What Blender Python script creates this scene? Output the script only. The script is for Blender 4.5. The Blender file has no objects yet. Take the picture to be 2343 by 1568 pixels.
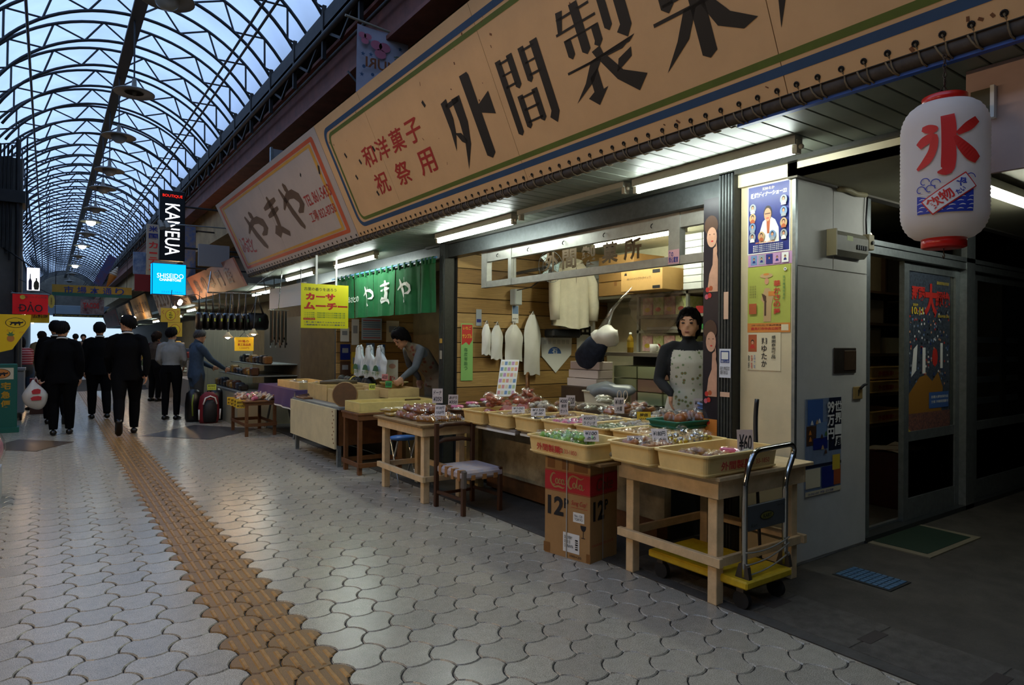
import bpy, bmesh, math, random
from mathutils import Vector, Matrix, Euler
random.seed(7)
S = 1.078            # model units to metres: the whole place is scaled once at the very end
PI = math.pi
scene = bpy.context.scene
C = scene.collection

# ---------------------------------------------------------------- camera
cam_d = bpy.data.cameras.new('camera'); cam = bpy.data.objects.new('camera', cam_d); C.objects.link(cam)
cam_d.sensor_width = 36.0; cam_d.sensor_fit = 'HORIZONTAL'; cam_d.lens = 1502.0/2343.0*36.0
cam_d.clip_start = 0.02; cam_d.clip_end = 400
_yaw, _pitch, _roll = math.radians(35.27), math.radians(0.14), math.radians(0.41)
_f = Vector((math.sin(_yaw)*math.cos(_pitch), math.cos(_yaw)*math.cos(_pitch), math.sin(_pitch)))
_r = Vector((math.cos(_yaw), -math.sin(_yaw), 0)); _u = _r.cross(_f)
_r2 = _r*math.cos(_roll)+_u*math.sin(_roll); _u2 = -_r*math.sin(_roll)+_u*math.cos(_roll)
_m = Matrix((( _r2.x, _u2.x, -_f.x), (_r2.y, _u2.y, -_f.y), (_r2.z, _u2.z, -_f.z)))
cam.rotation_euler = _m.to_euler(); cam.location = (0, 0, 1.28)
scene.camera = cam

# ---------------------------------------------------------------- sky and exposure
w = bpy.data.worlds.new('dusk_sky'); scene.world = w; w.use_nodes = True
nt = w.node_tree; nt.nodes.clear()
bg = nt.nodes.new('ShaderNodeBackground'); wo = nt.nodes.new('ShaderNodeOutputWorld')
bg.inputs[0].default_value = (0.51, 0.70, 1.0, 1); bg.inputs[1].default_value = 1.42
nt.links.new(bg.outputs[0], wo.inputs[0])
vs = scene.view_settings
scene.display_settings.display_device = 'sRGB'
vs.view_transform = 'Standard'; vs.look = 'None'; vs.gamma = 1.0; vs.exposure = 0.75; vs.use_curve_mapping = False

# ---------------------------------------------------------------- materials
def lin(c):
    if isinstance(c, str):
        c = c.lstrip('#'); c = [int(c[i:i+2], 16)/255 for i in (0, 2, 4)]
    return tuple(x/12.92 if x <= 0.04045 else ((x+0.055)/1.055)**2.4 for x in c[:3])
MATS = {}
def mat(name, col, rough=0.6, metal=0.0, spec=0.4, var=0.0, vscale=8.0, bump=0.0, bscale=60.0, col2=None, emit=0.0, stretch=None, alpha=None, coat=0.0):
    """principled material; var mixes in a second tone with noise, bump adds fine relief"""
    if name in MATS: return MATS[name]
    m = bpy.data.materials.new(name); m.use_nodes = True; t = m.node_tree; N = t.nodes; L = t.links
    b = N['Principled BSDF']; c = lin(col)
    b.inputs['Base Color'].default_value = (*c, 1); b.inputs['Roughness'].default_value = rough
    b.inputs['Metallic'].default_value = metal; b.inputs['Specular IOR Level'].default_value = spec
    if coat: b.inputs['Coat Weight'].default_value = coat; b.inputs['Coat Roughness'].default_value = 0.12
    if var or bump:
        tc = N.new('ShaderNodeTexCoord'); src = tc.outputs['Object']
        if stretch:
            mp = N.new('ShaderNodeMapping'); mp.inputs['Scale'].default_value = stretch; L.new(src, mp.inputs[0]); src = mp.outputs[0]
        if var:
            n = N.new('ShaderNodeTexNoise'); n.inputs['Scale'].default_value = vscale; n.inputs['Detail'].default_value = 5; n.inputs['Roughness'].default_value = 0.65
            L.new(src, n.inputs['Vector'])
            r = N.new('ShaderNodeValToRGB'); r.color_ramp.elements[0].position = 0.35; r.color_ramp.elements[1].position = 0.68
            c2 = lin(col2) if col2 else tuple(x*(1-var) for x in c)
            r.color_ramp.elements[0].color = (*c2, 1); r.color_ramp.elements[1].color = (*c, 1)
            L.new(n.outputs['Fac'], r.inputs[0]); L.new(r.outputs[0], b.inputs['Base Color'])
        if bump:
            n2 = N.new('ShaderNodeTexNoise'); n2.inputs['Scale'].default_value = bscale; n2.inputs['Detail'].default_value = 4
            L.new(src, n2.inputs['Vector'])
            bp = N.new('ShaderNodeBump'); bp.inputs['Strength'].default_value = bump; bp.inputs['Distance'].default_value = 0.01
            L.new(n2.outputs['Fac'], bp.inputs['Height']); L.new(bp.outputs[0], b.inputs['Normal'])
    if emit:
        b.inputs['Emission Color'].default_value = (*c, 1); b.inputs['Emission Strength'].default_value = emit
    MATS[name] = m; return m
def glow(name, col='#ffffff', k=1.0):
    if name in MATS: return MATS[name]
    m = bpy.data.materials.new(name); m.use_nodes = True; t = m.node_tree; t.nodes.clear()
    e = t.nodes.new('ShaderNodeEmission'); e.inputs[0].default_value = (*lin(col), 1); e.inputs[1].default_value = k
    o = t.nodes.new('ShaderNodeOutputMaterial'); t.links.new(e.outputs[0], o.inputs[0]); MATS[name] = m; return m
def translucent(name, col, tr=0.5, var=0.15, vscale=1.2, gloss=0.0):
    """thin sheet that lets light through diffusely"""
    if name in MATS: return MATS[name]
    m = bpy.data.materials.new(name); m.use_nodes = True; t = m.node_tree; t.nodes.clear(); N = t.nodes; L = t.links
    c = lin(col); tc = N.new('ShaderNodeTexCoord'); n = N.new('ShaderNodeTexNoise'); n.inputs['Scale'].default_value = vscale; n.inputs['Detail'].default_value = 4
    L.new(tc.outputs['Object'], n.inputs['Vector'])
    r = N.new('ShaderNodeValToRGB'); r.color_ramp.elements[0].position = 0.3; r.color_ramp.elements[1].position = 0.7
    r.color_ramp.elements[0].color = (*[x*(1-var) for x in c], 1); r.color_ramp.elements[1].color = (*c, 1); L.new(n.outputs['Fac'], r.inputs[0])
    a = N.new('ShaderNodeBsdfTranslucent'); d = N.new('ShaderNodeBsdfDiffuse'); L.new(r.outputs[0], a.inputs[0]); L.new(r.outputs[0], d.inputs[0])
    mx = N.new('ShaderNodeMixShader'); mx.inputs[0].default_value = tr; L.new(d.outputs[0], mx.inputs[1]); L.new(a.outputs[0], mx.inputs[2])
    o = N.new('ShaderNodeOutputMaterial'); L.new(mx.outputs[0], o.inputs[0]); MATS[name] = m; return m
def clear(name, col='#ffffff', gl=0.18, rough=0.05, tint=0.0):
    """thin clear film or pane: mostly see-through with a glossy reflection"""
    if name in MATS: return MATS[name]
    m = bpy.data.materials.new(name); m.use_nodes = True; t = m.node_tree; t.nodes.clear(); N = t.nodes; L = t.links
    tr = N.new('ShaderNodeBsdfTransparent'); tr.inputs[0].default_value = (*[1-tint*(1-x) for x in lin(col)], 1)
    g = N.new('ShaderNodeBsdfGlossy'); g.inputs['Roughness'].default_value = rough; g.inputs[0].default_value = (*lin(col), 1)
    lw = N.new('ShaderNodeLayerWeight'); lw.inputs[0].default_value = 0.5
    pw = N.new('ShaderNodeMath'); pw.operation = 'POWER'; pw.inputs[1].default_value = 4.0; L.new(lw.outputs['Facing'], pw.inputs[0])
    ad = N.new('ShaderNodeMath'); ad.operation = 'MULTIPLY_ADD'; ad.use_clamp = True; ad.inputs[1].default_value = 0.5; ad.inputs[2].default_value = gl; L.new(pw.outputs[0], ad.inputs[0])
    mx = N.new('ShaderNodeMixShader'); L.new(ad.outputs[0], mx.inputs[0]); L.new(tr.outputs[0], mx.inputs[1]); L.new(g.outputs[0], mx.inputs[2])
    o = N.new('ShaderNodeOutputMaterial'); L.new(mx.outputs[0], o.inputs[0]); MATS[name] = m; return m

# ---------------------------------------------------------------- scene graph helpers
def wloc(o):
    v = Vector((0, 0, 0))
    while o is not None: v += o.location; o = o.parent
    return v
def tag(o, label=None, cat=None, group=None, kind=None):
    if label: o['label'] = label
    if cat: o['category'] = cat
    if group: o['group'] = group
    if kind: o['kind'] = kind
    return o
def thing(name, label, cat, loc=(0, 0, 0), group=None, rz=0.0):
    o = bpy.data.objects.new(name, None); o.empty_display_size = 0.1; C.objects.link(o)
    o.location = loc; o.rotation_euler = (0, 0, rz)
    return tag(o, label, cat, group)
KIDS = {}
def kids(o): return KIDS.get(o.name, [])
def copy_tree(o, loc=None, rz=None, parent=None, label=None, group=None):
    c = o.copy(); C.objects.link(c); c.parent = parent
    if parent is not None: KIDS.setdefault(parent.name, []).append(c)
    if loc is not None: c.location = loc
    if rz is not None: c.rotation_euler = (0, 0, rz)
    if label: c['label'] = label
    if group: c['group'] = group
    for ch in list(kids(o)): copy_tree(ch, parent=c)
    return c

def frame_of(d):
    d = Vector(d).normalized(); up = Vector((0, 0, 1)) if abs(d.z) < 0.95 else Vector((1, 0, 0))
    a = d.cross(up).normalized(); b = a.cross(d).normalized(); return a, b
class MB:
    """collects shapes; build() links them as one mesh object"""
    def __init__(self): self.v = []; self.f = []; self.sm = []
    def add(self, vs, fs, smooth=False):
        o = len(self.v); self.v += [Vector(p) for p in vs]; self.f += [tuple(i+o for i in q) for q in fs]; self.sm += [smooth]*len(fs); return self
    def box(self, x0, x1, y0, y1, z0, z1, bev=0.0):
        if x0 > x1: x0, x1 = x1, x0
        if y0 > y1: y0, y1 = y1, y0
        if z0 > z1: z0, z1 = z1, z0
        if bev <= 0:
            return self.add([(x0,y0,z0),(x1,y0,z0),(x1,y1,z0),(x0,y1,z0),(x0,y0,z1),(x1,y0,z1),(x1,y1,z1),(x0,y1,z1)],
                            [(3,2,1,0),(4,5,6,7),(0,1,5,4),(1,2,6,5),(2,3,7,6),(3,0,4,7)])
        b = min(bev, (x1-x0)/2.01, (y1-y0)/2.01, (z1-z0)/2.01)
        def ring(d, z): return [(x0+d+(b if d == 0 else 0)*0, y0+d, z), (x1-d, y0+d, z), (x1-d, y1-d, z), (x0+d, y1-d, z)]
        def oct_(d, z):
            return [(x0+b, y0+d, z), (x1-b, y0+d, z), (x1-d, y0+b, z), (x1-d, y1-b, z), (x1-b, y1-d, z), (x0+b, y1-d, z), (x0+d, y1-b, z), (x0+d, y0+b, z)]
        vs = ring(b, z0) + oct_(0, z0+b) + oct_(0, z1-b) + ring(b, z1)
        fs = [(3,2,1,0), (20,21,22,23)]
        for i in range(8):
            j = (i+1) % 8; fs.append((4+i, 4+j, 12+j, 12+i))
        for k in range(4):
            a, a2 = k, (k+1) % 4; o0, o1 = 4+2*k, 4+2*k+1; o2 = 4+(2*k+2) % 8
            fs.append((a, a2, o1, o0)); fs.append((a2, o2, o1))
            t, t2 = 20+k, 20+(k+1) % 4; p0, p1 = 12+2*k, 12+2*k+1; p2 = 12+(2*k+2) % 8
            fs.append((p0, p1, t2, t)); fs.append((p1, p2, t2))
        return self.add(vs, fs)
    def obox(self, c, ax, ay, az):
        """box from centre and three half-extent vectors"""
        c, ax, ay, az = map(Vector, (c, ax, ay, az)); vs = []
        for sz in (-1, 1):
            for sx, sy in ((-1,-1),(1,-1),(1,1),(-1,1)): vs.append(c+ax*sx+ay*sy+az*sz)
        return self.add(vs, [(3,2,1,0),(4,5,6,7),(0,1,5,4),(1,2,6,5),(2,3,7,6),(3,0,4,7)])
    def bar(self, p0, p1, w, h=None):
        h = h or w; p0, p1 = Vector(p0), Vector(p1); a, b = frame_of(p1-p0)
        return self.obox((p0+p1)/2, a*w/2, b*h/2, (p1-p0)/2)
    def cyl(self, p0, p1, r0, r1=None, n=10, cap=True, smooth=True):
        r1 = r0 if r1 is None else r1; p0, p1 = Vector(p0), Vector(p1); a, b = frame_of(p1-p0); vs = []
        for p, r in ((p0, r0), (p1, r1)):
            for i in range(n): t = 2*PI*i/n; vs.append(p+a*(r*math.cos(t))+b*(r*math.sin(t)))
        self.add(vs, [(i, (i+1) % n, n+(i+1) % n, n+i) for i in range(n)], smooth)
        if cap:
            self.add(vs[:n], [tuple(range(n-1, -1, -1))]); self.add(vs[n:], [tuple(range(n))])
        return self
    def tube(self, pts, r, n=6, closed=False):
        pts = [Vector(p) for p in pts]; m = len(pts); vs = []; prev = None
        rs = r if isinstance(r, (list, tuple)) else [r]*m
        for i, p in enumerate(pts):
            if closed: d = pts[(i+1) % m]-pts[i-1]
            else: d = pts[min(i+1, m-1)]-pts[max(i-1, 0)]
            a, b = frame_of(d)
            if prev is not None:
                dn = d.normalized(); a = (prev-dn*prev.dot(dn))
                a = a.normalized() if a.length > 1e-6 else frame_of(d)[0]; b = a.cross(dn)
            prev = a
            for k in range(n): t = 2*PI*k/n; vs.append(p+a*(rs[i]*math.cos(t))+b*(rs[i]*math.sin(t)))
        fs = []; R = m if closed else m-1
        for i in range(R):
            j = (i+1) % m
            for k in range(n): fs.append((i*n+k, i*n+(k+1) % n, j*n+(k+1) % n, j*n+k))
        if not closed: fs.append(tuple(range(n-1, -1, -1))); fs.append(tuple((m-1)*n+k for k in range(n)))
        return self.add(vs, fs, True)
    def lathe(self, prof, c=(0, 0, 0), n=20, a0=0.0, a1=2*PI):
        c = Vector(c); vs = []; full = abs(a1-a0-2*PI) < 1e-6; m = n if full else n+1
        for r, z in prof:
            for i in range(m): t = a0+(a1-a0)*i/n; vs.append(c+Vector((r*math.cos(t), r*math.sin(t), z)))
        fs = []
        for j in range(len(prof)-1):
            for i in range(n): k = (i+1) % m; fs.append((j*m+i, j*m+k, (j+1)*m+k, (j+1)*m+i))
        return self.add(vs, fs, True)
    def ball(self, c, rx, ry=None, rz=None, n=12, m=8, rot=None):
        ry = ry or rx; rz = rz or rx; c = Vector(c); vs = []; fs = []
        R = rot or Matrix.Identity(3)
        for j in range(1, m):
            p = PI*j/m
            for i in range(n): t = 2*PI*i/n; vs.append(c+R@Vector((rx*math.sin(p)*math.cos(t), ry*math.sin(p)*math.sin(t), rz*math.cos(p))))
        vs.append(c+R@Vector((0, 0, rz))); vs.append(c-R@Vector((0, 0, rz))); T = len(vs)-2; B = T+1
        for i in range(n):
            k = (i+1) % n; fs.append((T, i, k)); fs.append((B, (m-2)*n+k, (m-2)*n+i))
            for j in range(m-2): fs.append((j*n+i, (j+1)*n+i, (j+1)*n+k, j*n+k))
        return self.add(vs, fs, True)
    def poly(self, pts, thick=None):
        """flat polygon (n-gon); thick: vector to extrude by"""
        pts = [Vector(p) for p in pts]; n = len(pts)
        if thick is None: return self.add(pts, [tuple(range(n))])
        t = Vector(thick); self.add(pts+[p+t for p in pts], [tuple(range(n-1, -1, -1)), tuple(range(n, 2*n))]+[(i, (i+1) % n, n+(i+1) % n, n+i) for i in range(n)])
        return self
    def grid(self, fn, nu, nv, smooth=True, flip=False):
        vs = [fn(i/nu, j/nv) for j in range(nv+1) for i in range(nu+1)]; W = nu+1
        fs = [(j*W+i, j*W+i+1, (j+1)*W+i+1, (j+1)*W+i) for j in range(nv) for i in range(nu)]
        if flip: fs = [q[::-1] for q in fs]
        return self.add(vs, fs, smooth)
    def xf(self, M):
        self.v = [M @ p for p in self.v]; return self
    def mesh(self, name, material=None, off=None):
        me = bpy.data.meshes.new(name); o = off or Vector((0, 0, 0))
        me.from_pydata([tuple(p-o) for p in self.v], [], self.f)
        me.polygons.foreach_set('use_smooth', self.sm); me.update()
        if material: me.materials.append(material)
        return me
    def build(self, name, material=None, parent=None, origin=None, local=False):
        """coordinates are world coordinates unless local; the mesh is re-centred on its own origin"""
        pw = wloc(parent) if (parent is not None and not local) else Vector((0, 0, 0))
        if origin is None:
            if parent is None and self.v:
                xs = [p.x for p in self.v]; ys = [p.y for p in self.v]; origin = Vector(((min(xs)+max(xs))/2, (min(ys)+max(ys))/2, min(p.z for p in self.v)))
            else: origin = pw
        origin = Vector(origin)
        ob = bpy.data.objects.new(name, self.mesh(name, material, origin)); C.objects.link(ob)
        ob.parent = parent; ob.location = origin-pw
        if parent is not None: KIDS.setdefault(parent.name, []).append(ob)
        return ob
def struct(name, mb, m, parent=None):
    o = mb.build(name, m, parent)
    if parent is None: o['kind'] = 'structure'
    return o
def solidify(ob, t, off=-1.0):
    md = ob.modifiers.new('thickness', 'SOLIDIFY'); md.thickness = t; md.offset = off; return ob

# ---- lettering: font outlines turned into flat mesh, fitted into a w x h rectangle
_FC = {}
def glyphs(s, weight=0.0, shear=0.0):
    key = (s, weight, shear)
    if key in _FC: return _FC[key]
    cu = bpy.data.curves.new('lettering', 'FONT'); cu.body = s; cu.size = 1.0; cu.offset = weight; cu.shear = shear
    cu.resolution_u = 3; cu.space_line = 0.95
    ob = bpy.data.objects.new('lettering', cu)
    me = bpy.data.meshes.new_from_object(ob)
    vs = [v.co.copy() for v in me.vertices]; fs = [tuple(p.vertices) for p in me.polygons]
    bpy.data.objects.remove(ob); bpy.data.curves.remove(cu); bpy.data.meshes.remove(me)
    if vs:
        x0 = min(v.x for v in vs); x1 = max(v.x for v in vs); y0 = min(v.y for v in vs); y1 = max(v.y for v in vs)
        vs = [Vector(((v.x-(x0+x1)/2)/max(x1-x0, 1e-6), (v.y-(y0+y1)/2)/max(y1-y0, 1e-6), 0)) for v in vs]
        asp = (x1-x0)/max(y1-y0, 1e-6)
    else: asp = 1
    _FC[key] = (vs, fs, asp); return _FC[key]
def text(s, c, right, up, w, h, m, parent, name='lettering', weight=0.0, shear=0.0, lift=0.0015, warp=None):
    """c centre, right/up unit directions in world space; w or h may be None to keep the aspect"""
    vs, fs, asp = glyphs(s, weight, shear); right, up, c = Vector(right).normalized(), Vector(up).normalized(), Vector(c)
    if w is None: w = h*asp
    if h is None: h = w/asp
    n = right.cross(up).normalized(); mb = MB()
    pts = [c+right*(v.x*w)+up*(v.y*h)+n*lift for v in vs]
    if warp: pts = [warp(v.x*w, v.y*h) for v in vs]
    mb.add(pts, fs)
    return mb.build(name, m, parent)
def decal(c, right, up, w, h, m, parent, name='print', lift=0.001, pts=None, rnd=0.0):
    """flat printed shape lying on a surface; pts are 2-D points in -1..1"""
    right, up, c = Vector(right).normalized(), Vector(up).normalized(), Vector(c); n = right.cross(up).normalized()
    if pts is None:
        if rnd > 0:
            pts = []
            for cx, cy, a in ((1,1,0), (-1,1,1), (-1,-1,2), (1,-1,3)):
                for k in range(4):
                    t = (a+k/3)*PI/2; pts.append((cx*(1-2*rnd/w)+2*rnd/w*math.cos(t), cy*(1-2*rnd/h)+2*rnd/h*math.sin(t)))
        else: pts = [(-1,-1),(1,-1),(1,1),(-1,1)]
    return MB().poly([c+right*(x*w/2)+up*(y*h/2)+n*lift for x, y in pts]).build(name, m, parent)
def circ(n=20, a=1.0, b=1.0, cx=0.0, cy=0.0): return [(cx+a*math.cos(2*PI*i/n), cy+b*math.sin(2*PI*i/n)) for i in range(n)]
AWAY = Vector((0, -1, 0)); UP = Vector((0, 0, 1)); XP = Vector((1, 0, 0))
# surfaces facing the walkway (normal -x): right = AWAY, up = UP; surfaces facing the camera along -y: right = XP, up = UP
# ================================================================ THE PLACE: floor, walls, roof
M_joint = mat('tile_joint', '#26211b', 0.9, var=0.4, vscale=30)
def tile_mat(name, a, b, rough):
    """glazed stone tile: speckle inside each tile, tone drifting from tile to tile with the place on the floor"""
    m = bpy.data.materials.new(name); m.use_nodes = True; t = m.node_tree; N = t.nodes; L = t.links; bs = N['Principled BSDF']
    ge = N.new('ShaderNodeNewGeometry')
    n1 = N.new('ShaderNodeTexNoise'); n1.inputs['Scale'].default_value = 260; n1.inputs['Detail'].default_value = 3; L.new(ge.outputs['Position'], n1.inputs['Vector'])
    n2 = N.new('ShaderNodeTexNoise'); n2.inputs['Scale'].default_value = 22; n2.inputs['Detail'].default_value = 4; L.new(ge.outputs['Position'], n2.inputs['Vector'])
    r1 = N.new('ShaderNodeValToRGB'); r1.color_ramp.elements[0].position = 0.38; r1.color_ramp.elements[1].position = 0.6
    r1.color_ramp.elements[0].color = (*lin(b), 1); r1.color_ramp.elements[1].color = (*lin(a), 1); L.new(n1.outputs['Fac'], r1.inputs[0])
    mx = N.new('ShaderNodeMix'); mx.data_type = 'RGBA'; mx.blend_type = 'MULTIPLY'; mx.inputs[0].default_value = 1.0
    r2 = N.new('ShaderNodeValToRGB'); r2.color_ramp.elements[0].position = 0.2; r2.color_ramp.elements[1].position = 0.8
    r2.color_ramp.elements[0].color = (0.80, 0.80, 0.79, 1); r2.color_ramp.elements[1].color = (1, 1, 1, 1); L.new(n2.outputs['Fac'], r2.inputs[0])
    oi = N.new('ShaderNodeObjectInfo'); orr = N.new('ShaderNodeMapRange'); orr.inputs[3].default_value = 0.86; orr.inputs[4].default_value = 1.06; L.new(oi.outputs['Random'], orr.inputs[0]); sc_n = N.new('ShaderNodeVectorMath'); sc_n.operation = 'SCALE'; L.new(r1.outputs[0], sc_n.inputs[0]); L.new(orr.outputs[0], sc_n.inputs['Scale'])
    L.new(sc_n.outputs[0], mx.inputs[6]); L.new(r2.outputs[0], mx.inputs[7]); L.new(mx.outputs[2], bs.inputs['Base Color'])
    rr = N.new('ShaderNodeMapRange'); rr.inputs[3].default_value = rough; rr.inputs[4].default_value = rough+0.10; L.new(n2.outputs['Fac'], rr.inputs[0]); L.new(rr.outputs[0], bs.inputs['Roughness'])
    bp = N.new('ShaderNodeBump'); bp.inputs['Strength'].default_value = 0.12; bp.inputs['Distance'].default_value = 0.004; L.new(n1.outputs['Fac'], bp.inputs['Height']); L.new(bp.outputs[0], bs.inputs['Normal'])
    bs.inputs['Specular IOR Level'].default_value = 0.5; MATS[name] = m; return m
M_tile = tile_mat('pale_tile', '#b6ae9c', '#857e70', 0.16)
M_ytile = tile_mat('ochre_tile', '#8d6832', '#684a22', 0.35)
M_yrib = mat('ochre_rib', '#a3773a', 0.4, var=0.35, vscale=40)
M_far = mat('pale_tile_far', '#aaa497', 0.35, var=0.25, vscale=6)
M_conc = mat('dark_concrete', '#4b463e', 0.78, var=0.45, vscale=5, bump=0.5, bscale=120)
M_conc2 = mat('worn_concrete', '#57524a', 0.75, var=0.5, vscale=14, bump=0.6, bscale=150)

floor = struct('floor', MB().box(-2.4, 2.70, -3.0, 26.0, -0.12, -0.006), M_joint)
tag(floor, 'walkway of pale interlocking tiles with an ochre guide strip')
struct('floor_far', MB().box(-2.4, 2.70, 26.0, 58.0, -0.12, 0.0), M_far)
# -- interlocking tile: hexagon lattice whose six sides bow out and in by turns
TA, TH, SAG = 0.115, 0.194, 0.0165; TX = 0.1725
def tile_outline(gap, seg=4):
    h = TH/2; e = (TX-TA)
    P6 = [(0, 0), (TA, 0), (TA+e, -h), (TA, -2*h), (0, -2*h), (-e, -h)]
    out = [False, True, False, True, False, True]   # top in, upper right out, lower right in, bottom out, lower left in, upper left out
    pts = []
    for k in range(6):
        a = Vector(P6[k]); b = Vector(P6[(k+1) % 6]); d = b-a; n = Vector((-d.y, d.x)).normalized()   # outward for clockwise order
        s = SAG if out[k] else -SAG
        for i in range(seg):
            t = i/seg; pts.append(a+d*t+n*(s*4*t*(1-t)))
    c = Vector((TA/2, -h)); m = len(pts); res = []
    for i, p in enumerate(pts):                      # inset for the joint
        tn = pts[(i+1) % m]-pts[i-1]; nn = Vector((tn.y, -tn.x)).normalized()
        if i % seg == 0: nn = (c-p).normalized()*1.15
        res.append(p+nn*gap)
    return [p-c for p in res]
_o0 = tile_outline(0.0026); _o1 = tile_outline(0.0066); _n = len(_o0)
def tile_geo(z=0.0):
    vs = [(p.x, p.y, z) for p in _o1]+[(p.x, p.y, z-0.0055) for p in _o0]
    fs = [tuple(range(_n-1, -1, -1))]+[(i, (i+1) % _n, _n+(i+1) % _n, _n+i) for i in range(_n)]
    return vs, fs
def mesh_of(name, vs, fs, m):
    me = bpy.data.meshes.new(name); me.from_pydata([tuple(v) for v in vs], [], fs); me.update(); me.materials.append(m); return me
tv, tf = tile_geo(); ME_tile = mesh_of('paving_tile', tv, tf, M_tile); ME_yt = mesh_of('guide_tile', tv, tf, M_ytile)
# three raised bars on a guide tile
rb = MB()
for bx, yy in ((-0.060, 0.050), (-0.016, 0.086), (0.028, 0.086), (0.071, 0.040)):
    hw = 0.0105
    for (y0, y1) in ((-yy, yy),):
        rb.add([(bx-hw, y0, 0), (bx+hw, y0, 0), (bx+hw, y1, 0), (bx-hw, y1, 0), (bx-hw*0.55, y0+0.006, 0.0045), (bx+hw*0.55, y0+0.006, 0.0045), (bx+hw*0.55, y1-0.006, 0.0045), (bx-hw*0.55, y1-0.006, 0.0045)],
               [(4,5,6,7),(0,1,5,4),(1,2,6,5),(2,3,7,6),(3,0,4,7)])
ME_rib = rb.mesh('guide_bars', M_yrib)
cells = []
for ci in range(-13, 13):
    cx = 0.65+TA/2+ci*TX; off = (2.839-TH/2-ci*TH/2) % TH
    for ri in range(-8, 104):
        cy = off+ri*TH
        if cx+0.04 > 2.70-0.075: continue
        if (-1.2 < cy < 20.0 and cx > -0.06*cy-0.35) or (-1.2 < cy < 7 and cx > -1.5): cells.append((cx, cy, ci in (0, 1)))
def seen(c):
    x, y, _ = c; dx, dy = x-0, y-0; dep = dx*_f.x+dy*_f.y; lat = dx*_r.x+dy*_r.y
    return dep > 0.3 and abs(lat/dep) < 0.80 and 1.28/dep < 0.545
ysel = sorted([c for c in cells if c[2]], key=lambda c: c[0]**2+c[1]**2); wsel = sorted([c for c in cells if not c[2]], key=lambda c: c[0]**2+c[1]**2)
yone = set([c for c in ysel if seen(c)][:80]); wone = set([c for c in wsel if seen(c)][:290])
stuffw, stuffy, stuffr = MB(), MB(), MB()
for c in cells:
    x, y, ye = c
    if c in yone or c in wone:
        o = bpy.data.objects.new('paving_tile' if not ye else 'guide_tile', ME_yt if ye else ME_tile); C.objects.link(o); o.parent = floor
        o.location = Vector((x, y, random.uniform(-0.0008, 0.0006)))-floor.location
        if ye:
            r_ = bpy.data.objects.new('guide_bars', ME_rib); C.objects.link(r_); r_.parent = o
    else:
        z = random.uniform(-0.0008, 0.0006); (stuffy if ye else stuffw).add([(x+a, y+b, d+z) for a, b, d in tv], tf)
        if ye: stuffr.add([(x+p.x, y+p.y, p.z+z) for p in rb.v], rb.f)
tag(stuffw.build('distant_tiles', M_tile, floor), kind='stuff'); tag(stuffy.build('distant_guide_tiles', M_ytile, floor), kind='stuff'); tag(stuffr.build('distant_guide_bars', M_yrib, floor), kind='stuff')
# cut tiles along the kerb: straight outer edge
edge = MB()
for ci in (11, 12):
    ce = 0.65+TA/2+ci*TX; off = (2.839-TH/2-ci*TH/2) % TH
    for ri in range(-6, 100):
        cy = off+ri*TH
        vs = [(min(ce+p.x, 2.697), cy+p.y, 0) for p in _o1]+[(min(ce+p.x, 2.699), cy+p.y, -0.0055) for p in _o0]
        if cy < 6.5 and ci == 11: MB().add(vs, tf).build('cut_tile', M_tile, floor)
        else: edge.add(vs, tf)
tag(edge.build('distant_cut_tiles', M_tile, floor), kind='stuff')
# dark diamond rugs of inlaid stone far down the walkway
M_inlay = mat('dark_inlay', '#3d3b3c', 0.35, var=0.3, vscale=20)
tag(MB().poly([(1.05, 10.15, 0.0035), (1.75, 9.3, 0.0035), (2.55, 10.1, 0.0035), (1.85, 11.05, 0.0035)], (0, 0, -0.004)).build('inlay_diamond', M_inlay, floor), 'dark stone diamond set into the pale paving')
tag(MB().poly([(-0.62, 9.9, 0.0035), (-0.1, 9.35, 0.0035), (0.28, 10.0, 0.0035), (-0.3, 10.6, 0.0035)], (0, 0, -0.004)).build('inlay_diamond', mat('brown_inlay', '#57493c', 0.35, var=0.3, vscale=20), floor))

# -- concrete apron in front of the shops and in the side passage
apron = struct('floor_concrete', MB().box(2.70, 9.5, -4.0, 58.0, -0.12, 0.0), M_conc)
MB().box(2.70, 2.775, -3.0, 20.0, -0.02, 0.004).build('kerb_strip', mat('kerb_grey', '#47443f', 0.7, var=0.35, vscale=10, bump=0.4), apron)
yy = 1.90+0.462*2
for k in range(7):                                       # gutter slabs with lifting slots
    y1 = yy-0.462*k; y0 = y1-0.455
    MB().box(2.785, 3.15, y0, y1, -0.02, 0.003, 0.002).build('gutter_slab', M_conc2, apron)
    MB().box(2.89, 3.05, y1-0.03, y1+0.028, -0.01, 0.0045).build('lifting_slot', mat('slot_dark', '#3a332e', 0.9), apron)
dc = struct('drain_cover', MB().box(3.60, 3.83, 1.652, 1.965, -0.02, 0.005), mat('drain_frame', '#1c2022', 0.6)); dc['label'] = 'blue grated drain cover set in the concrete passage'
for i in range(6):
    for j in range(9):
        MB().box(3.615+i*0.0345, 3.615+i*0.0345+0.028, 1.667+j*0.0325, 1.667+j*0.0325+0.026, 0.003, 0.008).build('grate_stud', mat('drain_blue', '#3d5f7d', 0.55), dc)

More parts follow.
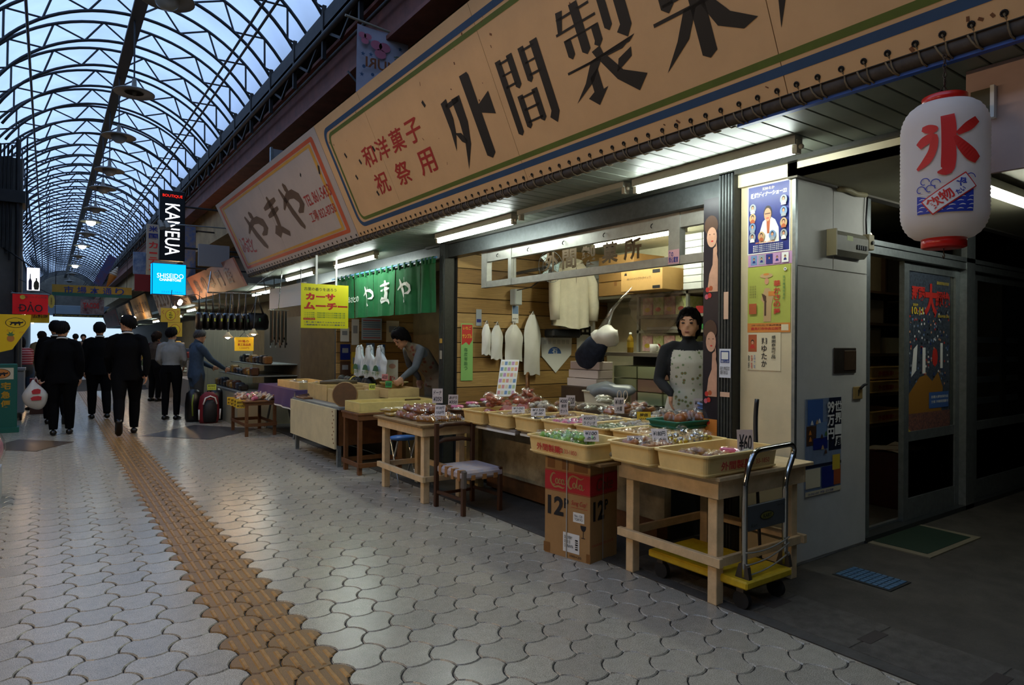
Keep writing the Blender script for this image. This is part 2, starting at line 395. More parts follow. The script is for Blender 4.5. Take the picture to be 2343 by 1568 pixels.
# -- shop front walls
M_cream = mat('cream_paint', '#c9bb98', 0.55, var=0.12, vscale=6)
M_white = mat('white_board', '#c6c5bd', 0.5, var=0.1, vscale=5)
M_alu = mat('aluminium', '#8b9292', 0.38, 0.65, var=0.25, vscale=25)
M_alud = mat('dark_aluminium', '#4a4f50', 0.42, 0.6, var=0.3, vscale=25)
M_shut = mat('shutter_rail', '#34342f', 0.5, 0.4, var=0.3, vscale=30)
M_wood = [mat('pine_board_%s' % n, c, 0.55, var=0.35, vscale=10, stretch=(0.6, 3, 14), bump=0.15) for n, c in (('honey', '#a5824a'), ('amber', '#9a763f'), ('tan', '#ad8a52'), ('umber', '#8f6c3a'))]
M_dim = mat('dim_wall', '#6a655a', 0.8, var=0.3, vscale=3)
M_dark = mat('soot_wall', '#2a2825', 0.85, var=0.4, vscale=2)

pil = struct('wall_pillar', MB().box(3.535, 4.345, 2.16, 2.53, 0.0, 2.27), M_white)
tag(pil, 'white boarded wall end between the sweet stall and the side door')
MB().box(3.528, 3.536, 2.168, 2.52, 0.0, 2.262).build('front_face', M_cream, pil)
MB().box(3.522, 3.545, 2.152, 2.172, 0.0, 2.25).build('corner_trim', M_alu, pil)
MB().box(3.54, 4.34, 2.152, 2.16, 0.02, 1.745).build('lower_board', M_white, pil)
MB().box(3.54, 3.93, 2.154, 2.161, 1.752, 2.25).build('upper_board', M_white, pil)
MB().box(3.936, 4.34, 2.152, 2.161, 1.752, 2.25).build('upper_board', M_white, pil)
struct('wall_passage_head', MB().box(3.50, 9.0, 2.13, 2.19, 2.25, 3.0), M_dim)
MB_ = MB().box(3.50, 9.0, -1.4, 2.16, 2.262, 2.30)
struct('ceiling_passage', MB_, mat('passage_ceiling', '#8f8a72', 0.7, var=0.15, vscale=3))
trim1 = struct('trim_1', MB().box(3.50, 3.545, -1.4, 2.53, 2.262, 2.34), mat('cream_trim', '#cfc6a6', 0.5, var=0.1, vscale=8)); trim1['label'] = 'cream fascia strip over the side passage'
struct('trim_2', MB().box(3.46, 3.56, -1.4, 6.6, 2.338, 2.375), M_shut)
struct('trim_3', MB().box(3.50, 3.62, 2.53, 11.4, 2.205, 2.36), M_alud)

# posts carrying the shutters
def post(y, label):
    p = thing('shutter_post', label, 'post', (3.52, y, 0))
    MB().box(3.46, 3.58, y-0.055, y+0.055, 0, 2.36).build('channel', M_shut, p)
    for k in range(5):
        MB().box(3.452, 3.462, y-0.05+k*0.022, y-0.05+k*0.022+0.012, 0, 2.35).build('rib', M_alud, p)
    return p
post1 = post(6.20, 'dark ribbed shutter post beside the green curtain'); post2 = post(2.58, 'dark ribbed shutter post next to the cream wall with posters')
decal((3.45, 2.57, 1.53), AWAY, UP, 0.035, 0.17, mat('sticker_pink', '#c9a58c', 0.5), post2, 'sticker'); decal((3.45, 2.575, 1.17), AWAY, UP, 0.085, 0.18, mat('sticker_white', '#c9ccd4', 0.5), post2, 'sticker')
decal((3.449, 2.575, 1.21), AWAY, UP, 0.065, 0.075, mat('ink_blue', '#2a3f78', 0.5), post2, 'sticker_print'); decal((3.448, 2.575, 1.217), AWAY, UP, 0.05, 0.045, mat('paper', '#d8d8d2', 0.6), post2, 'sticker_print')
text('宿じょき', (3.449, 2.575, 1.182), AWAY, UP, 0.055, 0.014, mat('paper', '#d8d8d2'), post2)
text('衛生推奨店\n優良食品', (3.449, 2.575, 1.125), AWAY, UP, 0.07, 0.05, mat('ink', '#15151a', 0.5), post2); decal((3.45, 2.575, 0.975), AWAY, UP, 0.07, 0.03, mat('sticker_pink', '#c9a58c'), post2, 'sticker')
decal((3.45, 6.20, 1.31), AWAY, UP, 0.06, 0.05, mat('sticker_amber', '#a8842e', 0.5), post1, 'sticker'); decal((3.45, 6.20, 1.16), AWAY, UP, 0.05, 0.09, mat('sticker_grey', '#8a8678', 0.5), post1, 'sticker')

# interior of the sweet shop: boarded side wall, back wall, ceiling
def boarded(name, x0, x1, y, z0, z1, n, face=-1, label=None):
    wl = struct(name, MB().box(x0, x1, y, y+0.06, z0, z1), M_dark)
    if label: wl['label'] = label
    h = (z1-z0)/n
    for k in range(n):
        MB().box(x0, x1, y-0.014, y, z0+k*h+0.004, z0+(k+1)*h-0.003, 0.003).build('board', M_wood[(k*7+3) % 4], wl)
    return wl
wp = boarded('wall_partition', 3.60, 5.8, 6.12, 0.0, 2.42, 15, label='side wall of honey pine boards behind the hanging bags')
struct('wall_back', MB().box(5.8, 5.9, 3.32, 6.18, 0, 2.5), mat('shop_back', '#c2bea0', 0.7, var=0.15))
struct('wall_inner', MB().box(3.62, 4.40, 2.53, 2.60, 0, 2.42).box(4.34, 4.40, 2.60, 3.32, 0, 2.42).box(4.40, 7.0, 3.26, 3.32, 0, 2.42), mat('shop_back', '#9a9678'))
struct('ceiling_shop', MB().box(3.6, 7.1, 2.2, 6.2, 2.42, 2.5), mat('shop_ceiling', '#c4c2a6', 0.75, var=0.12, vscale=4))
# neighbour with the green curtain
wp2 = boarded('wall_partition', 3.60, 4.9, 9.75, 0.0, 2.42, 15)
struct('wall_back', MB().box(4.9, 5.0, 6.18, 58.0, 0, 2.5), mat('neighbour_back', '#6d5a38', 0.7, var=0.3, vscale=4))
struct('ceiling_shop', MB().box(3.55, 5.0, 6.18, 58.0, 2.40, 2.5), mat('shop_ceiling', '#a3a186'))

# soffit under the big sign: cross planks
M_soff = [mat('soffit_%s' % n, c, 0.5, var=0.12, vscale=5) for n, c in (('grey', '#6c7165'), ('green', '#676d61'), ('pale', '#71766a'))]
sof = struct('ceiling_soffit', MB().box(2.74, 3.56, -1.4, 11.4, 2.378, 2.42), M_dark)
sof['label'] = 'planked soffit under the slanting signboards'
k = 0; y = -1.38
while y < 6.55:
    MB().box(2.735, 3.555, y+0.003, y+0.110, 2.362, 2.380, 0.003).build('soffit_plank', M_soff[k % 3], sof); y += 0.113; k += 1
rs = MB(); y = 6.56
while y < 11.4: rs.box(2.735, 3.555, y, y+0.034, 2.364, 2.38); y += 0.04
tag(rs.build('ribbed_soffit', M_soff[0], sof), kind='stuff')
struct('wall_upper', MB().box(3.62, 3.8, -1.4, 58, 2.42, 6.0), mat('upper_wall', '#6b5b45', 0.85, var=0.4, vscale=1.5))

# upper beams and gutter along the eaves
M_steel = mat('sooty_steel', '#33312f', 0.6, 0.3, var=0.4, vscale=5)
M_red = mat('rusty_beam', '#7a4232', 0.7, var=0.45, vscale=4)
struct('beam_rust', MB().box(2.78, 2.88, -3, 58, 4.30, 4.75).box(2.70, 2.96, -3, 58, 4.27, 4.31).box(2.70, 2.96, -3, 58, 4.74, 4.78), M_red)
struct('beam_plaster', MB().box(3.05, 3.6, -3, 58, 3.55, 4.55), mat('upper_plaster', '#c2a678', 0.85, var=0.35, vscale=2))
gut = struct('trim_gutter', MB().box(2.62, 2.66, -3, 58, 4.95, 5.17).box(2.62, 2.9, -3, 58, 4.95, 4.99).box(2.86, 2.9, -3, 58, 4.95, 5.2), M_steel)
pp = MB().cyl((2.60, -3, 4.86), (2.60, 58, 4.86), 0.035, n=8).cyl((2.68, -3, 4.62), (2.68, 58, 4.62), 0.02, n=6)
pp.build('eaves_pipe', M_steel, gut)
lz = MB()
for k in range(50):
    y0 = 2+k*1.12
    lz.bar((2.63, y0, 4.95), (2.63, y0+0.56, 4.66), 0.03); lz.bar((2.63, y0+0.56, 4.66), (2.63, y0+1.12, 4.95), 0.03); lz.bar((2.63, y0, 4.62), (2.63, y0, 5.25), 0.045)
tag(lz.build('eaves_lattice', M_steel, gut), kind='stuff')
struct('wall_eaves_behind', MB().box(2.95, 3.62, -3, 58, 4.75, 5.4), M_dark)

# -- vaulted translucent roof: sheets between arched trusses
XC, RB, ZB = 1.02, 1.94, 4.10; DEP = 0.28; RT = RB+DEP
def arc(r, th): return Vector((XC+r*math.cos(th), 0, ZB+r*math.sin(th)))
TH0, TH1 = math.radians(29), math.radians(151)
M_sheet = translucent('roof_sheet', '#d4def0', 0.72, 0.22, 0.9)
roof = struct('ceiling', MB().box(-0.98, -0.94, -3, 58, 5.02, 5.12), M_steel)
roof['label'] = 'vaulted arcade roof of translucent sheets'
Y0, DY, NT = 11.03-1.12*11, 1.12, 54
sh = MB(); n = 24
def sheetfn(u, v):
    p = arc(RT+0.035, TH0-0.06+(TH1-TH0+0.12)*u); return Vector((p.x, v*DY, p.z))
sh.grid(sheetfn, n, 1, True); ME_sheet = sh.mesh('roof_sheet', M_sheet)
for k in range(-1, NT-1):
    o = bpy.data.objects.new('roof_sheet', ME_sheet); C.objects.link(o); o.parent = roof; o.location = Vector((0, Y0+k*DY, 0))-roof.location
M_truss = mat('truss_paint', '#22262a', 0.55, 0.2, var=0.3, vscale=12)
tr0 = thing('roof_truss', 'arched lattice truss of thin dark steel spanning the arcade roof', 'roof truss', (XC, Y0, ZB), 'arched trusses of the arcade roof')
NS = 30
MB().tube([arc(RB, TH0+(TH1-TH0)*i/NS)+Vector((0, Y0, 0)) for i in range(NS+1)], 0.024, 5).build('lower_chord', M_truss, tr0)
MB().tube([arc(RT, TH0+(TH1-TH0)*i/NS)+Vector((0, Y0, 0)) for i in range(NS+1)], 0.024, 5).build('upper_chord', M_truss, tr0)
wb = MB(); NZ = 14
for i in range(NZ):
    a, b = TH0+(TH1-TH0)*i/NZ, TH0+(TH1-TH0)*(i+1)/NZ
    wb.cyl(arc(RB if i % 2 else RT, a)+Vector((0, Y0, 0)), arc(RT if i % 2 else RB, b)+Vector((0, Y0, 0)), 0.0145, n=4, cap=False)
wb.build('web', M_truss, tr0)
#MB().tube([arc(RT, TH0+(TH1-TH0)*i/NS)+Vector((0, Y0+DY*0.48, 0)) for i in range(NS+1)], 0.014, 4).build('half_rib', M_truss, tr0)
ORD = 'first second third fourth fifth sixth seventh eighth ninth tenth eleventh twelfth thirteenth fourteenth fifteenth sixteenth seventeenth eighteenth nineteenth twentieth'.split()
def truss_label(k):
    v = k-7                                              # the first one the picture shows
    if v < 0: return 'arched lattice truss of the roof stretch right overhead'
    return 'arched dark lattice roof truss, %s one counted away from the big dish lamp' % ORD[v] if v < 20 else 'tiny arched truss in the crowded far stretch of the roof'
tr0['label'] = truss_label(0)
for k in range(1, NT): copy_tree(tr0, (XC, Y0+k*DY, ZB), label=truss_label(k))
rg = thing('ridge_beam', 'dark ridge beam running under the crown of the arcade roof', 'beam', (XC-0.02, -2, 5.9))
MB().box(XC-0.07, XC+0.03, -2, 57.5, 5.86, 6.04).build('web_plate', M_truss, rg); MB().box(XC-0.10, XC+0.06, -2, 57.5, 5.845, 5.862).build('flange', M_truss, rg)
for i, (x, z) in enumerate(((2.12, 5.42), (2.20, 5.33), (-0.25, 5.45))):
    tag(MB().cyl((x, -2, z), (x, 57.5, z), 0.018, n=6).build('purlin_rod', M_truss), ['upper of the two thin rods along the eaves side of the roof', 'lower of the two thin rods along the eaves side of the roof', 'thin rod along the dark side of the vaulted roof'][i], 'rod', 'rods along the arcade roof')
# side and end walls that close the arcade
struct('wall_left', MB().box(-1.15, -1.0, 10.5, 58, 0, 5.1), mat('left_wall', '#3b3a38', 0.8, var=0.5, vscale=0.8))
struct('wall_left_near', MB().box(-2.5, -2.4, -3, 10.6, 0, 5.1).box(-2.4, -1.0, 10.5, 10.6, 0, 5.1), mat('left_wall', '#3b3a38'))
struct('wall_behind', MB().box(-2.5, 9.5, -3.1, -3.0, 0, 7.0), M_dim)
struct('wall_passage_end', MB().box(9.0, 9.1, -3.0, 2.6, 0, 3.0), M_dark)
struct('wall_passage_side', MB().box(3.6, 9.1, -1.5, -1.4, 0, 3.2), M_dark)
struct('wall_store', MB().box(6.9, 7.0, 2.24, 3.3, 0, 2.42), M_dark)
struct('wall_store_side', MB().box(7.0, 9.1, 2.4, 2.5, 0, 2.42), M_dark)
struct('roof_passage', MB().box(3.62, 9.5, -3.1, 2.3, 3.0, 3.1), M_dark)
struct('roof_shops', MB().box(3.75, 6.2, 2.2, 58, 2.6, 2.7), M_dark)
struct('ground_beyond', MB().box(-12, 14, 58, 120, -0.12, 0.0), mat('street', '#b5b2aa', 0.8))
struct('wall_beyond', MB().box(-12, 14, 95, 96, 0, 9), mat('far_facade', '#d8d6cc', 0.8))
# ================================================================ SIGNBOARDS, ROPE, LAMPS
SU = Vector((-0.42, 0, 0.907)).normalized(); SN = Vector((-0.907, 0, -0.42)).normalized()
def sp(y, t, l=0.0): return Vector((2.70, y, 2.41))+SU*t+SN*l
M_board = mat('sign_cream', '#d0a877', 0.6, var=0.10, vscale=3, bump=0.05)
M_board2 = mat('sign_grey_white', '#b5a79a', 0.6, var=0.10, vscale=2.5)
K_black = mat('paint_black', '#120f0c', 0.55, var=0.2, vscale=6); K_red = mat('paint_red', '#a3241c', 0.55, var=0.15, vscale=9)
K_blue = mat('paint_blue', '#1f4568', 0.55, var=0.2, vscale=5); K_green = mat('paint_green', '#55651c', 0.55, var=0.2, vscale=5)
K_brown = mat('paint_brown', '#5d4630', 0.6, var=0.25, vscale=4); K_orange = mat('paint_orange', '#c4552c', 0.55, var=0.2, vscale=3); K_ylw = mat('paint_yellow', '#cf9a35', 0.55, var=0.2, vscale=3)
K_rust = mat('rust_stain', '#7a4f2c', 0.8, var=0.4, vscale=30)
def panel(sign, y0, y1, m, t0=0.0, t1=1.19):
    mb = MB(); a = [sp(y0, t0), sp(y1, t0), sp(y1, t1), sp(y0, t1)]
    mb.poly([p+SN*0.0 for p in a][::-1], -SN*0.025); return mb.build('panel', m, sign)
def sq(sign, y, t, w, h, m, ang=0.0, name='paint_mark'):
    r = AWAY*math.cos(ang)+SU*math.sin(ang); u = -AWAY*math.sin(ang)+SU*math.cos(ang)
    return decal(sp(y, t, 0.0005), r, u, w, h, m, sign, name)
def rrect(y0, y1, t0, t1, r, n=6):
    pts = []
    for cy, ct, a in ((y1-r, t1-r, 0), (y0+r, t1-r, 1), (y0+r, t0+r, 2), (y1-r, t0+r, 3)):
        for k in range(n+1): th = (a+k/n)*PI/2; pts.append((cy+r*math.cos(th), ct+r*math.sin(th)))
    return pts
def stripe(sign, y0, y1, t0, t1, r, wd, m, lift=0.0012, wy=None):
    wy = wy or wd
    o = rrect(y0, y1, t0, t1, r); i = rrect(y0+wy, y1-wy, t0+wd, t1-wd, max(r-wd, 0.01)); n = len(o)
    mb = MB().add([sp(y, t, lift) for y, t in o]+[sp(y, t, lift) for y, t in i], [(k, n+k, n+(k+1) % n, (k+1) % n) for k in range(n)])
    return mb.build('border_stripe', m, sign)
def schar(sign, s, y, t, w, h, m, weight=0.0, shear=0.0, name='lettering'):
    return text(s, sp(y, t), AWAY, SU, w, h, m, sign, name, weight, shear, 0.0022)
big = thing('shop_signboard', 'long slanting cream signboard with huge black characters and green and blue border', 'signboard', (2.70, 3.0, 2.41))
for y0, y1 in ((-1.3, 1.688), (1.692, 3.638), (3.642, 5.50), (5.504, 6.645)): panel(big, y0, y1, M_board)
stripe(big, -1.25, 6.52, 0.082, 1.105, 0.14, 0.042, K_blue, wy=0.05); stripe(big, -1.16, 6.43, 0.142, 1.045, 0.11, 0.034, K_green, wy=0.035)
# the five big characters are painted in a heavy display hand: broad uprights, hairline crossbars
def strokes(sign, y, t, w, h, polys, m, name='character'):
    mb = MB()
    for pl in polys: mb.poly([sp(y-(px-0.5)*w, t+(py-0.5)*h, 0.0022) for px, py in pl])
    return mb.build(name, m, sign)
GAI = [[(0.02,0.84),(0.16,0.86),(0.17,0.62),(0.12,0.44),(0.0,0.24),(0.03,0.5)], [(0.10,0.80),(0.10,0.74),(0.40,0.76),(0.40,0.82)], [(0.26,0.82),(0.44,0.82),(0.43,0.5),(0.34,0.25),(0.12,-0.02),(0.24,0.30),(0.27,0.55)], [(0.10,0.45),(0.22,0.42),(0.30,0.30),(0.26,0.27),(0.18,0.32)],
       [(0.56,1.0),(0.72,1.0),(0.74,0.96),(0.74,0.05),(0.66,0.0),(0.57,0.05)], [(0.74,0.62),(0.98,0.70),(0.98,0.44),(0.74,0.52)]]
KAN = [[(0.03,1.0),(0.16,1.0),(0.16,0.04),(0.10,0.0),(0.03,0.04)], [(0.30,1.0),(0.43,1.0),(0.43,0.60),(0.36,0.56),(0.30,0.60)], [(0.10,0.965),(0.10,0.935),(0.35,0.935),(0.35,0.965)], [(0.10,0.81),(0.10,0.785),(0.35,0.785),(0.35,0.81)], [(0.10,0.66),(0.10,0.63),(0.35,0.63),(0.35,0.66)],
       [(0.57,1.0),(0.69,1.0),(0.69,0.60),(0.63,0.56),(0.57,0.60)], [(0.83,1.0),(0.98,1.0),(0.98,0.10),(0.88,-0.02),(0.77,0.07),(0.83,0.14)], [(0.63,0.965),(0.63,0.935),(0.9,0.935),(0.9,0.965)], [(0.63,0.81),(0.63,0.785),(0.9,0.785),(0.9,0.81)], [(0.63,0.66),(0.63,0.63),(0.9,0.63),(0.9,0.66)],
       [(0.26,0.48),(0.38,0.48),(0.38,0.08),(0.32,0.04),(0.26,0.08)], [(0.58,0.48),(0.70,0.48),(0.70,0.10),(0.64,0.06),(0.58,0.10)], [(0.32,0.455),(0.32,0.425),(0.64,0.425),(0.64,0.455)], [(0.32,0.30),(0.32,0.27),(0.64,0.27),(0.64,0.30)], [(0.32,0.14),(0.32,0.11),(0.64,0.11),(0.64,0.14)]]
strokes(big, 4.03, 0.53, 0.62, 0.60, GAI, K_black); strokes(big, 3.35, 0.535, 0.47, 0.49, KAN, K_black)
SEI = [[(0.30,1.0),(0.42,1.0),(0.42,0.54),(0.36,0.50),(0.30,0.54)], [(0.10,1.0),(0.20,0.99),(0.12,0.82),(0.05,0.80)], [(0.08,0.94),(0.08,0.915),(0.56,0.915),(0.56,0.94)], [(0.02,0.815),(0.02,0.79),(0.60,0.79),(0.60,0.815)], [(0.10,0.72),(0.20,0.72),(0.20,0.56),(0.15,0.52),(0.10,0.56)], [(0.50,0.72),(0.60,0.72),(0.60,0.56),(0.54,0.51),(0.48,0.55),(0.50,0.58)], [(0.12,0.72),(0.12,0.70),(0.58,0.70),(0.58,0.72)],
       [(0.66,0.95),(0.76,0.95),(0.76,0.64),(0.71,0.60),(0.66,0.64)], [(0.85,1.0),(0.98,1.0),(0.98,0.56),(0.90,0.47),(0.79,0.55),(0.85,0.60)], [(0.42,0.50),(0.54,0.52),(0.56,0.44),(0.46,0.42)], [(0.02,0.425),(0.02,0.40),(0.80,0.40),(0.98,0.47),(0.90,0.425)], [(0.36,0.41),(0.52,0.41),(0.34,0.24),(0.02,0.10),(0.22,0.25)], [(0.30,0.28),(0.43,0.34),(0.43,0.13),(0.50,0.14),(0.32,0.0),(0.20,0.10),(0.30,0.14)], [(0.48,0.40),(0.60,0.40),(0.74,0.22),(1.0,0.10),(0.86,-0.02),(0.64,0.16)], [(0.72,0.33),(0.90,0.38),(0.88,0.30),(0.66,0.22)]]
KA = [[(0.03,0.94),(0.03,0.915),(0.97,0.915),(0.97,0.94)], [(0.26,1.0),(0.37,1.0),(0.37,0.86),(0.26,0.86)], [(0.63,1.0),(0.74,1.0),(0.74,0.86),(0.63,0.86)], [(0.14,0.84),(0.28,0.84),(0.28,0.50),(0.21,0.45),(0.14,0.50)], [(0.74,0.84),(0.88,0.84),(0.88,0.52),(0.80,0.47),(0.74,0.52)], [(0.43,0.84),(0.58,0.84),(0.58,0.04),(0.50,0.0),(0.43,0.04)], [(0.16,0.83),(0.16,0.805),(0.86,0.805),(0.86,0.83)], [(0.16,0.67),(0.16,0.645),(0.86,0.645),(0.86,0.67)], [(0.16,0.53),(0.16,0.505),(0.86,0.505),(0.86,0.53)], [(0.02,0.43),(0.02,0.40),(0.98,0.40),(0.98,0.43)], [(0.36,0.42),(0.50,0.42),(0.34,0.20),(0.03,0.02),(0.22,0.22)], [(0.52,0.42),(0.66,0.40),(0.78,0.26),(1.0,0.14),(0.86,0.10),(0.64,0.20)]]
SHO = [[(0.02,0.96),(0.02,0.93),(0.48,0.93),(0.48,0.96)], [(0.06,0.80),(0.18,0.80),(0.17,0.35),(0.0,0.0),(0.06,0.40)], [(0.36,0.80),(0.48,0.80),(0.48,0.50),(0.42,0.46),(0.36,0.50)], [(0.10,0.80),(0.10,0.775),(0.46,0.775),(0.46,0.80)], [(0.10,0.56),(0.10,0.535),(0.46,0.535),(0.46,0.56)], [(0.62,0.96),(0.96,1.0),(0.92,0.90),(0.62,0.86)], [(0.58,0.88),(0.70,0.88),(0.68,0.36),(0.50,0.0),(0.58,0.40)], [(0.60,0.60),(0.60,0.575),(1.0,0.575),(1.0,0.60)], [(0.80,0.60),(0.92,0.60),(0.92,0.04),(0.86,0.0),(0.80,0.04)]]
strokes(big, 2.69, 0.555, 0.57, 0.56, SEI, K_black); strokes(big, 2.02, 0.575, 0.56, 0.60, KA, K_black); strokes(big, 1.37, 0.575, 0.56, 0.60, SHO, K_black)
for k, ch in enumerate('和洋菓子'): schar(big, ch, 5.74-k*0.30, 0.665, 0.25, 0.185, K_red, 0.014, name='red_character')
for k, ch in enumerate('祝祭用'): schar(big, ch, 5.69-k*0.44, 0.40, 0.27, 0.195, K_red, 0.014, name='red_character')
random.seed(3)
for k in range(60):                                       # scuffs and rust specks
    sq(big, random.uniform(-0.5, 6.5), random.choice((random.uniform(0.0, 0.06), random.uniform(0.8, 1.15), random.uniform(0.15, 1.1))), random.uniform(0.006, 0.03), random.uniform(0.004, 0.014), K_rust, random.uniform(0, 3), 'scuff')
for y, t in ((4.55, 0.80), (5.6, 0.70), (5.95, 0.66), (6.15, 0.55), (6.20, 0.78), (5.85, 0.33)): sq(big, y, t, 0.03, 0.05, K_black, 0.4, 'scuff')
# lower edge: pipe, grommets and the lashing rope
M_pipe = mat('old_pipe', '#4b4136', 0.75, var=0.45, vscale=20); M_rope = mat('rope', '#7a6a50', 0.9, var=0.3, vscale=60); M_eye = mat('grommet', '#1d1b19', 0.6, 0.3)
def lashing(sign, y0, y1, step):
    MB().cyl((2.735, y0, 2.388), (2.735, y1, 2.388), 0.030, n=12).build('lashing_pipe', M_pipe, sign)
    gm = MB().tube([sp(0, 0, 0.003)+(AWAY*math.cos(a)+SU*math.sin(a))*0.010-sp(0, 0) for a in [2*PI*i/10 for i in range(10)]], 0.0035, 4, True).add([SN*0.002+(AWAY*math.cos(a)+SU*math.sin(a))*0.009 for a in [2*PI*i/10 for i in range(10)]], [tuple(range(9, -1, -1))])
    me = gm.mesh('grommet', M_eye); y = y0+0.04; k = 0; rp = MB(); base = wloc(sign)
    while y < y1:
        if y1-y0 < 7.5 or y < 6.6:
            o = bpy.data.objects.new('grommet', me); C.objects.link(o); o.parent = sign; o.location = sp(y, 0.028)-base
        c = Vector((2.735, 0, 2.388)); g = sp(y, 0.028, 0.006); j1 = random.uniform(0.2, 0.35)*step; pts = [g]
        for i in range(6):
            a = PI*0.80+i*(PI*0.24); pts.append(Vector((c.x+0.036*math.cos(a), y-j1*i/5-0.004, c.z+0.036*math.sin(a))))
        rp.tube(pts, 0.0042, 4)
        j2 = random.uniform(0.45, 0.8)*step; pts = []
        for i in range(7):
            a = PI*0.62+i*(PI*0.22); pts.append(Vector((c.x+0.036*math.cos(a), y-j2-0.012*i, c.z+0.036*math.sin(a))))
        if k % 3 != 2: rp.tube(pts, 0.0042, 4)
        y += step*random.uniform(0.93, 1.07); k += 1
    tag(rp.build('lashing_rope', M_rope, sign), kind='stuff')
lashing(big, -1.3, 6.645, 0.097)
MB().box(2.735, 2.765, -1.3, 1.98, 2.345, 2.362).build('blue_edge', mat('blue_plastic', '#1d4a9c', 0.45), big)

yam = thing('shop_signboard', 'grey white slanting signboard with brown brush characters and red telephone numbers', 'signboard', (2.70, 9.0, 2.41))
panel(yam, 6.655, 9.05, M_board2); panel(yam, 9.055, 11.45, M_board2)
stripe(yam, 6.79, 11.30, 0.075, 1.13, 0.04, 0.042, K_orange, wy=0.09); stripe(yam, 6.92, 11.18, 0.125, 1.08, 0.03, 0.03, K_ylw, wy=0.07)
def brush(sign, y, t, w, h, segs, m, name='brush_character'):
    """brush strokes: polylines with width per point"""
    mb = MB()
    for sg in segs:
        L_, R_ = [], []
        for i, (px, py, wd) in enumerate(sg):
            a = sg[max(i-1, 0)]; b = sg[min(i+1, len(sg)-1)]; dx, dy = b[0]-a[0], b[1]-a[1]; l = math.hypot(dx, dy) or 1; nx, ny = -dy/l, dx/l
            wd *= 1.3; L_.append((px+nx*wd/2, py+ny*wd/2)); R_.append((px-nx*wd/2, py-ny*wd/2))
        pts = [sp(y-(q[0]-0.5)*w, t+(q[1]-0.5)*h, 0.0022) for q in L_]+[sp(y-(q[0]-0.5)*w, t+(q[1]-0.5)*h, 0.0022) for q in R_]; n = len(L_)
        mb.add(pts, [(i, i+1, n+i+1, n+i) for i in range(n-1)])
    return mb.build(name, m, sign)
YA = [[(0.0,0.52,0.04),(0.2,0.66,0.10),(0.45,0.74,0.12),(0.7,0.72,0.15),(0.88,0.60,0.17),(0.92,0.46,0.16),(0.80,0.36,0.12),(0.62,0.34,0.04)], [(0.42,1.0,0.05),(0.47,0.90,0.13),(0.52,0.80,0.08)], [(0.14,0.95,0.05),(0.24,0.70,0.12),(0.36,0.40,0.14),(0.52,0.12,0.13),(0.62,0.0,0.07)]]
MA = [[(0.12,0.78,0.06),(0.45,0.82,0.12),(0.85,0.86,0.07)], [(0.18,0.58,0.06),(0.5,0.62,0.12),(0.82,0.66,0.06)], [(0.48,1.0,0.06),(0.53,0.75,0.14),(0.54,0.45,0.13),(0.50,0.20,0.14),(0.32,0.10,0.13),(0.20,0.16,0.10),(0.34,0.27,0.10),(0.62,0.16,0.13),(0.86,0.02,0.10)]]
brush(yam, 9.88, 0.545, 0.95, 0.56, YA, K_brown); brush(yam, 8.92, 0.585, 0.78, 0.56, MA, K_brown); brush(yam, 8.12, 0.60, 0.72, 0.58, YA, K_brown)
schar(yam, 'TEL 861-5433', 7.29, 0.575, 0.82, 0.13, K_red, 0.012); schar(yam, '工場 832-8758', 7.34, 0.385, 0.82, 0.13, K_red, 0.012)
for k, ch in enumerate('ふるさと'): schar(yam, ch, 10.98-k*0.18, 0.45-0.02*k, 0.17, 0.24, K_red, 0.012)
sq(yam, 6.95, 0.80, 0.10, 0.04, K_black, 1.0, 'scuff'); sq(yam, 7.5, 0.86, 0.05, 0.03, K_black, 0.6, 'scuff')
lashing(yam, 6.655, 11.45, 0.14)

# small grey signs and the children's flag above the boards
fl = thing('doodle_flag', 'white hand drawn flag with pink petals and blue stars above the cream signboard', 'flag', (2.66, 6.0, 4.34))
M_flag = mat('flag_cloth', '#a8a6b4', 0.8, var=0.08); fx0, fx1 = 2.40, 2.93
MB().grid(lambda u, v: Vector((fx0+(fx1-fx0)*u, 6.0+0.02*math.sin(5*u+2*v), 4.345-0.95*v-0.0*u)), 8, 8).build('cloth', M_flag, fl)
MB().cyl((2.28, 6.0, 4.39), (3.04, 6.0, 4.33), 0.012, n=8).build('pole', mat('bamboo', '#8d8676', 0.6), fl)
def flagat(x, z, pts, w, h, m): return decal((x, 5.975, z), XP, UP, w, h, m, fl, 'drawing', pts=pts)
P_pink = mat('crayon_pink', '#b5697c', 0.8); P_blu = mat('crayon_blue', '#3d5573', 0.8); P_gr = mat('crayon_green', '#5b6b45', 0.8); P_or = mat('crayon_brown', '#7d4a2c', 0.8); P_yl = mat('crayon_yellow', '#a8a23f', 0.8)
for x, z, s in ((2.47, 4.22, 0.13), (2.63, 4.15, 0.20)):
    for a in (0.5, 2.6, 4.7): flagat(x+0.25*s*math.cos(a), z+0.25*s*math.sin(a), [(math.cos(t)*1.0, 0.75*math.sin(t)) for t in [i*PI/5 for i in range(10)]], s*0.62, s*0.62, P_pink)
star = [((1 if i % 2 == 0 else 0.42)*math.sin(i*PI/5), (1 if i % 2 == 0 else 0.42)*math.cos(i*PI/5)) for i in range(10)]
for x, z in ((2.45, 4.06), (2.53, 4.07), (2.84, 4.20), (2.44, 3.86), (2.90, 4.06)): flagat(x, z, star, 0.05, 0.05, P_blu)
for x, z in ((2.46, 3.94), (2.55, 3.88), (2.65, 3.85)): flagat(x, z, circ(10), 0.035, 0.035, P_blu)
for k in range(9):
    a = 2*PI*k/9; flagat(2.49+0.06*math.cos(a), 3.66+0.06*math.sin(a), circ(8), 0.05, 0.05, P_yl)
flagat(2.49, 3.66, circ(14), 0.10, 0.10, P_yl)
text('MURI', (2.64, 5.975, 3.99), -XP, UP, 0.33, 0.10, P_or, fl, weight=0.02, lift=-0.006)
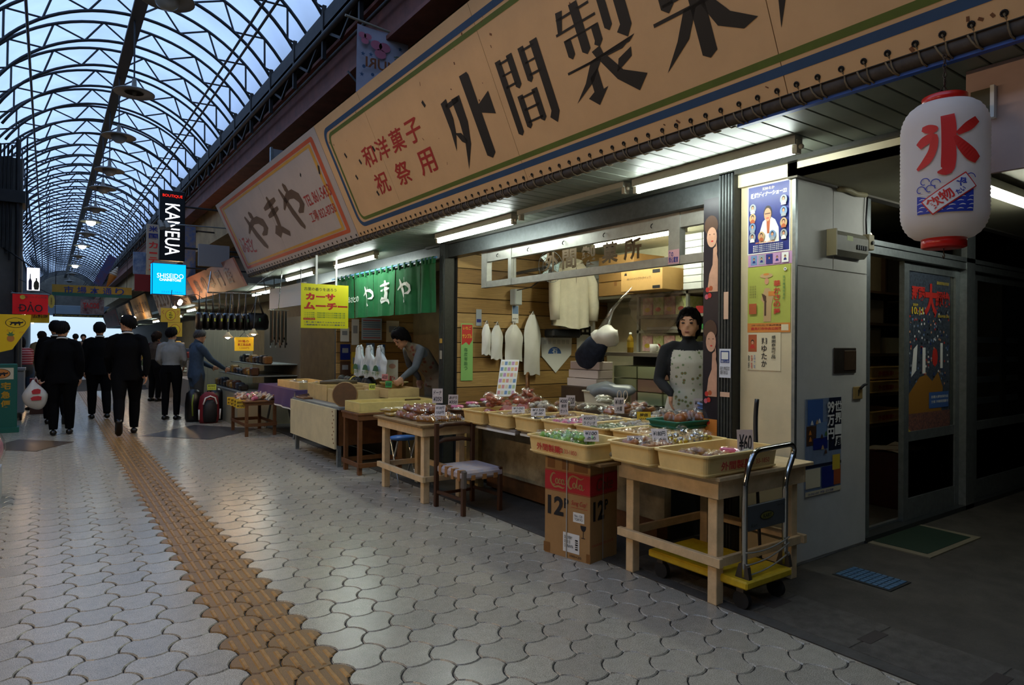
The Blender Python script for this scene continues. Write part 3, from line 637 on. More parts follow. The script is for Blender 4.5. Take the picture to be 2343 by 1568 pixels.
for k in range(5): flagat(2.81+0.02*math.cos(k*1.3), 4.10+0.02*math.sin(k*1.3), circ(6, 1, 0.3), 0.05, 0.03, P_gr)
gs = thing('hanging_sign', 'small grey sign with a red stroke poking up behind the grey white signboard', 'sign', (2.6, 9.0, 3.45))
MB().box(2.42, 2.80, 8.98, 9.02, 3.30, 3.86).build('plate', mat('grey_plate', '#7b7a7c', 0.6), gs); MB().box(2.40, 2.425, 8.97, 9.03, 3.2, 3.88).build('edge', M_alu, gs); text('し', (2.60, 8.975, 3.66), XP, UP, 0.12, 0.20, K_red, gs, weight=0.03)
# loose wires under the eaves
M_wire = mat('black_wire', '#171513', 0.6)
def sag(a, b, d, n=12):
    a, b = Vector(a), Vector(b); return [a.lerp(b, i/n)+Vector((0, 0, -d*4*(i/n)*(1-i/n))) for i in range(n+1)]
for i, (a, b, d) in enumerate((((2.66, 6.9, 4.25), (3.03, 6.3, 3.6), 0.05), ((2.99, 10.5, 4.1), (3.02, 3.0, 4.1), 0.18), ((3.03, 12, 3.75), (3.03, 2.5, 3.9), 0.05))):
    tag(MB().tube(sag(a, b, d), 0.012, 5).build('wire', M_wire), ['black wire dropping from the eaves behind the cream signboard', 'long black cable drooping along the rusty beam', 'thin black cable fixed along the plaster beam'][i], 'wire', 'wires under the eaves')

# -- fluorescent fittings
M_lit = glow('tube_lit', '#f4fff8', 40.0); M_batten = mat('batten', '#a9aa9e', 0.45, var=0.15, vscale=10); M_sock = mat('lamp_socket', '#b8b5a5', 0.5)
def fitting(name, label, p0, p1, lit=True, r=0.0165, tm=None, group='fluorescent lights'):
    p0, p1 = Vector(p0), Vector(p1); d = (p1-p0).normalized(); c = (p0+p1)/2
    t = thing(name, label, 'light', (c.x, c.y, c.z+0.05), group); side = d.cross(UP)
    MB().obox(c+UP*0.050, d*((p1-p0).length/2+0.02), side*0.034, UP*0.024).build('batten', M_batten, t)
    for e, s in ((p0, -1), (p1, 1)):
        MB().obox(e+d*s*0.008+UP*0.018, d*0.014, side*0.020, UP*0.034).build('socket', M_sock, t)
    if lit: MB().cyl(p0, p1, r, n=12).build('tube', tm or M_lit, t)
    q = p1+d*0.035; MB().ball(q+UP*0.015, 0.014, n=8, m=6).build('starter', M_sock, t)
    return t
fitting('fluorescent_light', 'lit fluorescent tube over the sweet stall next to the side passage', (3.15, 3.04, 2.29), (3.15, 1.93, 2.29))
fitting('fluorescent_light', 'lit fluorescent tube over the sweet stall beside the shutter post', (3.15, 5.72, 2.29), (3.15, 4.45, 2.29))
fitting('fluorescent_light', 'fluorescent fitting without a tube between the two lit ones', (3.13, 4.30, 2.30), (3.13, 3.14, 2.30), lit=False)
fitting('fluorescent_light', 'lit fluorescent tube in front of the green curtain', (3.15, 8.55, 2.29), (3.15, 7.25, 2.29))
fitting('fluorescent_light', 'lit fluorescent tube above the yellow hanging notice', (3.15, 10.75, 2.285), (3.15, 9.45, 2.285))
fitting('fluorescent_light', 'lit fluorescent tube above the hanging handbags', (3.15, 12.9, 2.16), (3.15, 11.6, 2.16))
fitting('fluorescent_light', 'lit fluorescent tube in the side passage behind the paper lantern', (4.30, 1.5, 2.17), (5.52, 1.5, 2.17), tm=glow('tube_old', '#f0f6ee', 24.0))
fitting('fluorescent_light', 'lit fluorescent tube inside the sweet shop above the cartons', (4.75, 4.0, 2.33), (4.75, 5.2, 2.33), tm=glow('tube_inner', '#fbffe8', 70.0))

# lamps of the shop fronts on the other side of the walkway
M_litw = glow('tube_warm', '#ffd9ae', 66.0)
for i, y in enumerate((1.0, 3.2, 5.4, 7.6)):
    t = fitting('fluorescent_light', 'warm tube under the awning of the shop fronts opposite, %s along the walkway' % ('first', 'second', 'third', 'fourth')[i], (-1.55, y+1.2, 2.30), (-1.55, y, 2.30), lit=False); MB().cyl((-1.55, y+1.2, 2.30), (-1.55, y, 2.30), 0.0165, n=10).build('tube', M_litw, t)
struct('ceiling_awning_opposite', MB().box(-2.4, -1.3, -1.0, 9.5, 2.375, 2.42), M_dim)

# -- paper lantern
lx, ly = 2.68, 1.052; lc = Vector((lx, ly, 1.92)); LZ0, LZ1 = 1.675, 2.173
ln = thing('paper_lantern', 'white ribbed paper lantern with a big red character hanging from the sign pipe', 'lantern', (lx, ly, 1.64))
def lrad(z):
    u = (z-LZ0)/(LZ1-LZ0); u = min(max(u, 0), 1); e = min(u, 1-u)
    k = min(1.0, e/0.20); return 0.066+(0.139-0.066)*math.sqrt(max(0, 1-(1-k)**2))
prof = []; NR = 34
for i in range(NR*2+1):
    z = LZ0+(LZ1-LZ0)*i/(NR*2); prof.append((lrad(z)+(0.0016 if i % 2 else -0.0012), z))
MB().lathe(prof, (lx, ly, 0), 36).build('paper_body', translucent('lantern_paper', '#ece5de', 0.35, 0.05, 3), ln)
M_lred = mat('lantern_red', '#c0180f', 0.3, coat=0.4)
for z0, z1 in ((LZ1-0.004, 2.200), (1.643, LZ0+0.004)):
    MB().lathe([(0.0, z0), (0.066, z0), (0.072, z0+0.003), (0.072, z1-0.003), (0.066, z1), (0.055, z1), (0.055, z0+0.004)], (lx, ly, 0), 28).build('end_ring', M_lred, ln)
ang0 = math.atan2(-ly, -lx)+0.02
def lwarp(dx, dz, z0):
    def fn(x, y):
        z = z0+y+dz; a = ang0+(x+dx)/0.139; r = lrad(z)+0.0044
        return Vector((lx+r*math.cos(a), ly+r*math.sin(a), z))
    return fn
K_lred = mat('print_red', '#c4231a', 0.5); K_lblue = mat('print_blue', '#24379a', 0.5); K_lwhite = mat('print_white', '#d8d4d0', 0.6)
def smooth3(pts, n=4):
    pts = [Vector(p) for p in pts]; out = []
    for i in range(len(pts)-1):
        p0, p1, p2, p3 = pts[max(i-1, 0)], pts[i], pts[i+1], pts[min(i+2, len(pts)-1)]
        for k in range(n): t = k/n; out.append(0.5*((2*p1)+(p2-p0)*t+(2*p0-5*p1+4*p2-p3)*t*t+(3*p1-p0-3*p2+p3)*t**3))
    return out+[pts[-1]]
def lpoly(pts, z0, m, name='print'):
    f = lwarp(0, 0, z0); return MB().poly([f(x, y) for x, y in pts]).build(name, m, ln)
def lstroke(path, z0, m, name='print', wd=None):
    if len(path) > 2 and len(path[0]) > 2: path = [tuple(q) for q in smooth3(path)]
    f = lwarp(0, 0, z0); mb = MB(); Lp, Rp = [], []
    for i, p in enumerate(path):
        wdt = p[2] if len(p) > 2 else wd
        a = path[max(i-1, 0)]; b = path[min(i+1, len(path)-1)]; dx, dy = b[0]-a[0], b[1]-a[1]; l = math.hypot(dx, dy) or 1
        Lp.append(f(p[0]-dy/l*wdt/2, p[1]+dx/l*wdt/2)); Rp.append(f(p[0]+dy/l*wdt/2, p[1]-dx/l*wdt/2))
    n = len(Lp); return mb.add(Lp+Rp, [(i, i+1, n+i+1, n+i) for i in range(n-1)]).build(name, m, ln)
# the big character for ice, brushed in red
zc = 1.985
for st in ([(0.006,0.105,0.040),(0.010,0.06,0.044),(0.010,0.0,0.042),(0.010,-0.05,0.044),(0.004,-0.088,0.036),(-0.022,-0.092,0.006)], [(-0.070,0.070,0.014),(-0.052,0.066,0.030),(-0.030,0.060,0.026),(-0.022,0.056,0.008)],
           [(-0.082,0.010,0.026),(-0.06,0.026,0.034),(-0.034,0.034,0.026),(-0.036,-0.01,0.026),(-0.056,-0.048,0.028),(-0.086,-0.072,0.010)], [(0.098,0.085,0.024),(0.068,0.060,0.032),(0.034,0.036,0.014)], [(0.028,0.028,0.012),(0.050,-0.006,0.034),(0.078,-0.038,0.044),(0.100,-0.056,0.030)]):
    lstroke(st, zc, K_lred, 'red_character')
# wave band with a tilted label
_wf = lwarp(0, 0, 1.812)
def wave_top(x): return 0.004+0.018*max(0, x/0.086)**2+0.010*math.sin(40*x)
MB().grid(lambda u, v: _wf(-0.086+0.172*u, -0.060+(wave_top(-0.086+0.172*u)+0.060)*v), 28, 5).build('wave_print', K_lblue, ln)
for k in range(26):
    x = -0.075+0.03*(k % 6)+0.006*(k//6 % 2); z = -0.052+0.014*(k//6)
    lstroke([(x-0.010, z, 0.0012), (x, z+0.003, 0.0034), (x+0.010, z+0.001, 0.0012)], 1.812, K_lwhite, 'wave_crest')
for cx_, cz_ in ((-0.062, 0.052), (-0.03, 0.044), (-0.075, 0.025), (-0.045, 0.025), (0.075, 0.056)):
    lstroke([(cx_+0.017*math.cos(a)*(1-a/9), cz_+0.017*math.sin(a)*(1-a/9), 0.003) for a in [i*0.5 for i in range(11)]], 1.812, K_lblue, 'wave_curl')
ca, sa = math.cos(0.62), math.sin(0.62)
def rot2(px, py): return (0.012+px*ca-py*sa, 0.004+px*sa+py*ca)
for (hw, hh, m_, ex) in ((0.080, 0.031, K_lred, 0.0022), (0.076, 0.027, K_lwhite, 0.0034)):
    def lab(u, v, hw=hw, hh=hh, ex=ex):
        q = _wf(*rot2(hw*(2*u-1), hh*(2*v-1))); return q+(q-Vector((lx, ly, q.z))).normalized()*ex
    MB().grid(lab, 16, 8).build('tilted_label', m_, ln)
def ltext(s, px, py, w, h, m, weight):
    f = lwarp(0, 0, 1.812)
    def fn(x, y):
        q = f(*rot2(px+x, py+y)); return q+(q-Vector((lx, ly, q.z))).normalized()*0.0048
    text(s, (0, 0, 0), XP, UP, w, h, m, ln, weight=weight, warp=fn)
ltext('飲物', -0.030, 0, 0.082, 0.045, K_lred, 0.02); ltext('冷', 0.052, 0.010, 0.030, 0.026, K_lblue, 0.03); ltext('たい', 0.030, -0.012, 0.030, 0.018, K_lblue, 0.03)
hk = MB().tube([(lx, ly, 2.20), (lx, ly, 2.235), (lx+0.006, ly, 2.25), (lx, ly, 2.262), (lx-0.006, ly, 2.25), (lx, ly, 2.238)], 0.0025, 5).tube([(lx-0.06, ly, 2.195), (lx-0.01, ly, 2.235), (lx+0.01, ly, 2.235), (lx+0.06, ly, 2.195)], 0.0018, 4)
for i in range(6):
    z = 2.262+i*0.017; a = (i % 2)*PI/2; hk.tube([(lx+0.006*math.cos(a)*math.cos(t), ly+0.006*math.sin(a)*math.cos(t), z+0.010*math.sin(t)) for t in [2*PI*j/8 for j in range(8)]], 0.0018, 4, True)
hk.build('hook_chain', mat('rusty_chain', '#4a3a30', 0.6, 0.5), ln)
MB().tube([(lx, ly, 1.643), (lx, ly, 1.625), (lx+0.008, ly, 1.615), (lx, ly, 1.605), (lx-0.008, ly, 1.615)], 0.002, 5).build('bottom_loop', mat('rusty_chain', '#4a3a30'), ln)

# hanging grey-pink panel at the passage corner, with a small framed plate
pk = thing('corner_panel', 'pinkish grey board hung over the side passage behind the lantern', 'panel', (2.94, 0.0, 1.95))
MB().box(2.93, 2.95, -1.3, 1.075, 1.945, 2.36).build('sheet', mat('pink_grey_sheet', '#c4a89c', 0.6, var=0.12, vscale=4), pk)
fp = thing('framed_plate', 'small dark plate with a bright white edge behind the lantern', 'sign', (2.91, 1.03, 2.2))
MB().box(2.905, 2.928, 0.985, 1.05, 2.165, 2.265).build('plate', mat('olive_plate', '#4e4a33', 0.6), fp); MB().box(2.902, 2.929, 0.972, 0.985, 2.15, 2.272).build('edge', mat('bright_edge', '#e6e8e4', 0.4), fp)

# -- hanging arcade lamps: flat enamel dish with a glass bowl
M_dish = mat('lamp_enamel', '#6f6a60', 0.5, 0.2, var=0.2, vscale=8); M_glass = mat('milk_glass', '#9a9c98', 0.25)
def arcade_lamp(y, label, lit, z=4.72, bowl=True):
    t = thing('arcade_lamp', label, 'lamp', (0.98, y, z), 'dish lamps hanging along the arcade ridge'); c = (0.98, y, z)
    MB().lathe([(0.0, 0.10), (0.05, 0.10), (0.07, 0.075), (0.22, 0.045), (0.262, 0.022), (0.262, 0.008), (0.25, 0.012), (0.13, 0.03), (0.12, 0.02)], c, 28).build('dish', M_dish, t)
    MB().lathe([(0.0, 0.22), (0.028, 0.22), (0.034, 0.10), (0.05, 0.10)], c, 12).build('cap', M_dish, t)
    if bowl: MB().lathe([(0.118, 0.028), (0.12, 0.0), (0.10, -0.05), (0.055, -0.085), (0.0, -0.095)], c, 20).build('glass_bowl', glow('lamp_bowl_lit', '#f6ffd8', 14.0) if lit else M_glass, t)
    else: MB().lathe([(0.118, 0.028), (0.09, 0.06), (0.0, 0.07)], c, 16).build('socket_cup', mat('lamp_hole', '#2a2622', 0.8), t); MB().ball((0.98, y, z+0.02), 0.03, 0.03, 0.05).build('bare_socket', M_dish, t)
    MB().cyl((0.98, y, z+0.2), (0.98, y, 5.86), 0.012, n=6).build('rod', M_truss, t)
LY = [7.6, 10.75, 13.2, 15.3, 17.2, 20.0, 22.2, 24.8, 28, 31.5, 35.5, 40, 45]
LL = ['dish lamp with a milky glass bowl right above the walkway, largest of the row', 'dish lamp with an empty socket instead of a bowl, second of the row', 'unlit dish lamp with a milky bowl, third of the row', 'unlit dish lamp, fourth of the row', 'unlit dish lamp with a pale bowl, fifth of the row', 'unlit dish lamp just before the first lit one', 'first lit dish lamp glowing white over the walkway', 'unlit dish lamp between the two lit ones', 'second lit dish lamp glowing white over the walkway']
for i, y in enumerate(LY): arcade_lamp(y, LL[i] if i < len(LL) else 'tiny dish lamp far down the arcade', i in (6, 8, 10), 4.80 if i < 3 else 4.66, i not in (1,))
# ================================================================ THE SWEET STALL
M_crate = mat('crate_yellow', '#e4c47e', 0.42, var=0.14, vscale=9, coat=0.1)
M_crate_d = mat('crate_green', '#1f6b55', 0.4, var=0.15, vscale=9)
M_pwood = mat('peach_paint', '#d6b88a', 0.6, var=0.22, vscale=14, bump=0.15)
M_pwood2 = mat('cream_plank', '#b8a06a', 0.6, var=0.25, vscale=14)
M_ply = mat('plywood_edge', '#8a6c42', 0.7, var=0.35, vscale=20)
M_bwood = mat('dark_brown_wood', '#4a2c18', 0.45, var=0.35, vscale=10, stretch=(4, 4, 0.6))
M_mwood = mat('mid_brown_wood', '#6d4522', 0.5, var=0.35, vscale=12)
K_ink = mat('ink', '#15151a', 0.5); M_paper = mat('paper', '#d8d8d2', 0.6); M_card = mat('card_stock', '#b9aba6', 0.6); M_cardy = mat('yellow_card', '#c8a526', 0.6)
K_cred = mat('crate_print_red', '#b3201a', 0.5)
def rr_ring(hx, hy, r, z, n=4):
    pts = []
    for cx, cy, a in ((hx-r, hy-r, 0), (-hx+r, hy-r, 1), (-hx+r, -hy+r, 2), (hx-r, -hy+r, 3)):
        for k in range(n+1): th = (a+k/n)*PI/2; pts.append(Vector((cx+r*math.cos(th), cy+r*math.sin(th), z)))
    return pts
def tray_mesh(lx, ly, h, r=0.028, th=0.006, lip=0.012, taper=0.012):
    """open plastic tray: outer wall, rolled rim, inner wall, floor; centred, bottom at z = 0"""
    mb = MB(); hx, hy = lx/2, ly/2
    rings = [rr_ring(hx-taper-0.010, hy-taper-0.010, r, 0.0), rr_ring(hx-taper-0.004, hy-taper-0.004, r, 0.008), rr_ring(hx-taper+0.004, hy-taper+0.004, r, 0.011), rr_ring(hx-taper+0.004, hy-taper+0.004, r, 0.017), rr_ring(hx-taper-0.002, hy-taper-0.002, r, 0.019),
             rr_ring(hx-0.006, hy-0.006, r, h-0.014), rr_ring(hx+lip*0.5, hy+lip*0.5, r+0.004, h-0.012), rr_ring(hx+lip*0.6, hy+lip*0.6, r+0.004, h-0.003), rr_ring(hx+lip*0.4, hy+lip*0.4, r+0.004, h), rr_ring(hx-th-0.004, hy-th-0.004, r, h-0.002), rr_ring(hx-th-taper, hy-th-taper, r, 0.010)]
    n = len(rings[0]); vs = [p for rg_ in rings for p in rg_]; fs = [tuple(range(n-1, -1, -1))]
    for j in range(len(rings)-1):
        for i in range(n): k = (i+1) % n; fs.append((j*n+i, j*n+k, (j+1)*n+k, (j+1)*n+i))
    fs.append(tuple((len(rings)-1)*n+i for i in range(n)))
    return mb.add(vs, fs)
_TM = {}
def crate(x, y, z, lx, ly, h, label, m=None, group='yellow sweet crates', name='sweet_crate', cat='crate'):
    key = (round(lx, 3), round(ly, 3), h, (m or M_crate).name)
    if key not in _TM: _TM[key] = tray_mesh(lx, ly, h).mesh(name, m or M_crate)
    o = bpy.data.objects.new(name, _TM[key]); C.objects.link(o); o.location = (x, y, z); return tag(o, label, cat, group)
def crate_print(o, face, lx, ly):
    """red maker's line printed on a long side"""
    x, y, z = o.location
    if face == 'walk':
        base, right, nrm = Vector((x-lx/2+0.004, y, z+0.052)), AWAY, -XP; tilt = Vector((-0.06, 0, 1))
    else:
        base, right, nrm = Vector((x, y-ly/2+0.004, z+0.052)), XP, -Vector((0, 1, 0)); tilt = Vector((0, -0.06, 1))
    base = base+nrm*0.002; w = max(lx, ly)
    text('外間製菓', base-right*w*0.115, right, tilt, w*0.40, 0.044, K_cred, o, weight=0.022); text('33-1850', base+right*w*0.245, right, tilt, w*0.19, 0.024, K_cred, o, weight=0.006)
    ph = [(-1,0.25),(-0.9,0.85),(0,1.0),(0.9,0.85),(1,0.25),(0.55,0.25),(0.5,0.5),(-0.5,0.5),(-0.55,0.25)]
    decal(base+right*w*0.10, right, tilt, 0.030, 0.028, K_cred, o, 'handset_print', 0.002, ph); decal(base+right*w*0.10-UP*0.003, right, tilt, 0.022, 0.018, K_cred, o, 'telephone_print', 0.002, [(-1,-1),(1,-1),(0.7,0.6),(-0.7,0.6)]); decal(base+right*w*0.10-UP*0.003, right, tilt, 0.008, 0.008, M_crate, o, 'dial_print', 0.003, circ(10))

# -- front display table
def leg_table(name, label, x0, x1, y0, y1, h, m, leg=0.055, apron=0.095, st=0.22, top=0.02, over=0.03, topm=None, inset=0.03):
    t = thing(name, label, 'table', ((x0+x1)/2, (y0+y1)/2, 0))
    MB().box(x0-over, x1+over, y0-over, y1+over, h-top, h, 0.003).build('tabletop', topm or m, t)
    for sx in (0, 1):
        for sy in (0, 1):
            lx_ = x0+inset if sx == 0 else x1-inset-leg; ly_ = y0+inset if sy == 0 else y1-inset-leg
            MB().box(lx_, lx_+leg, ly_, ly_+leg, 0, h-top, 0.003).build('leg', m, t)
    z1 = h-top
    for (a, b, c, d) in ((x0, x0+0.02, y0, y1), (x1-0.02, x1, y0, y1), (x0+0.02, x1-0.02, y0, y0+0.02), (x0+0.02, x1-0.02, y1-0.02, y1)): MB().box(a, b, c, d, z1-apron, z1, 0.002).build('apron', m, t)
    if st:
        w_ = 0.045
        for (a, b, c, d) in ((x0, x0+inset, y0-0.01, y1+0.01), (x1-inset, x1, y0-0.01, y1+0.01)): MB().box(a, b, c, d, st-w_/2, st+w_/2, 0.002).build('stretcher', m, t)
        for (a, b, c, d) in ((x0+inset, x1-inset, y0+inset-0.022, y0+inset), (x0+inset, x1-inset, y1-inset, y1-inset+0.022)): MB().box(a, b, c, d, st-w_/2-0.004, st+w_/2-0.004, 0.002).build('stretcher', m, t)
    return t
ft = leg_table('display_table', 'peach painted wooden table standing over the yellow trolley', 2.66, 3.42, 2.02, 2.70, 0.645, M_pwood)

# -- trolley
tro = thing('platform_trolley', 'yellow platform trolley with a chrome push handle parked under the front table', 'trolley', (2.9, 2.18, 0))
M_ytro = mat('trolley_yellow', '#c9a81c', 0.55, var=0.25, vscale=18); M_chrome = mat('chrome', '#b9bab8', 0.12, 1.0); M_rub = mat('rubber', '#171615', 0.8)
MB().box(2.72, 3.10, 1.90, 2.53, 0.112, 0.152, 0.008).build('deck', M_ytro, tro)
hp = [(2.765, 1.945, 0.16), (2.765, 1.945, 0.56), (2.772, 1.945, 0.63), (2.80, 1.945, 0.70), (2.835, 1.945, 0.745), (2.87, 1.945, 0.762), (2.94, 1.945, 0.766), (3.10, 1.945, 0.770), (3.155, 1.945, 0.768), (3.178, 1.945, 0.745), (3.172, 1.945, 0.71), (3.13, 1.945, 0.64), (3.108, 1.945, 0.58), (3.105, 1.945, 0.50), (3.105, 1.945, 0.16)]
def smooth_path(pts, n=4):
    pts = [Vector(p) for p in pts]; out = []
    for i in range(len(pts)-1):
        p0, p1, p2, p3 = pts[max(i-1, 0)], pts[i], pts[i+1], pts[min(i+2, len(pts)-1)]
        for k in range(n):
            t = k/n; out.append(0.5*((2*p1)+(p2-p0)*t+(2*p0-5*p1+4*p2-p3)*t*t+(3*p1-p0-3*p2+p3)*t**3))
    return out+[pts[-1]]
MB().tube(smooth_path(hp), 0.0145, 10).build('push_handle', M_chrome, tro)
hpan = MB().box(2.775, 3.095, 1.938, 1.950, 0.375, 0.50, 0.003).build('handle_panel', mat('grey_sheet', '#4a4d4c', 0.5), tro)
decal((2.935, 1.937, 0.437), XP, UP, 0.12, 0.045, mat('badge_dark', '#1a1c16', 0.5), hpan, 'badge', pts=circ(20)); decal((2.935, 1.9365, 0.437), XP, UP, 0.105, 0.034, mat('badge_olive', '#6f6a2c', 0.5), hpan, 'badge_ring', 0.0014, circ(20)); text('KART', (2.935, 1.936, 0.437), XP, UP, 0.07, 0.018, mat('badge_dark', '#1a1c16'), hpan, weight=0.03, lift=0.003)
text('max 150kg', (3.05, 1.937, 0.475), XP, UP, 0.06, 0.012, mat('badge_dark', '#1a1c16'), hpan); text('Kart', (2.83, 1.937, 0.400), XP, UP, 0.05, 0.018, mat('badge_dark', '#1a1c16'), hpan)
for x in (2.765, 3.105):
    MB().poly([(x-0.012, 1.91, 0.152), (x-0.012, 1.99, 0.152), (x-0.012, 1.97, 0.22), (x-0.012, 1.945, 0.235), (x-0.012, 1.92, 0.21)], (0.024, 0, 0)).build('hinge_bracket', mat('bracket', '#4b443d', 0.5, 0.5), tro)
rp = MB()
for z0, z1 in ((0.28, 0.30), (0.22, 0.27), (0.17, 0.22)): rp.tube(sag((2.755, 1.93, z0), (3.12, 1.93, z1), 0.02), 0.004, 5)
rp.build('tie_rope', mat('white_rope', '#8f8c80', 0.9), tro)
for x in (2.77, 3.05):
    for y in (1.96, 2.47):
        w_ = MB().cyl((x-0.013, y, 0.045), (x+0.013, y, 0.045), 0.045, n=16).build('wheel', M_rub, tro); MB().box(x-0.02, x+0.02, y-0.02, y+0.02, 0.085, 0.113).build('caster_fork', mat('bracket', '#4b443d'), tro)
text('カート', (2.86, 2.30, 0.152), AWAY, Vector((1, 0, 0)), 0.22, 0.10, K_ink, tro, weight=0.01)

# -- big carton with the crate on top
bx = thing('drinks_carton', 'tall brown drinks carton with red band and black 12P print carrying a yellow crate', 'carton', (2.70, 3.03, 0))
M_kraft = mat('kraft_board', '#a07a4a', 0.75, var=0.12, vscale=8); M_tape = mat('brown_tape', '#7a5226', 0.4); K_coke = mat('carton_red', '#a51c24', 0.6)
A_, B_ = Vector((2.519, 3.195, 0)), Vector((2.585, 2.855, 0)); e1 = (B_-A_); W1 = e1.length; e1.normalize(); e2 = Vector((-e1.y, e1.x, 0)); 
if e2.x < 0: e2 = -e2
W2 = 0.27; CB = [A_, B_, B_+e2*W2, A_+e2*W2]
MB().poly(CB, (0, 0, 0.598)).build('box', M_kraft, bx)
nf = e1.cross(UP)
def cf(u, z): return A_+e1*(u*W1)+UP*z            # on the walkway face
def cs(u, z): return B_+e2*(u*W2)+UP*z            # on the side face
def onf(u, z, w, h, m, name, lift=0.0015, pts=None): return decal(cf(u, z), e1, UP, w, h, m, bx, name, lift, pts)
def ons(u, z, w, h, m, name, lift=0.0015, pts=None): return decal(cs(u, z), e2, UP, w, h, m, bx, name, lift, pts)
onf(0.5, 0.452, W1, 0.115, K_coke, 'red_band'); ons(0.5, 0.452, W2, 0.115, K_coke, 'red_band')
for z in (0.514, 0.390): onf(0.5, z, W1, 0.003, K_coke, 'red_line'); ons(0.5, z, W2, 0.003, K_coke, 'red_line')
def script(face, u0, z0, w, h, segs, m, name='script_lettering'):
    mb = MB()
    for sg in segs:
        sg = smooth3([Vector(q) for q in sg], 5); Lp, Rp = [], []
        for i, q in enumerate(sg):
            a = sg[max(i-1, 0)]; b = sg[min(i+1, len(sg)-1)]; dx, dy = (b.x-a.x)*w, (b.y-a.y)*h; l = math.hypot(dx, dy) or 1; hw = q.z*h/2
            for lst, sgn in ((Lp, 1), (Rp, -1)): lst.append(face(u0, z0)+e1*((q.x-0.5)*w-dy/l*hw*sgn)+UP*((q.y-0.5)*h+dx/l*hw*sgn)+nf*0.003)
        n = len(Lp); mb.add(Lp+Rp, [(i, i+1, n+i+1, n+i) for i in range(n-1)])
    return mb.build(name, m, bx)
def oval(cx, cy, rx, ry, k=0.09): return [(cx+rx*math.cos(t), cy+ry*math.sin(t), k*(0.7+0.5*abs(math.cos(t)))) for t in [0.6+2*PI*i/10 for i in range(11)]]
COLA = [[(0.17,0.92,.05),(0.15,1.0,.08),(0.10,0.95,.13),(0.05,0.70,.15),(0.05,0.42,.15),(0.10,0.24,.12),(0.18,0.26,.06)], [(0.07,0.22,.05),(0.16,0.10,.12),(0.27,0.16,.13),(0.38,0.10,.10),(0.44,0.16,.03)], oval(0.22,0.50,0.035,0.16), [(0.33,0.60,.08),(0.30,0.66,.06),(0.275,0.50,.11),(0.29,0.36,.09),(0.33,0.38,.04)], oval(0.38,0.50,0.034,0.15), [(0.415,0.66,.08),(0.415,0.44,.10),(0.43,0.34,.06),(0.46,0.42,.03)], [(0.47,0.60,.07),(0.50,0.62,.07)],
        [(0.66,0.86,.05),(0.63,0.95,.08),(0.585,0.86,.13),(0.545,0.60,.15),(0.55,0.32,.15),(0.60,0.16,.12),(0.66,0.24,.05)], [(0.60,0.80,.03),(0.64,1.0,.08),(0.76,0.96,.12),(0.88,0.86,.09),(0.96,0.98,.03)], oval(0.705,0.40,0.036,0.16), [(0.80,0.92,.05),(0.775,0.70,.09),(0.775,0.36,.11),(0.79,0.24,.07),(0.82,0.30,.03)], oval(0.87,0.36,0.036,0.15), [(0.91,0.52,.08),(0.91,0.28,.10),(0.93,0.18,.06),(0.98,0.30,.03)]]
script(cf, 0.50, 0.450, W1*0.80, 0.092, COLA, M_kraft)
text('Coke', cs(0.52, 0.452), e2, UP, W2*0.6, 0.075, mat('kraft_dim', '#6a3a2c', 0.7), bx, weight=0.01, shear=0.3, lift=0.003)
text('12', cf(0.25, 0.30), e1, UP, W1*0.36, 0.115, K_ink, bx, weight=0.035, lift=0.003); text('P', cf(0.49, 0.325), e1, UP, W1*0.10, 0.06, K_ink, bx, weight=0.03, lift=0.003)
text('12', cs(0.30, 0.30), e2, UP, W2*0.40, 0.115, K_ink, bx, weight=0.035, lift=0.003); text('P', cs(0.58, 0.325), e2, UP, W2*0.12, 0.06, K_ink, bx, weight=0.03, lift=0.003)
text('Sung Cup!', cf(0.77, 0.335), e1, UP, W1*0.34, 0.035, K_coke, bx, shear=0.3, lift=0.003); onf(0.77, 0.310, W1*0.36, 0.002, K_coke, 'red_line')
onf(0.76, 0.255, W1*0.24, 0.058, M_paper, 'shipping_label'); text('No. 120\nTOKYO', cf(0.76, 0.255), e1, UP, W1*0.18, 0.035, K_ink, bx, lift=0.003)
onf(0.60, 0.095, W1*0.36, 0.115, M_paper, 'shipping_label'); text('DELIVERY\n0120 33\nOKINAWA', cf(0.55, 0.10), e1, UP, W1*0.2, 0.07, K_ink, bx, lift=0.003)
for k in range(5): onf(0.72, 0.065+k*0.013, 0.02, 0.006 if k % 2 else 0.009, K_ink, 'bar_print', 0.003)
onf(0.86, 0.195, 0.042, 0.038, K_ink, 'glass_symbol', pts=[(-1,1),(1,1),(0.9,0.1),(0.4,-0.7),(-0.4,-0.7),(-0.9,0.1)]); onf(0.86, 0.165, 0.004, 0.05, K_ink, 'glass_symbol'); onf(0.86, 0.141, 0.028, 0.004, K_ink, 'glass_symbol')
text('TOKAN KOGYO CO.LTD', cs(0.45, 0.10), e2, UP, W2*0.8, 0.014, K_coke, bx, lift=0.003); text('100×20', cf(0.70, 0.02), e1, UP, W1*0.25, 0.014, K_ink, bx, lift=0.003)
for u, w_ in ((0.1, 0.03), (0.18, 0.03), (0.46, 0.05), (0.8, 0.10)): onf(u, 0.56, w_, 0.07, M_tape, 'tape')
onf(0.5, 0.30, 0.008, 0.60, mat('strap_white', '#9b968a', 0.5), 'strap', 0.004); ons(0.45, 0.30, 0.008, 0.60, mat('strap_white', '#9b968a'), 'strap', 0.004); onf(0.05, 0.035, 0.05, 0.06, M_tape, 'tape'); onf(0.97, 0.03, 0.03, 0.05, M_tape, 'tape')
bd = tag(MB().box(2.50, 2.905, 2.68, 3.25, 0.598, 0.616, 0.003).build('plywood_board', M_ply), 'worn plywood board lying on the tall drinks carton', 'board')
LZ = 0.106
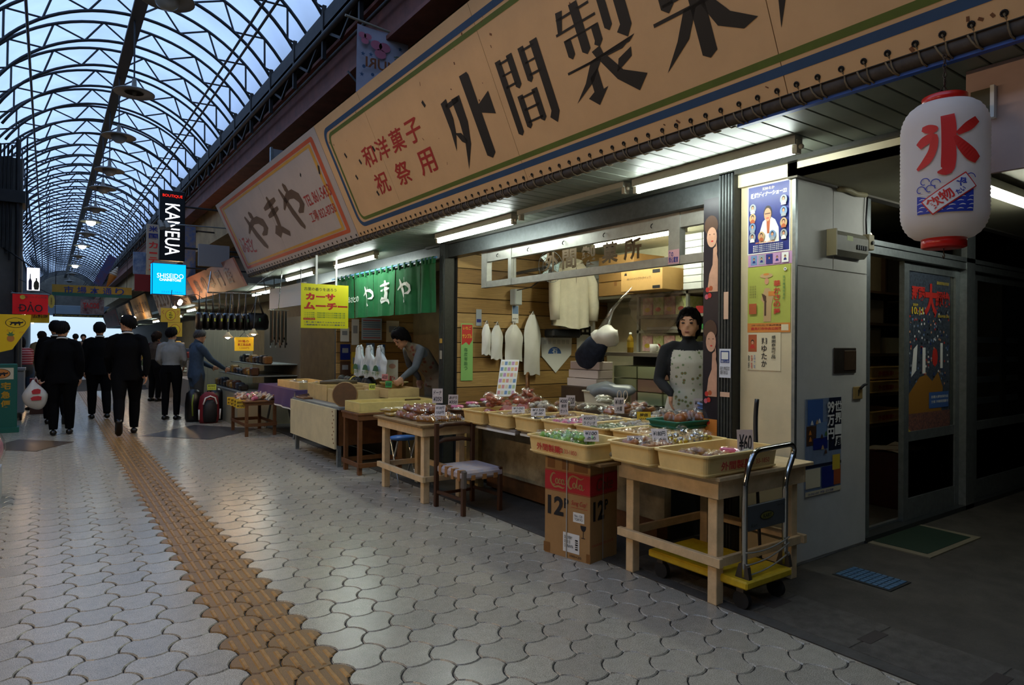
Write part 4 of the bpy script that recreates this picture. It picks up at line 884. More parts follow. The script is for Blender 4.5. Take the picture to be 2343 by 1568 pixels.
c1 = crate(2.60, 2.98, 0.616+0.0, 0.36, 0.56, 0.112, 'yellow crate of green sweets with red print on top of the drinks carton'); crate_print(c1, 'walk', 0.36, 0.56)
c2 = crate(2.835, 2.492, 0.645, 0.63, 0.325, 0.112, 'yellow crate of brown rolls and foil sweets next to the carton on the peach table')
c3 = crate(2.835, 2.158, 0.645, 0.60, 0.330, 0.112, 'yellow crate with red print behind the trolley handle on the peach table'); crate_print(c3, 'end', 0.60, 0.330)

# -- counter: plank top on a stained panel
ct = thing('stall_counter', 'long stall counter with stained stone front carrying the row of crates', 'counter', (3.4, 3.9, 0))
M_stone = mat('stained_stone', '#ab9d7c', 0.6, var=0.5, vscale=4, col2='#6f6146', bump=0.1)
MB().box(2.90, 3.95, 2.78, 3.98, 0.602, 0.632, 0.003).build('top_plank', mat('grey_plank', '#8d857c', 0.6, var=0.3, vscale=6), ct); MB().box(2.86, 3.95, 3.995, 5.45, 0.602, 0.632, 0.003).build('top_plank', mat('grey_plank', '#8d857c'), ct)
MB().box(2.895, 2.902, 2.78, 3.98, 0.596, 0.612).build('edge_strip', M_paper, ct); MB().box(2.855, 2.862, 3.995, 5.4, 0.596, 0.612).build('edge_strip', M_paper, ct)
MB().box(3.18, 3.24, 2.82, 4.95, 0.16, 0.602).build('front_panel', M_stone, ct); MB().box(3.30, 3.85, 2.9, 5.35, 0.0, 0.60).build('base', M_dark, ct); MB().box(3.14, 3.2, 4.95, 5.15, 0.0, 0.6).build('end_board', M_pwood2, ct); MB().box(3.2, 3.3, 2.9, 4.9, 0.02, 0.17).build('toe_board', M_mwood, ct)
CR = []
names = ['red packets', 'golden brown biscuits', 'small blue and brown packs', 'pink buns', 'green bean sweets', 'round brown cakes']
pos = ['first crate of the counter row from the wooden chair', 'second crate of the counter row from the wooden chair', 'third crate of the counter row', 'fourth crate of the counter row', 'fifth crate of the counter row', 'last in the counter row by the post']
for i, (ya, yb, xf) in enumerate(((4.685, 4.365, 2.80), (4.36, 4.045, 2.83), (4.04, 3.725, 2.86), (3.715, 3.39, 2.88), (3.385, 3.07, 2.90), (3.065, 2.75, 2.93))):
    CR.append((xf+0.30, (ya+yb)/2, 0.632)); crate(xf+0.30, (ya+yb)/2, 0.632, 0.60, ya-yb-0.012, 0.112, 'yellow crate of %s, %s' % (names[i], pos[i]))
for x, y, m_ in ((2.878, 4.20, '#5d4a22'), (2.893, 3.88, '#6c6f74'), (2.925, 3.55, '#55585c')):
    pass
gt = crate(3.40, 2.86, 0.748, 0.42, 0.27, 0.055, 'shallow green tray of brown buns on the last crate by the shutter post', M_crate_d, 'trays on the stall', 'shallow_tray', 'tray')

# -- packages -------------------------------------------------------------
M_film = clear('cellophane', '#ffffff', 0.05, 0.16)
random.seed(11)
def lump(mb, c, r, sq=(1, 1, 1), jit=0.12, n=9, m=6):
    o = len(mb.v); mb.ball(c, r*sq[0], r*sq[1], r*sq[2], n, m)
    for i in range(o, len(mb.v)): mb.v[i] = mb.v[i]+Vector((random.uniform(-1, 1), random.uniform(-1, 1), random.uniform(-1, 1)))*r*jit*0.5
def film_mesh(w, l, h, crinkle=1.3):
    mb = MB(); nu, nv = 9, 7
    def f(sgn):
        def g(u, v):
            a, b = 2*u-1, 2*v-1; e = max(0, (1-a**4)*(1-b**4)); z = h/2+sgn*h/2*(e**0.6)
            z += random.uniform(-1, 1)*h*0.10*crinkle if 0 < e else 0
            return Vector((a*w/2*(1+random.uniform(-.02, .02)), b*l/2*(1+random.uniform(-.02, .02)), max(0.0005, z)))
        return g
    random.seed(int(w*1e4+l*1e5)); mb.grid(f(1), nu, nv, False); mb.grid(f(-1), nu, nv, False, True); return mb
def pack_proto(kind, w, l, h, col, n=4, col2=None, sq=(1, 1, 0.7)):
    body = MB()
    if kind == 'lumps':
        for i in range(n):
            a = 2*PI*i/n+0.4; r = min(w, l)*(0.26 if n > 2 else 0.34); rad = 0 if n == 1 else 0.24
            lump(body, (w*rad*math.cos(a), l*rad*math.sin(a), h*0.45), r, sq)
    elif kind == 'slab': body.box(-w*.42, w*.42, -l*.42, l*.42, h*.1, h*.85, h*.2)
    elif kind == 'log':
        for i in range(n): x = (i-(n-1)/2)*w*0.8/n; body.tube([(x, -l*.42+l*.84*k/6, h*.45+0.1*h*math.sin(k*1.7+i)) for k in range(7)], [h*.18]+[h*.36]*5+[h*.18], 8)
    elif kind == 'disc': body.lathe([(0, h*.8), (w*.3, h*.82), (w*.42, h*.6), (w*.44, h*.35), (w*.36, h*.08), (0, h*.05)], (0, 0, 0), 16)
    elif kind == 'twist':
        for i in range(n):
            a = 2*PI*i/n; lump(body, (w*.22*math.cos(a), l*.22*math.sin(a), h*.4), min(w, l)*.2, (1, 1, 1), 0.35)
    return body.mesh('sweet_pack', col), film_mesh(w, l, h).mesh('wrapper', M_film)
PACKN = [0]
def put_pack(pr, loc, rz, label, group, tilt=0.0, tx=0.0, name='sweet_pack', wrap=True, cat='sweets'):
    o = bpy.data.objects.new(name, pr[0]); C.objects.link(o); o.location = loc; o.rotation_euler = (tx, tilt, rz); tag(o, label, cat, group)
    if wrap:
        w_ = bpy.data.objects.new('wrapper', pr[1]); C.objects.link(w_); w_.parent = o
    return o
def fill_crate(cx, cy, z, lx, ly, pr, nx, ny, label, group, jit=0.012, h=0.03, layers=1, x0=-1, x1=1, y0=-1, y1=1, tilt=0.15, name='sweet_pack'):
    for q in range(layers):
        for i in range(nx):
            for j in range(ny):
                u = x0+(x1-x0)*(i+0.5)/nx; v = y0+(y1-y0)*(j+0.5)/ny
                put_pack(pr, (cx+u*lx/2+random.uniform(-jit, jit), cy+v*ly/2+random.uniform(-jit, jit), z+0.014+q*h+random.uniform(0, 0.008)), random.uniform(-0.5, 0.5)+(PI/2 if random.random() < 0.3 else 0), label, group, random.uniform(-tilt, tilt), random.uniform(-tilt, tilt), name)
C_ = lambda n, c, r=0.5, v=0.25: mat(n, c, r, var=v, vscale=40)
P_red = pack_proto('slab', 0.10, 0.13, 0.03, C_('sweet_red', '#8f1f1c')); P_gold = pack_proto('log', 0.10, 0.11, 0.04, C_('sweet_gold', '#9a7030'), 3); P_bb = pack_proto('lumps', 0.11, 0.10, 0.035, C_('sweet_navy', '#4a4550'), 3); P_brn = pack_proto('lumps', 0.10, 0.10, 0.04, C_('sweet_brown', '#8a5a2a'), 3)
P_pinkb = pack_proto('lumps', 0.10, 0.10, 0.05, C_('sweet_pink', '#c25a78'), 1, sq=(1, 1, 0.75)); P_silv = pack_proto('lumps', 0.11, 0.11, 0.05, C_('sweet_pale', '#9b8f80'), 3); P_grn = pack_proto('lumps', 0.11, 0.10, 0.04, C_('sweet_green_dark', '#5c6b38'), 4); P_cake = pack_proto('disc', 0.13, 0.13, 0.045, C_('cake_brown', '#a5763c'))
P_lime = pack_proto('twist', 0.10, 0.09, 0.05, C_('sweet_lime', '#7fae3c'), 3); P_roll = pack_proto('log', 0.09, 0.15, 0.06, C_('roll_brown', '#94571f'), 1); P_foil = pack_proto('twist', 0.08, 0.08, 0.05, mat('foil_silver', '#c9c6c2', 0.15, 1.0), 2); P_foily = pack_proto('twist', 0.08, 0.08, 0.05, mat('foil_yellow', '#b99a1e', 0.25, 0.6), 2); P_foilb = pack_proto('twist', 0.07, 0.07, 0.05, mat('foil_blue', '#2b4a86', 0.2, 0.8), 2)
P_bun = pack_proto('lumps', 0.12, 0.12, 0.09, C_('bun_brown', '#8a4a18', 0.35), 1, sq=(1, 1, 1)); P_pinkp = pack_proto('slab', 0.10, 0.12, 0.035, C_('sweet_rose', '#c9527c')); P_redbun = pack_proto('lumps', 0.12, 0.12, 0.06, C_('sweet_terracotta', '#99492c', 0.75, 0.4), 3, sq=(1.1, 0.9, 0.55)); P_clear = pack_proto('log', 0.08, 0.14, 0.04, C_('sweet_rice', '#a9a48e'), 2)
G = 'packets in the %s crate of the counter row'
x, y, z = CR[0]
for i in range(6): put_pack(P_red, (x-0.18+0.09*i, y-0.05+0.10*(i % 2), z+0.05+0.012*i), 0.3, 'red packet propped at a slant in the first counter crate', G % 'first', -0.5, 0.1)
x, y, z = CR[1]; fill_crate(x, y, z+0.055, 0.52, 0.26, P_gold, 5, 2, 'packet of golden brown biscuits in the second counter crate', G % 'second')
x, y, z = CR[2]; fill_crate(x, y, z+0.045, 0.52, 0.26, P_bb, 3, 2, 'small blue packet in the third counter crate', G % 'third', x1=0.1); fill_crate(x, y, z+0.055, 0.52, 0.26, P_brn, 3, 2, 'brown packet at the back of the third counter crate', G % 'third', x0=0.1)
x, y, z = CR[3]; fill_crate(x, y, z+0.052, 0.52, 0.26, P_pinkb, 3, 3, 'wrapped pink bun in the fourth counter crate', G % 'fourth', 0.006, x0=-0.95, x1=0.0); fill_crate(x, y, z+0.06, 0.52, 0.26, P_silv, 3, 2, 'shiny clear packet behind the pink buns in the fourth counter crate', G % 'fourth', x0=0.0)
x, y, z = CR[4]; fill_crate(x, y, z+0.05, 0.52, 0.26, P_grn, 4, 2, 'packet of green bean sweets in the fifth counter crate', G % 'fifth', x1=0.3); fill_crate(x, y, z+0.05, 0.52, 0.26, P_silv, 2, 2, 'pale packet behind the green ones in the fifth counter crate', G % 'fifth', x0=0.35)
x, y, z = CR[5]; fill_crate(x, y, z+0.01, 0.52, 0.26, P_cake, 2, 2, 'wrapped round brown cake in the last counter crate', G % 'last', x0=-0.95, x1=-0.1, layers=2, h=0.045)
for i in range(3): put_pack(P_bun, (3.30+0.10*i, 2.80+0.05*(i % 2), 0.762), 0.4*i, 'glossy brown bun in the green tray', 'buns in the green tray')
for i in range(3): put_pack(P_bun, (3.34+0.11*i, 2.92, 0.762), 0.7*i, 'glossy brown bun in the green tray', 'buns in the green tray')
fill_crate(2.60, 3.08, 0.645, 0.28, 0.30, P_lime, 3, 3, 'wrapped lime green sweet in the crate on the carton', 'lime sweets in the crate on the carton', h=0.035, layers=2)
put_pack(P_lime, (2.57, 2.84, 0.64), 0.2, 'lone lime sweet apart from the heap in the crate on the carton', 'lime sweets in the crate on the carton'); put_pack(P_clear, (2.62, 2.75, 0.64), 0.2, 'empty clear wrapper in the corner of the crate on the carton', None)
fill_crate(2.835, 2.492, 0.69, 0.56, 0.27, P_roll, 3, 2, 'wrapped brown roll in the crate next to the carton', 'rolls in the crate next to the carton', x1=-0.15, x0=-0.9)
for i in range(18): put_pack((P_foil, P_foily, P_foilb)[(0, 1, 0, 2, 0, 1)[i % 6]], (2.83+0.27*random.random(), 2.40+0.20*random.random(), 0.70+0.06*random.random()), random.uniform(0, 6), 'foil wrapped sweet in the crate next to the carton', 'foil sweets in the crate next to the carton', 0.3, 0.3)
fill_crate(2.835, 2.158, 0.69, 0.5, 0.26, P_brn, 2, 2, 'flat brown packet in the crate behind the trolley handle', 'packets in the crate behind the trolley handle', x0=-0.75, x1=-0.1)
put_pack(P_pinkp, (3.00, 2.20, 0.70), 0.4, 'pink packet in the crate behind the trolley handle', None, 0.15); put_pack(P_clear, (3.05, 2.10, 0.70), 0.9, 'clear packet beside the pink one behind the trolley handle', None, 0.15)
# back row on the counter
for i in range(13): put_pack(P_redbun, (3.05+0.42*random.random(), 4.42+0.32*random.random(), 0.75+0.09*random.random()), random.uniform(0, 6), 'wrapped terracotta bun in the heap behind the red packets', 'terracotta buns on the counter', 0.4, 0.4)
for i in range(9): put_pack(P_redbun if i % 3 else P_red, (3.5+0.4*random.random(), 4.65+0.6*random.random(), 0.66+0.10*random.random()), random.uniform(0, 6), 'dark red packet at the back of the counter near the boarded wall', 'red packets at the back of the counter', 0.4, 0.4)
for i in range(16): put_pack(P_silv if i % 2 else P_brn, (3.25+0.5*random.random(), 4.05+0.34*random.random(), 0.72+0.05*random.random()), random.uniform(0, 6), 'shiny clear packet behind the second and third counter crates', 'clear packets at the back of the counter', 0.3, 0.3)
for i in range(6): put_pack(P_clear, (3.52+0.3*random.random(), 3.86+0.26*random.random(), 0.73+0.02*i), random.uniform(1.2, 1.9), 'flat white packet piled behind the third crate', 'white packets at the back of the counter')
for i in range(7): put_pack(P_roll, (3.55+0.07*i, 3.70+0.03*(i % 2), 0.73+0.02*(i % 3)), 0.1+PI/2*0.1*i, 'long golden roll piled behind the pink buns', 'golden rolls at the back of the counter')
for i in range(22): put_pack((P_silv, P_foil, P_brn)[i % 3], (3.55+0.33*random.random(), 3.02+0.55*random.random(), 0.70+0.06*random.random()), random.uniform(0, 6), 'glittering packet at the back of the counter near the shutter post', 'glittering packets at the back of the counter', 0.4, 0.4)
tr = crate(3.20, 5.15, 0.632, 0.62, 0.44, 0.075, 'brown wicker tray with pink packets beside the wooden chair', C_('wicker', '#5a3718', 0.7, 0.4), 'trays on the stall', 'wicker_tray', 'tray')
for i in range(6): put_pack(P_pinkp if i % 2 else P_clear, (3.0+0.08*i, 5.06+0.16*(i % 2), 0.672+0.012*i), 0.1, 'flat %s packet in the wicker tray' % ('pink' if i % 2 else 'pale'), 'packets in the wicker tray')
for i in range(4): put_pack(P_clear, (3.6+0.06*i, 5.15, 0.634+0.02*i), 1.5, 'pale packet piled beyond the wicker tray', 'packets beyond the wicker tray')

# -- price cards
def price_card(x, y, z, w, h, lines, label, lean=0.35, rz=-0.62, m=None, col=None):
    """hand lettered card standing at a slant, facing the walkway"""
    t = thing('price_card', label, 'price card', (x, y, z), 'hand lettered price cards on the stall')
    r = Vector((math.cos(rz), math.sin(rz), 0)); n0 = r.cross(UP); u = (UP*math.cos(lean)-n0*math.sin(lean)).normalized(); c = Vector((x, y, z))+u*h/2
    mb = MB(); nn = r.cross(u).normalized(); mb.obox(c, r*w/2, u*h/2, nn*0.0012); mb.build('card', m or M_card, t)
    k = len(lines)
    for i, s in enumerate(lines): text(s, c+u*(h*(0.5-(i+0.5)/k))*0.86, r, u, w*(0.8 if len(s) > 2 else 0.6), h*0.62/k, col or K_ink, t, weight=0.015, shear=0.2, lift=0.003)
    return t
PC = [(3.02, 2.12, 0.70, .085, .135, ['¥60'], 'price card reading 60 yen standing in the crate behind the trolley handle', 0.15), (2.95, 2.05, 0.70, .12, .05, ['80円'], 'small price card reading 80 in the crate behind the trolley handle', 0.9),
      (2.72, 2.43, 0.70, .085, .15, ['¥180円', 'しぐれ', 'センベ'], 'slanted price card reading 180 among the foil sweets', 0.7), (2.64, 2.55, 0.72, .085, .065, ['¥150'], 'price card reading 150 above the brown rolls', 0.5), (2.66, 2.93, 0.70, .09, .075, ['¥100', 'あめ'], 'price card over the lime sweets on the carton', 0.6),
      (2.98, 3.30, 0.73, .10, .08, ['¥300円', 'うぐいす'], 'price card behind the green bean sweets', 0.5), (3.02, 3.92, 0.74, .11, .085, ['¥150', 'まめ'], 'slanted price card in the third counter crate', 0.9), (3.12, 3.74, 0.76, .065, .13, ['¥200', '徳用', 'セット'], 'tall price card standing between the third and fourth crates', 0.3), (3.00, 4.15, 0.74, .10, .075, ['¥100', 'えん'], 'price card lying over the golden biscuits', 0.9),
      (3.55, 3.60, 0.76, .075, .12, ['¥180', '大福'], 'price card standing before the golden rolls', 0.2), (3.62, 4.25, 0.76, .075, .09, ['¥120'], 'price card at the back among the clear packets', 0.2), (3.72, 2.98, 0.80, .085, .11, ['¥160円', 'お買得'], 'price card reading 160 above the glossy buns', 0.15), (3.60, 4.95, 0.72, .075, .10, ['¥100'], 'white price card leaning over the terracotta buns', 0.9),
      (3.50, 3.30, 0.72, .10, .08, ['特価', '¥100'], 'yellow price card among the glittering packets', 0.1), (3.50, 3.05, 0.74, .06, .05, ['¥'], 'small yellow tag behind the glossy buns', 0.1)]
for i, (x, y, z, w_, h_, ls, lb, le) in enumerate(PC): price_card(x, y, z, w_, h_, ls, lb, le, m=M_cardy if 'yellow' in lb else None)

# -- second peach table with packed rolls, chair, blue stool
t2 = leg_table('display_table', 'peach painted wooden table with stacked packs of ringed rolls', 2.42, 2.86, 4.64, 5.50, 0.635, M_pwood, apron=0.075, st=0.20, topm=M_ply)
P_ring = MB()
for i in range(9): P_ring.lathe([(0.0, -0.007), (0.022, -0.006), (0.027, 0), (0.022, 0.006), (0, 0.007)], (0, 0, 0), 10); 
P_ring = MB()
for i in range(10):
    q = MB().lathe([(0.002, -0.008), (0.022, -0.007), (0.028, 0), (0.022, 0.007), (0.002, 0.008)], (0, 0, 0), 10).xf(Matrix.Translation((0, (i-4.5)*0.0165, 0.03)) @ Matrix.Rotation(PI/2, 4, 'X')); P_ring.add(q.v, q.f, True)
ringp = (P_ring.mesh('ringed_rolls', C_('ring_brown', '#8c4d22', 0.3)), film_mesh(0.10, 0.20, 0.06).mesh('wrapper', M_film)); ringg = (P_ring.mesh('ringed_rolls', C_('ring_gold', '#a8742e', 0.35)), ringp[1])
for i in range(4):
    for j in range(2): put_pack(ringp, (2.50+0.10*i, 4.98+0.19*j, 0.637), 0.08*(i-1), 'clear pack of dark ringed rolls stacked on the left table'.replace(' left', ' second peach'), 'packs of ringed rolls', name='ringed_rolls')
for i in range(3):
    for j in range(2): put_pack(ringp, (2.55+0.10*i, 4.95+0.19*j, 0.692), 0.1*(i-1), 'clear pack of dark ringed rolls in the upper layer on the second peach table', 'packs of ringed rolls', name='ringed_rolls')
for i in range(3): put_pack(ringg, (2.50+0.12*i, 4.74, 0.637), 0.5+0.3*i, 'pack of golden ringed rolls at the near edge of the second peach table', 'packs of ringed rolls', name='ringed_rolls')
P_yel = pack_proto('slab', 0.12, 0.16, 0.035, C_('sweet_mustard', '#a5832a'))
for i in range(4): put_pack(P_yel, (2.50+0.10*(i % 2), 5.36+0.07*(i//2), 0.637+0.03*(i//2)), 0.2*i, 'mustard yellow packet at the far end of the second peach table', 'mustard packets')
price_card(2.62, 4.72, 0.69, .085, .10, ['¥100円', '150円'], 'white price card leaning on the golden ringed rolls', 0.6); price_card(2.78, 5.05, 0.76, .09, .13, ['ドーナ', '¥350'], 'tall price card above the stacked ringed rolls', 0.3, -0.5); price_card(2.86, 4.92, 0.75, .085, .09, ['あがり', '¥350'], 'square price card behind the stacked ringed rolls', 0.2, -0.7)

ch = thing('wooden_chair', 'low brown wooden chair with a taped cloth seat before the counter', 'chair', (2.66, 4.37, 0))
M_seat = mat('seat_cloth', '#b09a8c', 0.85, var=0.2, vscale=18, col2='#8f8f9c'); M_strap = mat('packing_tape', '#94683a', 0.45)
for (x, y, h_) in ((2.524, 4.178, 0.335), (2.85, 4.178, 0.335), (2.50, 4.55, 0.655), (2.83, 4.55, 0.655)):
    MB().box(x-0.016, x+0.016, y-0.016, y+0.016, 0, h_, 0.003).build('leg', M_bwood, ch)
for z, d in ((0.635, 0.045), (0.515, 0.04)): MB().tube([(2.50, 4.55, z-0.02), (2.58, 4.575, z), (2.665, 4.582, z), (2.75, 4.575, z), (2.83, 4.55, z-0.02)], [0.012, 0.018, 0.02, 0.018, 0.012], 6).build('back_slat', M_bwood, ch)
for a, b in (((2.524, 4.178, 0.12), (2.50, 4.55, 0.12)), ((2.85, 4.178, 0.12), (2.83, 4.55, 0.12)), ((2.50, 4.55, 0.10), (2.83, 4.55, 0.10))): MB().bar(a, b, 0.016, 0.022).build('stretcher', M_bwood, ch)
st_ = MB().box(2.50, 2.875, 4.16, 4.555, 0.265, 0.333, 0.018).build('seat', M_seat, ch)
for k in range(4):
    y = 4.19+0.095*k; MB().box(2.497, 2.512, y, y+0.035, 0.258, 0.337).box(2.512, 2.55, y, y+0.035, 0.331, 0.3355).build('tape', M_strap, st_)
for k in range(3):
    x = 2.58+0.10*k; MB().box(x, x+0.035, 4.156, 4.165, 0.262, 0.30).build('tape', M_strap, st_)
MB().box(2.505, 2.545, 4.155, 4.20, 0.20, 0.338, 0.01).build('leg_wrap', mat('grey_tape', '#5d544c', 0.6), ch)
sl = thing('folding_stool', 'round blue topped folding stool behind the second peach table', 'stool', (2.72, 5.60, 0))
MB().lathe([(0, 0.385), (0.115, 0.385), (0.125, 0.395), (0.12, 0.408), (0, 0.412)], (2.72, 5.60, 0), 24).build('seat', mat('stool_blue', '#2c62a8', 0.4), sl)
for s in (-1, 1):
    for dx in (-0.09, 0.09): MB().cyl((2.72+dx, 5.60-s*0.10, 0.0), (2.72+dx, 5.60+s*0.08, 0.385), 0.009, n=8).build('leg', M_chrome, sl)

# things hanging in front of or leaning by the stall
tag(MB().tube(smooth_path([(3.38, 2.30, 0.97), (3.36, 2.295, 0.80), (3.28, 2.22, 0.36), (3.24, 2.17, 0.0)]), [0.013]*7+[0.009]*6, 8).build('walking_stick', mat('stick_black', '#15171a', 0.4)), 'black stick leaning against the cream wall end', 'stick')
sc = thing('scissors', 'white handled scissors standing upright among the clear packets', 'scissors', (3.68, 3.70, 0.74)); M_sc = mat('scissor_handle', '#c6b39c', 0.4)
for s in (-1, 1):
    c = Vector((3.68+s*0.02, 3.70-s*0.014, 0.885)); MB().tube([c+Vector((0.013*math.cos(a), -0.009*math.cos(a), 0.035*math.sin(a))) for a in [2*PI*i/14 for i in range(14)]], 0.0035, 6, True).build('handle_loop', M_sc, sc); MB().bar(c-UP*0.035, (3.68, 3.70, 0.745), 0.012, 0.003).build('blade', M_chrome, sc)
bk = thing('blue_basin', 'blue plastic basins nested by the shutter post', 'basin', (3.78, 2.86, 0.74)); MB().lathe([(0.0, 0.0), (0.09, 0.0), (0.135, 0.14), (0.15, 0.145), (0.15, 0.155), (0.13, 0.15), (0.085, 0.01), (0, 0.01)], (3.78, 2.86, 0.70), 26).build('outer_basin', mat('basin_blue', '#3d5a94', 0.4), bk); MB().lathe([(0.10, 0.05), (0.14, 0.17), (0.152, 0.175), (0.150, 0.185), (0.132, 0.18), (0.09, 0.06), (0, 0.06)], (3.78, 2.86, 0.70), 26).build('inner_basin', mat('basin_pale', '#6d86b8', 0.4), bk)
# ================================================================ WALL END, SIDE DOOR, SHOP INTERIOR
class Sheet:
    """flat printed sheet on a wall: local coordinates 0..1 from lower left"""
    def __init__(s, t, base, right, up, w, h, m, name='sheet'):
        s.t, s.o, s.r, s.u, s.w, s.h = t, Vector(base), Vector(right).normalized(), Vector(up).normalized(), w, h; s.n = s.r.cross(s.u).normalized(); s.k = 0
        MB().obox(s.o+s.r*w/2+s.u*h/2+s.n*0.001, s.r*w/2, s.u*h/2, s.n*0.001).build(name, m, t)
    def at(s, x, y): return s.o+s.r*(x*s.w)+s.u*(y*s.h)+s.n*0.002
    def rect(s, x, y, w, h, m, name='print', pts=None, rnd=0.0):
        s.k += 1; return decal(s.at(x, y), s.r, s.u, w*s.w, h*s.h, m, s.t, name, 0.0004+0.00025*s.k, pts, rnd)
    def txt(s, x, y, w, h, st, m, weight=0.01, shear=0.0, ang=0.0):
        s.k += 1; r = s.r*math.cos(ang)+s.u*math.sin(ang); u = -s.r*math.sin(ang)+s.u*math.cos(ang)
        return text(st, s.at(x, y), r, u, w*s.w, h*s.h, m, s.t, weight=weight, shear=shear, lift=0.0006+0.00025*s.k)
    def face(s, x, y, w, hair, skin, cloth, back=None):
        """small printed bust"""
        a = s.w/s.h
        if back: s.rect(x, y, w, w*a*1.25, back, 'portrait', circ(16))
        s.rect(x, y-w*a*0.40, w*0.72, w*a*0.5, cloth, 'portrait', [(-1,-1),(1,-1),(0.8,0.3),(0.3,1),(-0.3,1),(-0.8,0.3)])
        s.rect(x, y+w*a*0.16, w*0.44, w*a*0.58, hair, 'portrait', circ(12)); s.rect(x, y+w*a*0.08, w*0.32, w*a*0.42, skin, 'portrait', circ(12))
def vert(s, x, y, w, h, st, m, weight=0.01):
    n = len(st)
    for i, c in enumerate(st): s.txt(x, y+h/2-(i+0.5)*h/n, w, h/n*0.86, c, m, weight)
I_navy = mat('print_navy', '#1c2c78', 0.35, var=0.2, vscale=12); I_white = mat('print_pure_white', '#dcdcd6', 0.4); I_yel = mat('print_yellow', '#cdb23a', 0.4); I_skin = mat('print_skin', '#c08a68', 0.5); I_hair = mat('print_hair', '#231c1c', 0.5); I_rust = mat('print_rust', '#a4512a', 0.5); I_grey = mat('print_grey', '#8f959a', 0.5); I_pink = mat('print_pink', '#b58bb0', 0.5); I_beige = mat('print_beige', '#b39467', 0.5); I_lime = mat('print_lime', '#aab04e', 0.45, var=0.15, vscale=6); I_orange = mat('print_orange', '#c47a34', 0.45); I_red = mat('print_crimson', '#b8302a', 0.45); I_blue = mat('print_mid_blue', '#3c5f9a', 0.45); I_sky = mat('print_sky', '#6b87ab', 0.45); I_green = mat('print_leaf', '#4d7a44', 0.5); I_black = mat('ink', '#15151a'); I_brown = mat('print_brown', '#4a3325', 0.5); I_cream = mat('print_cream', '#cfc3a2', 0.5)
FX = 3.527
# concert poster
t = thing('show_poster', 'deep blue show poster with a man in a white jacket and round portraits', 'poster', (FX, 2.33, 1.84))
s = Sheet(t, (FX, 2.472, 1.838), AWAY, UP, 0.286, 0.42, I_white); s.rect(0.5, 0.5, 0.955, 0.965, I_navy)
s.txt(0.5, 0.93, 0.28, 0.045, '翔ゆたか', I_cream, 0.02); s.txt(0.5, 0.855, 0.84, 0.075, '歌謡ディナーショー22', I_white, 0.04, 0.15)
s.rect(0.52, 0.33, 0.46, 0.36, I_white, 'portrait', [(-1,-1),(1,-1),(0.95,0.1),(0.6,0.75),(0.2,1),(-0.2,1),(-0.65,0.7),(-0.95,-0.1)]); s.rect(0.50, 0.40, 0.10, 0.24, I_rust, 'portrait', [(-0.5,-1),(0.5,-1),(1,1),(-1,1)]); s.rect(0.49, 0.57, 0.20, 0.22, I_hair, 'portrait', circ(16)); s.rect(0.485, 0.55, 0.165, 0.19, I_skin, 'portrait', circ(16)); s.rect(0.485, 0.565, 0.13, 0.015, I_brown, 'portrait'); s.rect(0.485, 0.50, 0.06, 0.012, I_red, 'portrait')
for i, (px_, py_) in enumerate(((0.13, 0.67), (0.13, 0.53), (0.13, 0.39), (0.13, 0.25), (0.35, 0.25), (0.61, 0.25), (0.87, 0.24), (0.87, 0.40), (0.87, 0.56), (0.87, 0.72))): s.face(px_, py_, 0.16, I_hair, I_skin, (I_white, I_rust, I_grey)[i % 3], (I_grey, I_beige, I_sky)[i % 3])
s.txt(0.45, 0.155, 0.45, 0.032, '2009年12月13日(日)', I_orange, 0.03)
for k in range(4): s.txt(0.52, 0.115-0.026*k, 0.7, 0.016, '■場所 沖縄ホテル大宴会場 開演18時', I_white)
# strip of five portraits
t = thing('portrait_strip', 'lilac strip with five small portraits between the blue and green posters', 'poster', (FX, 2.33, 1.76))
s = Sheet(t, (FX, 2.466, 1.764), AWAY, UP, 0.292, 0.072, I_pink)
for i in range(5): s.rect(0.14+0.18*i, 0.52, 0.15, 0.82, (I_sky, I_grey, I_navy, I_pink, I_white)[i], 'portrait'); s.face(0.14+0.18*i, 0.55, 0.10, I_hair, I_skin, I_navy)
# dance recital poster
t = thing('dance_poster', 'yellow green dance poster with a robed figure in a straw hat and red brushwork', 'poster', (FX, 2.32, 1.365))
s = Sheet(t, (FX, 2.468, 1.362), AWAY, UP, 0.286, 0.398, I_lime); s.rect(0.5, 0.07, 1.0, 0.14, I_orange); s.txt(0.45, 0.105, 0.7, 0.03, '7月12日(日) 午後6時開演', I_brown); s.txt(0.45, 0.055, 0.72, 0.045, '豊見城市中央公民館', I_red, 0.03); s.rect(0.88, 0.07, 0.16, 0.09, I_cream)
s.rect(0.47, 0.42, 0.30, 0.52, I_beige, 'figure', [(-0.55,-1),(0.6,-1),(0.7,0.0),(1,0.45),(0.35,0.95),(-0.35,0.95),(-1,0.3),(-0.55,0.1)]); s.rect(0.40, 0.52, 0.12, 0.14, I_brown, 'figure', [(-1,1),(0.4,0.6),(1,-1),(-0.2,-0.6)]); s.rect(0.58, 0.58, 0.16, 0.07, I_orange, 'figure'); s.rect(0.46, 0.77, 0.10, 0.10, I_skin, 'figure', circ(12)); s.rect(0.45, 0.855, 0.30, 0.075, I_beige, 'figure', circ(16)); s.rect(0.45, 0.875, 0.14, 0.035, I_orange, 'figure', circ(12)); s.rect(0.43, 0.40, 0.04, 0.30, I_brown, 'figure')
vert(s, 0.70, 0.52, 0.15, 0.52, '華かさの舞', I_red, 0.02); vert(s, 0.86, 0.66, 0.05, 0.36, '琉球舞踊独演会', I_green, 0.01); s.rect(0.89, 0.93, 0.07, 0.05, I_white, 'crest', circ(14)); s.rect(0.89, 0.93, 0.03, 0.022, I_black, 'crest', circ(10)); s.rect(0.14, 0.36, 0.18, 0.16, I_rust, 'figure')
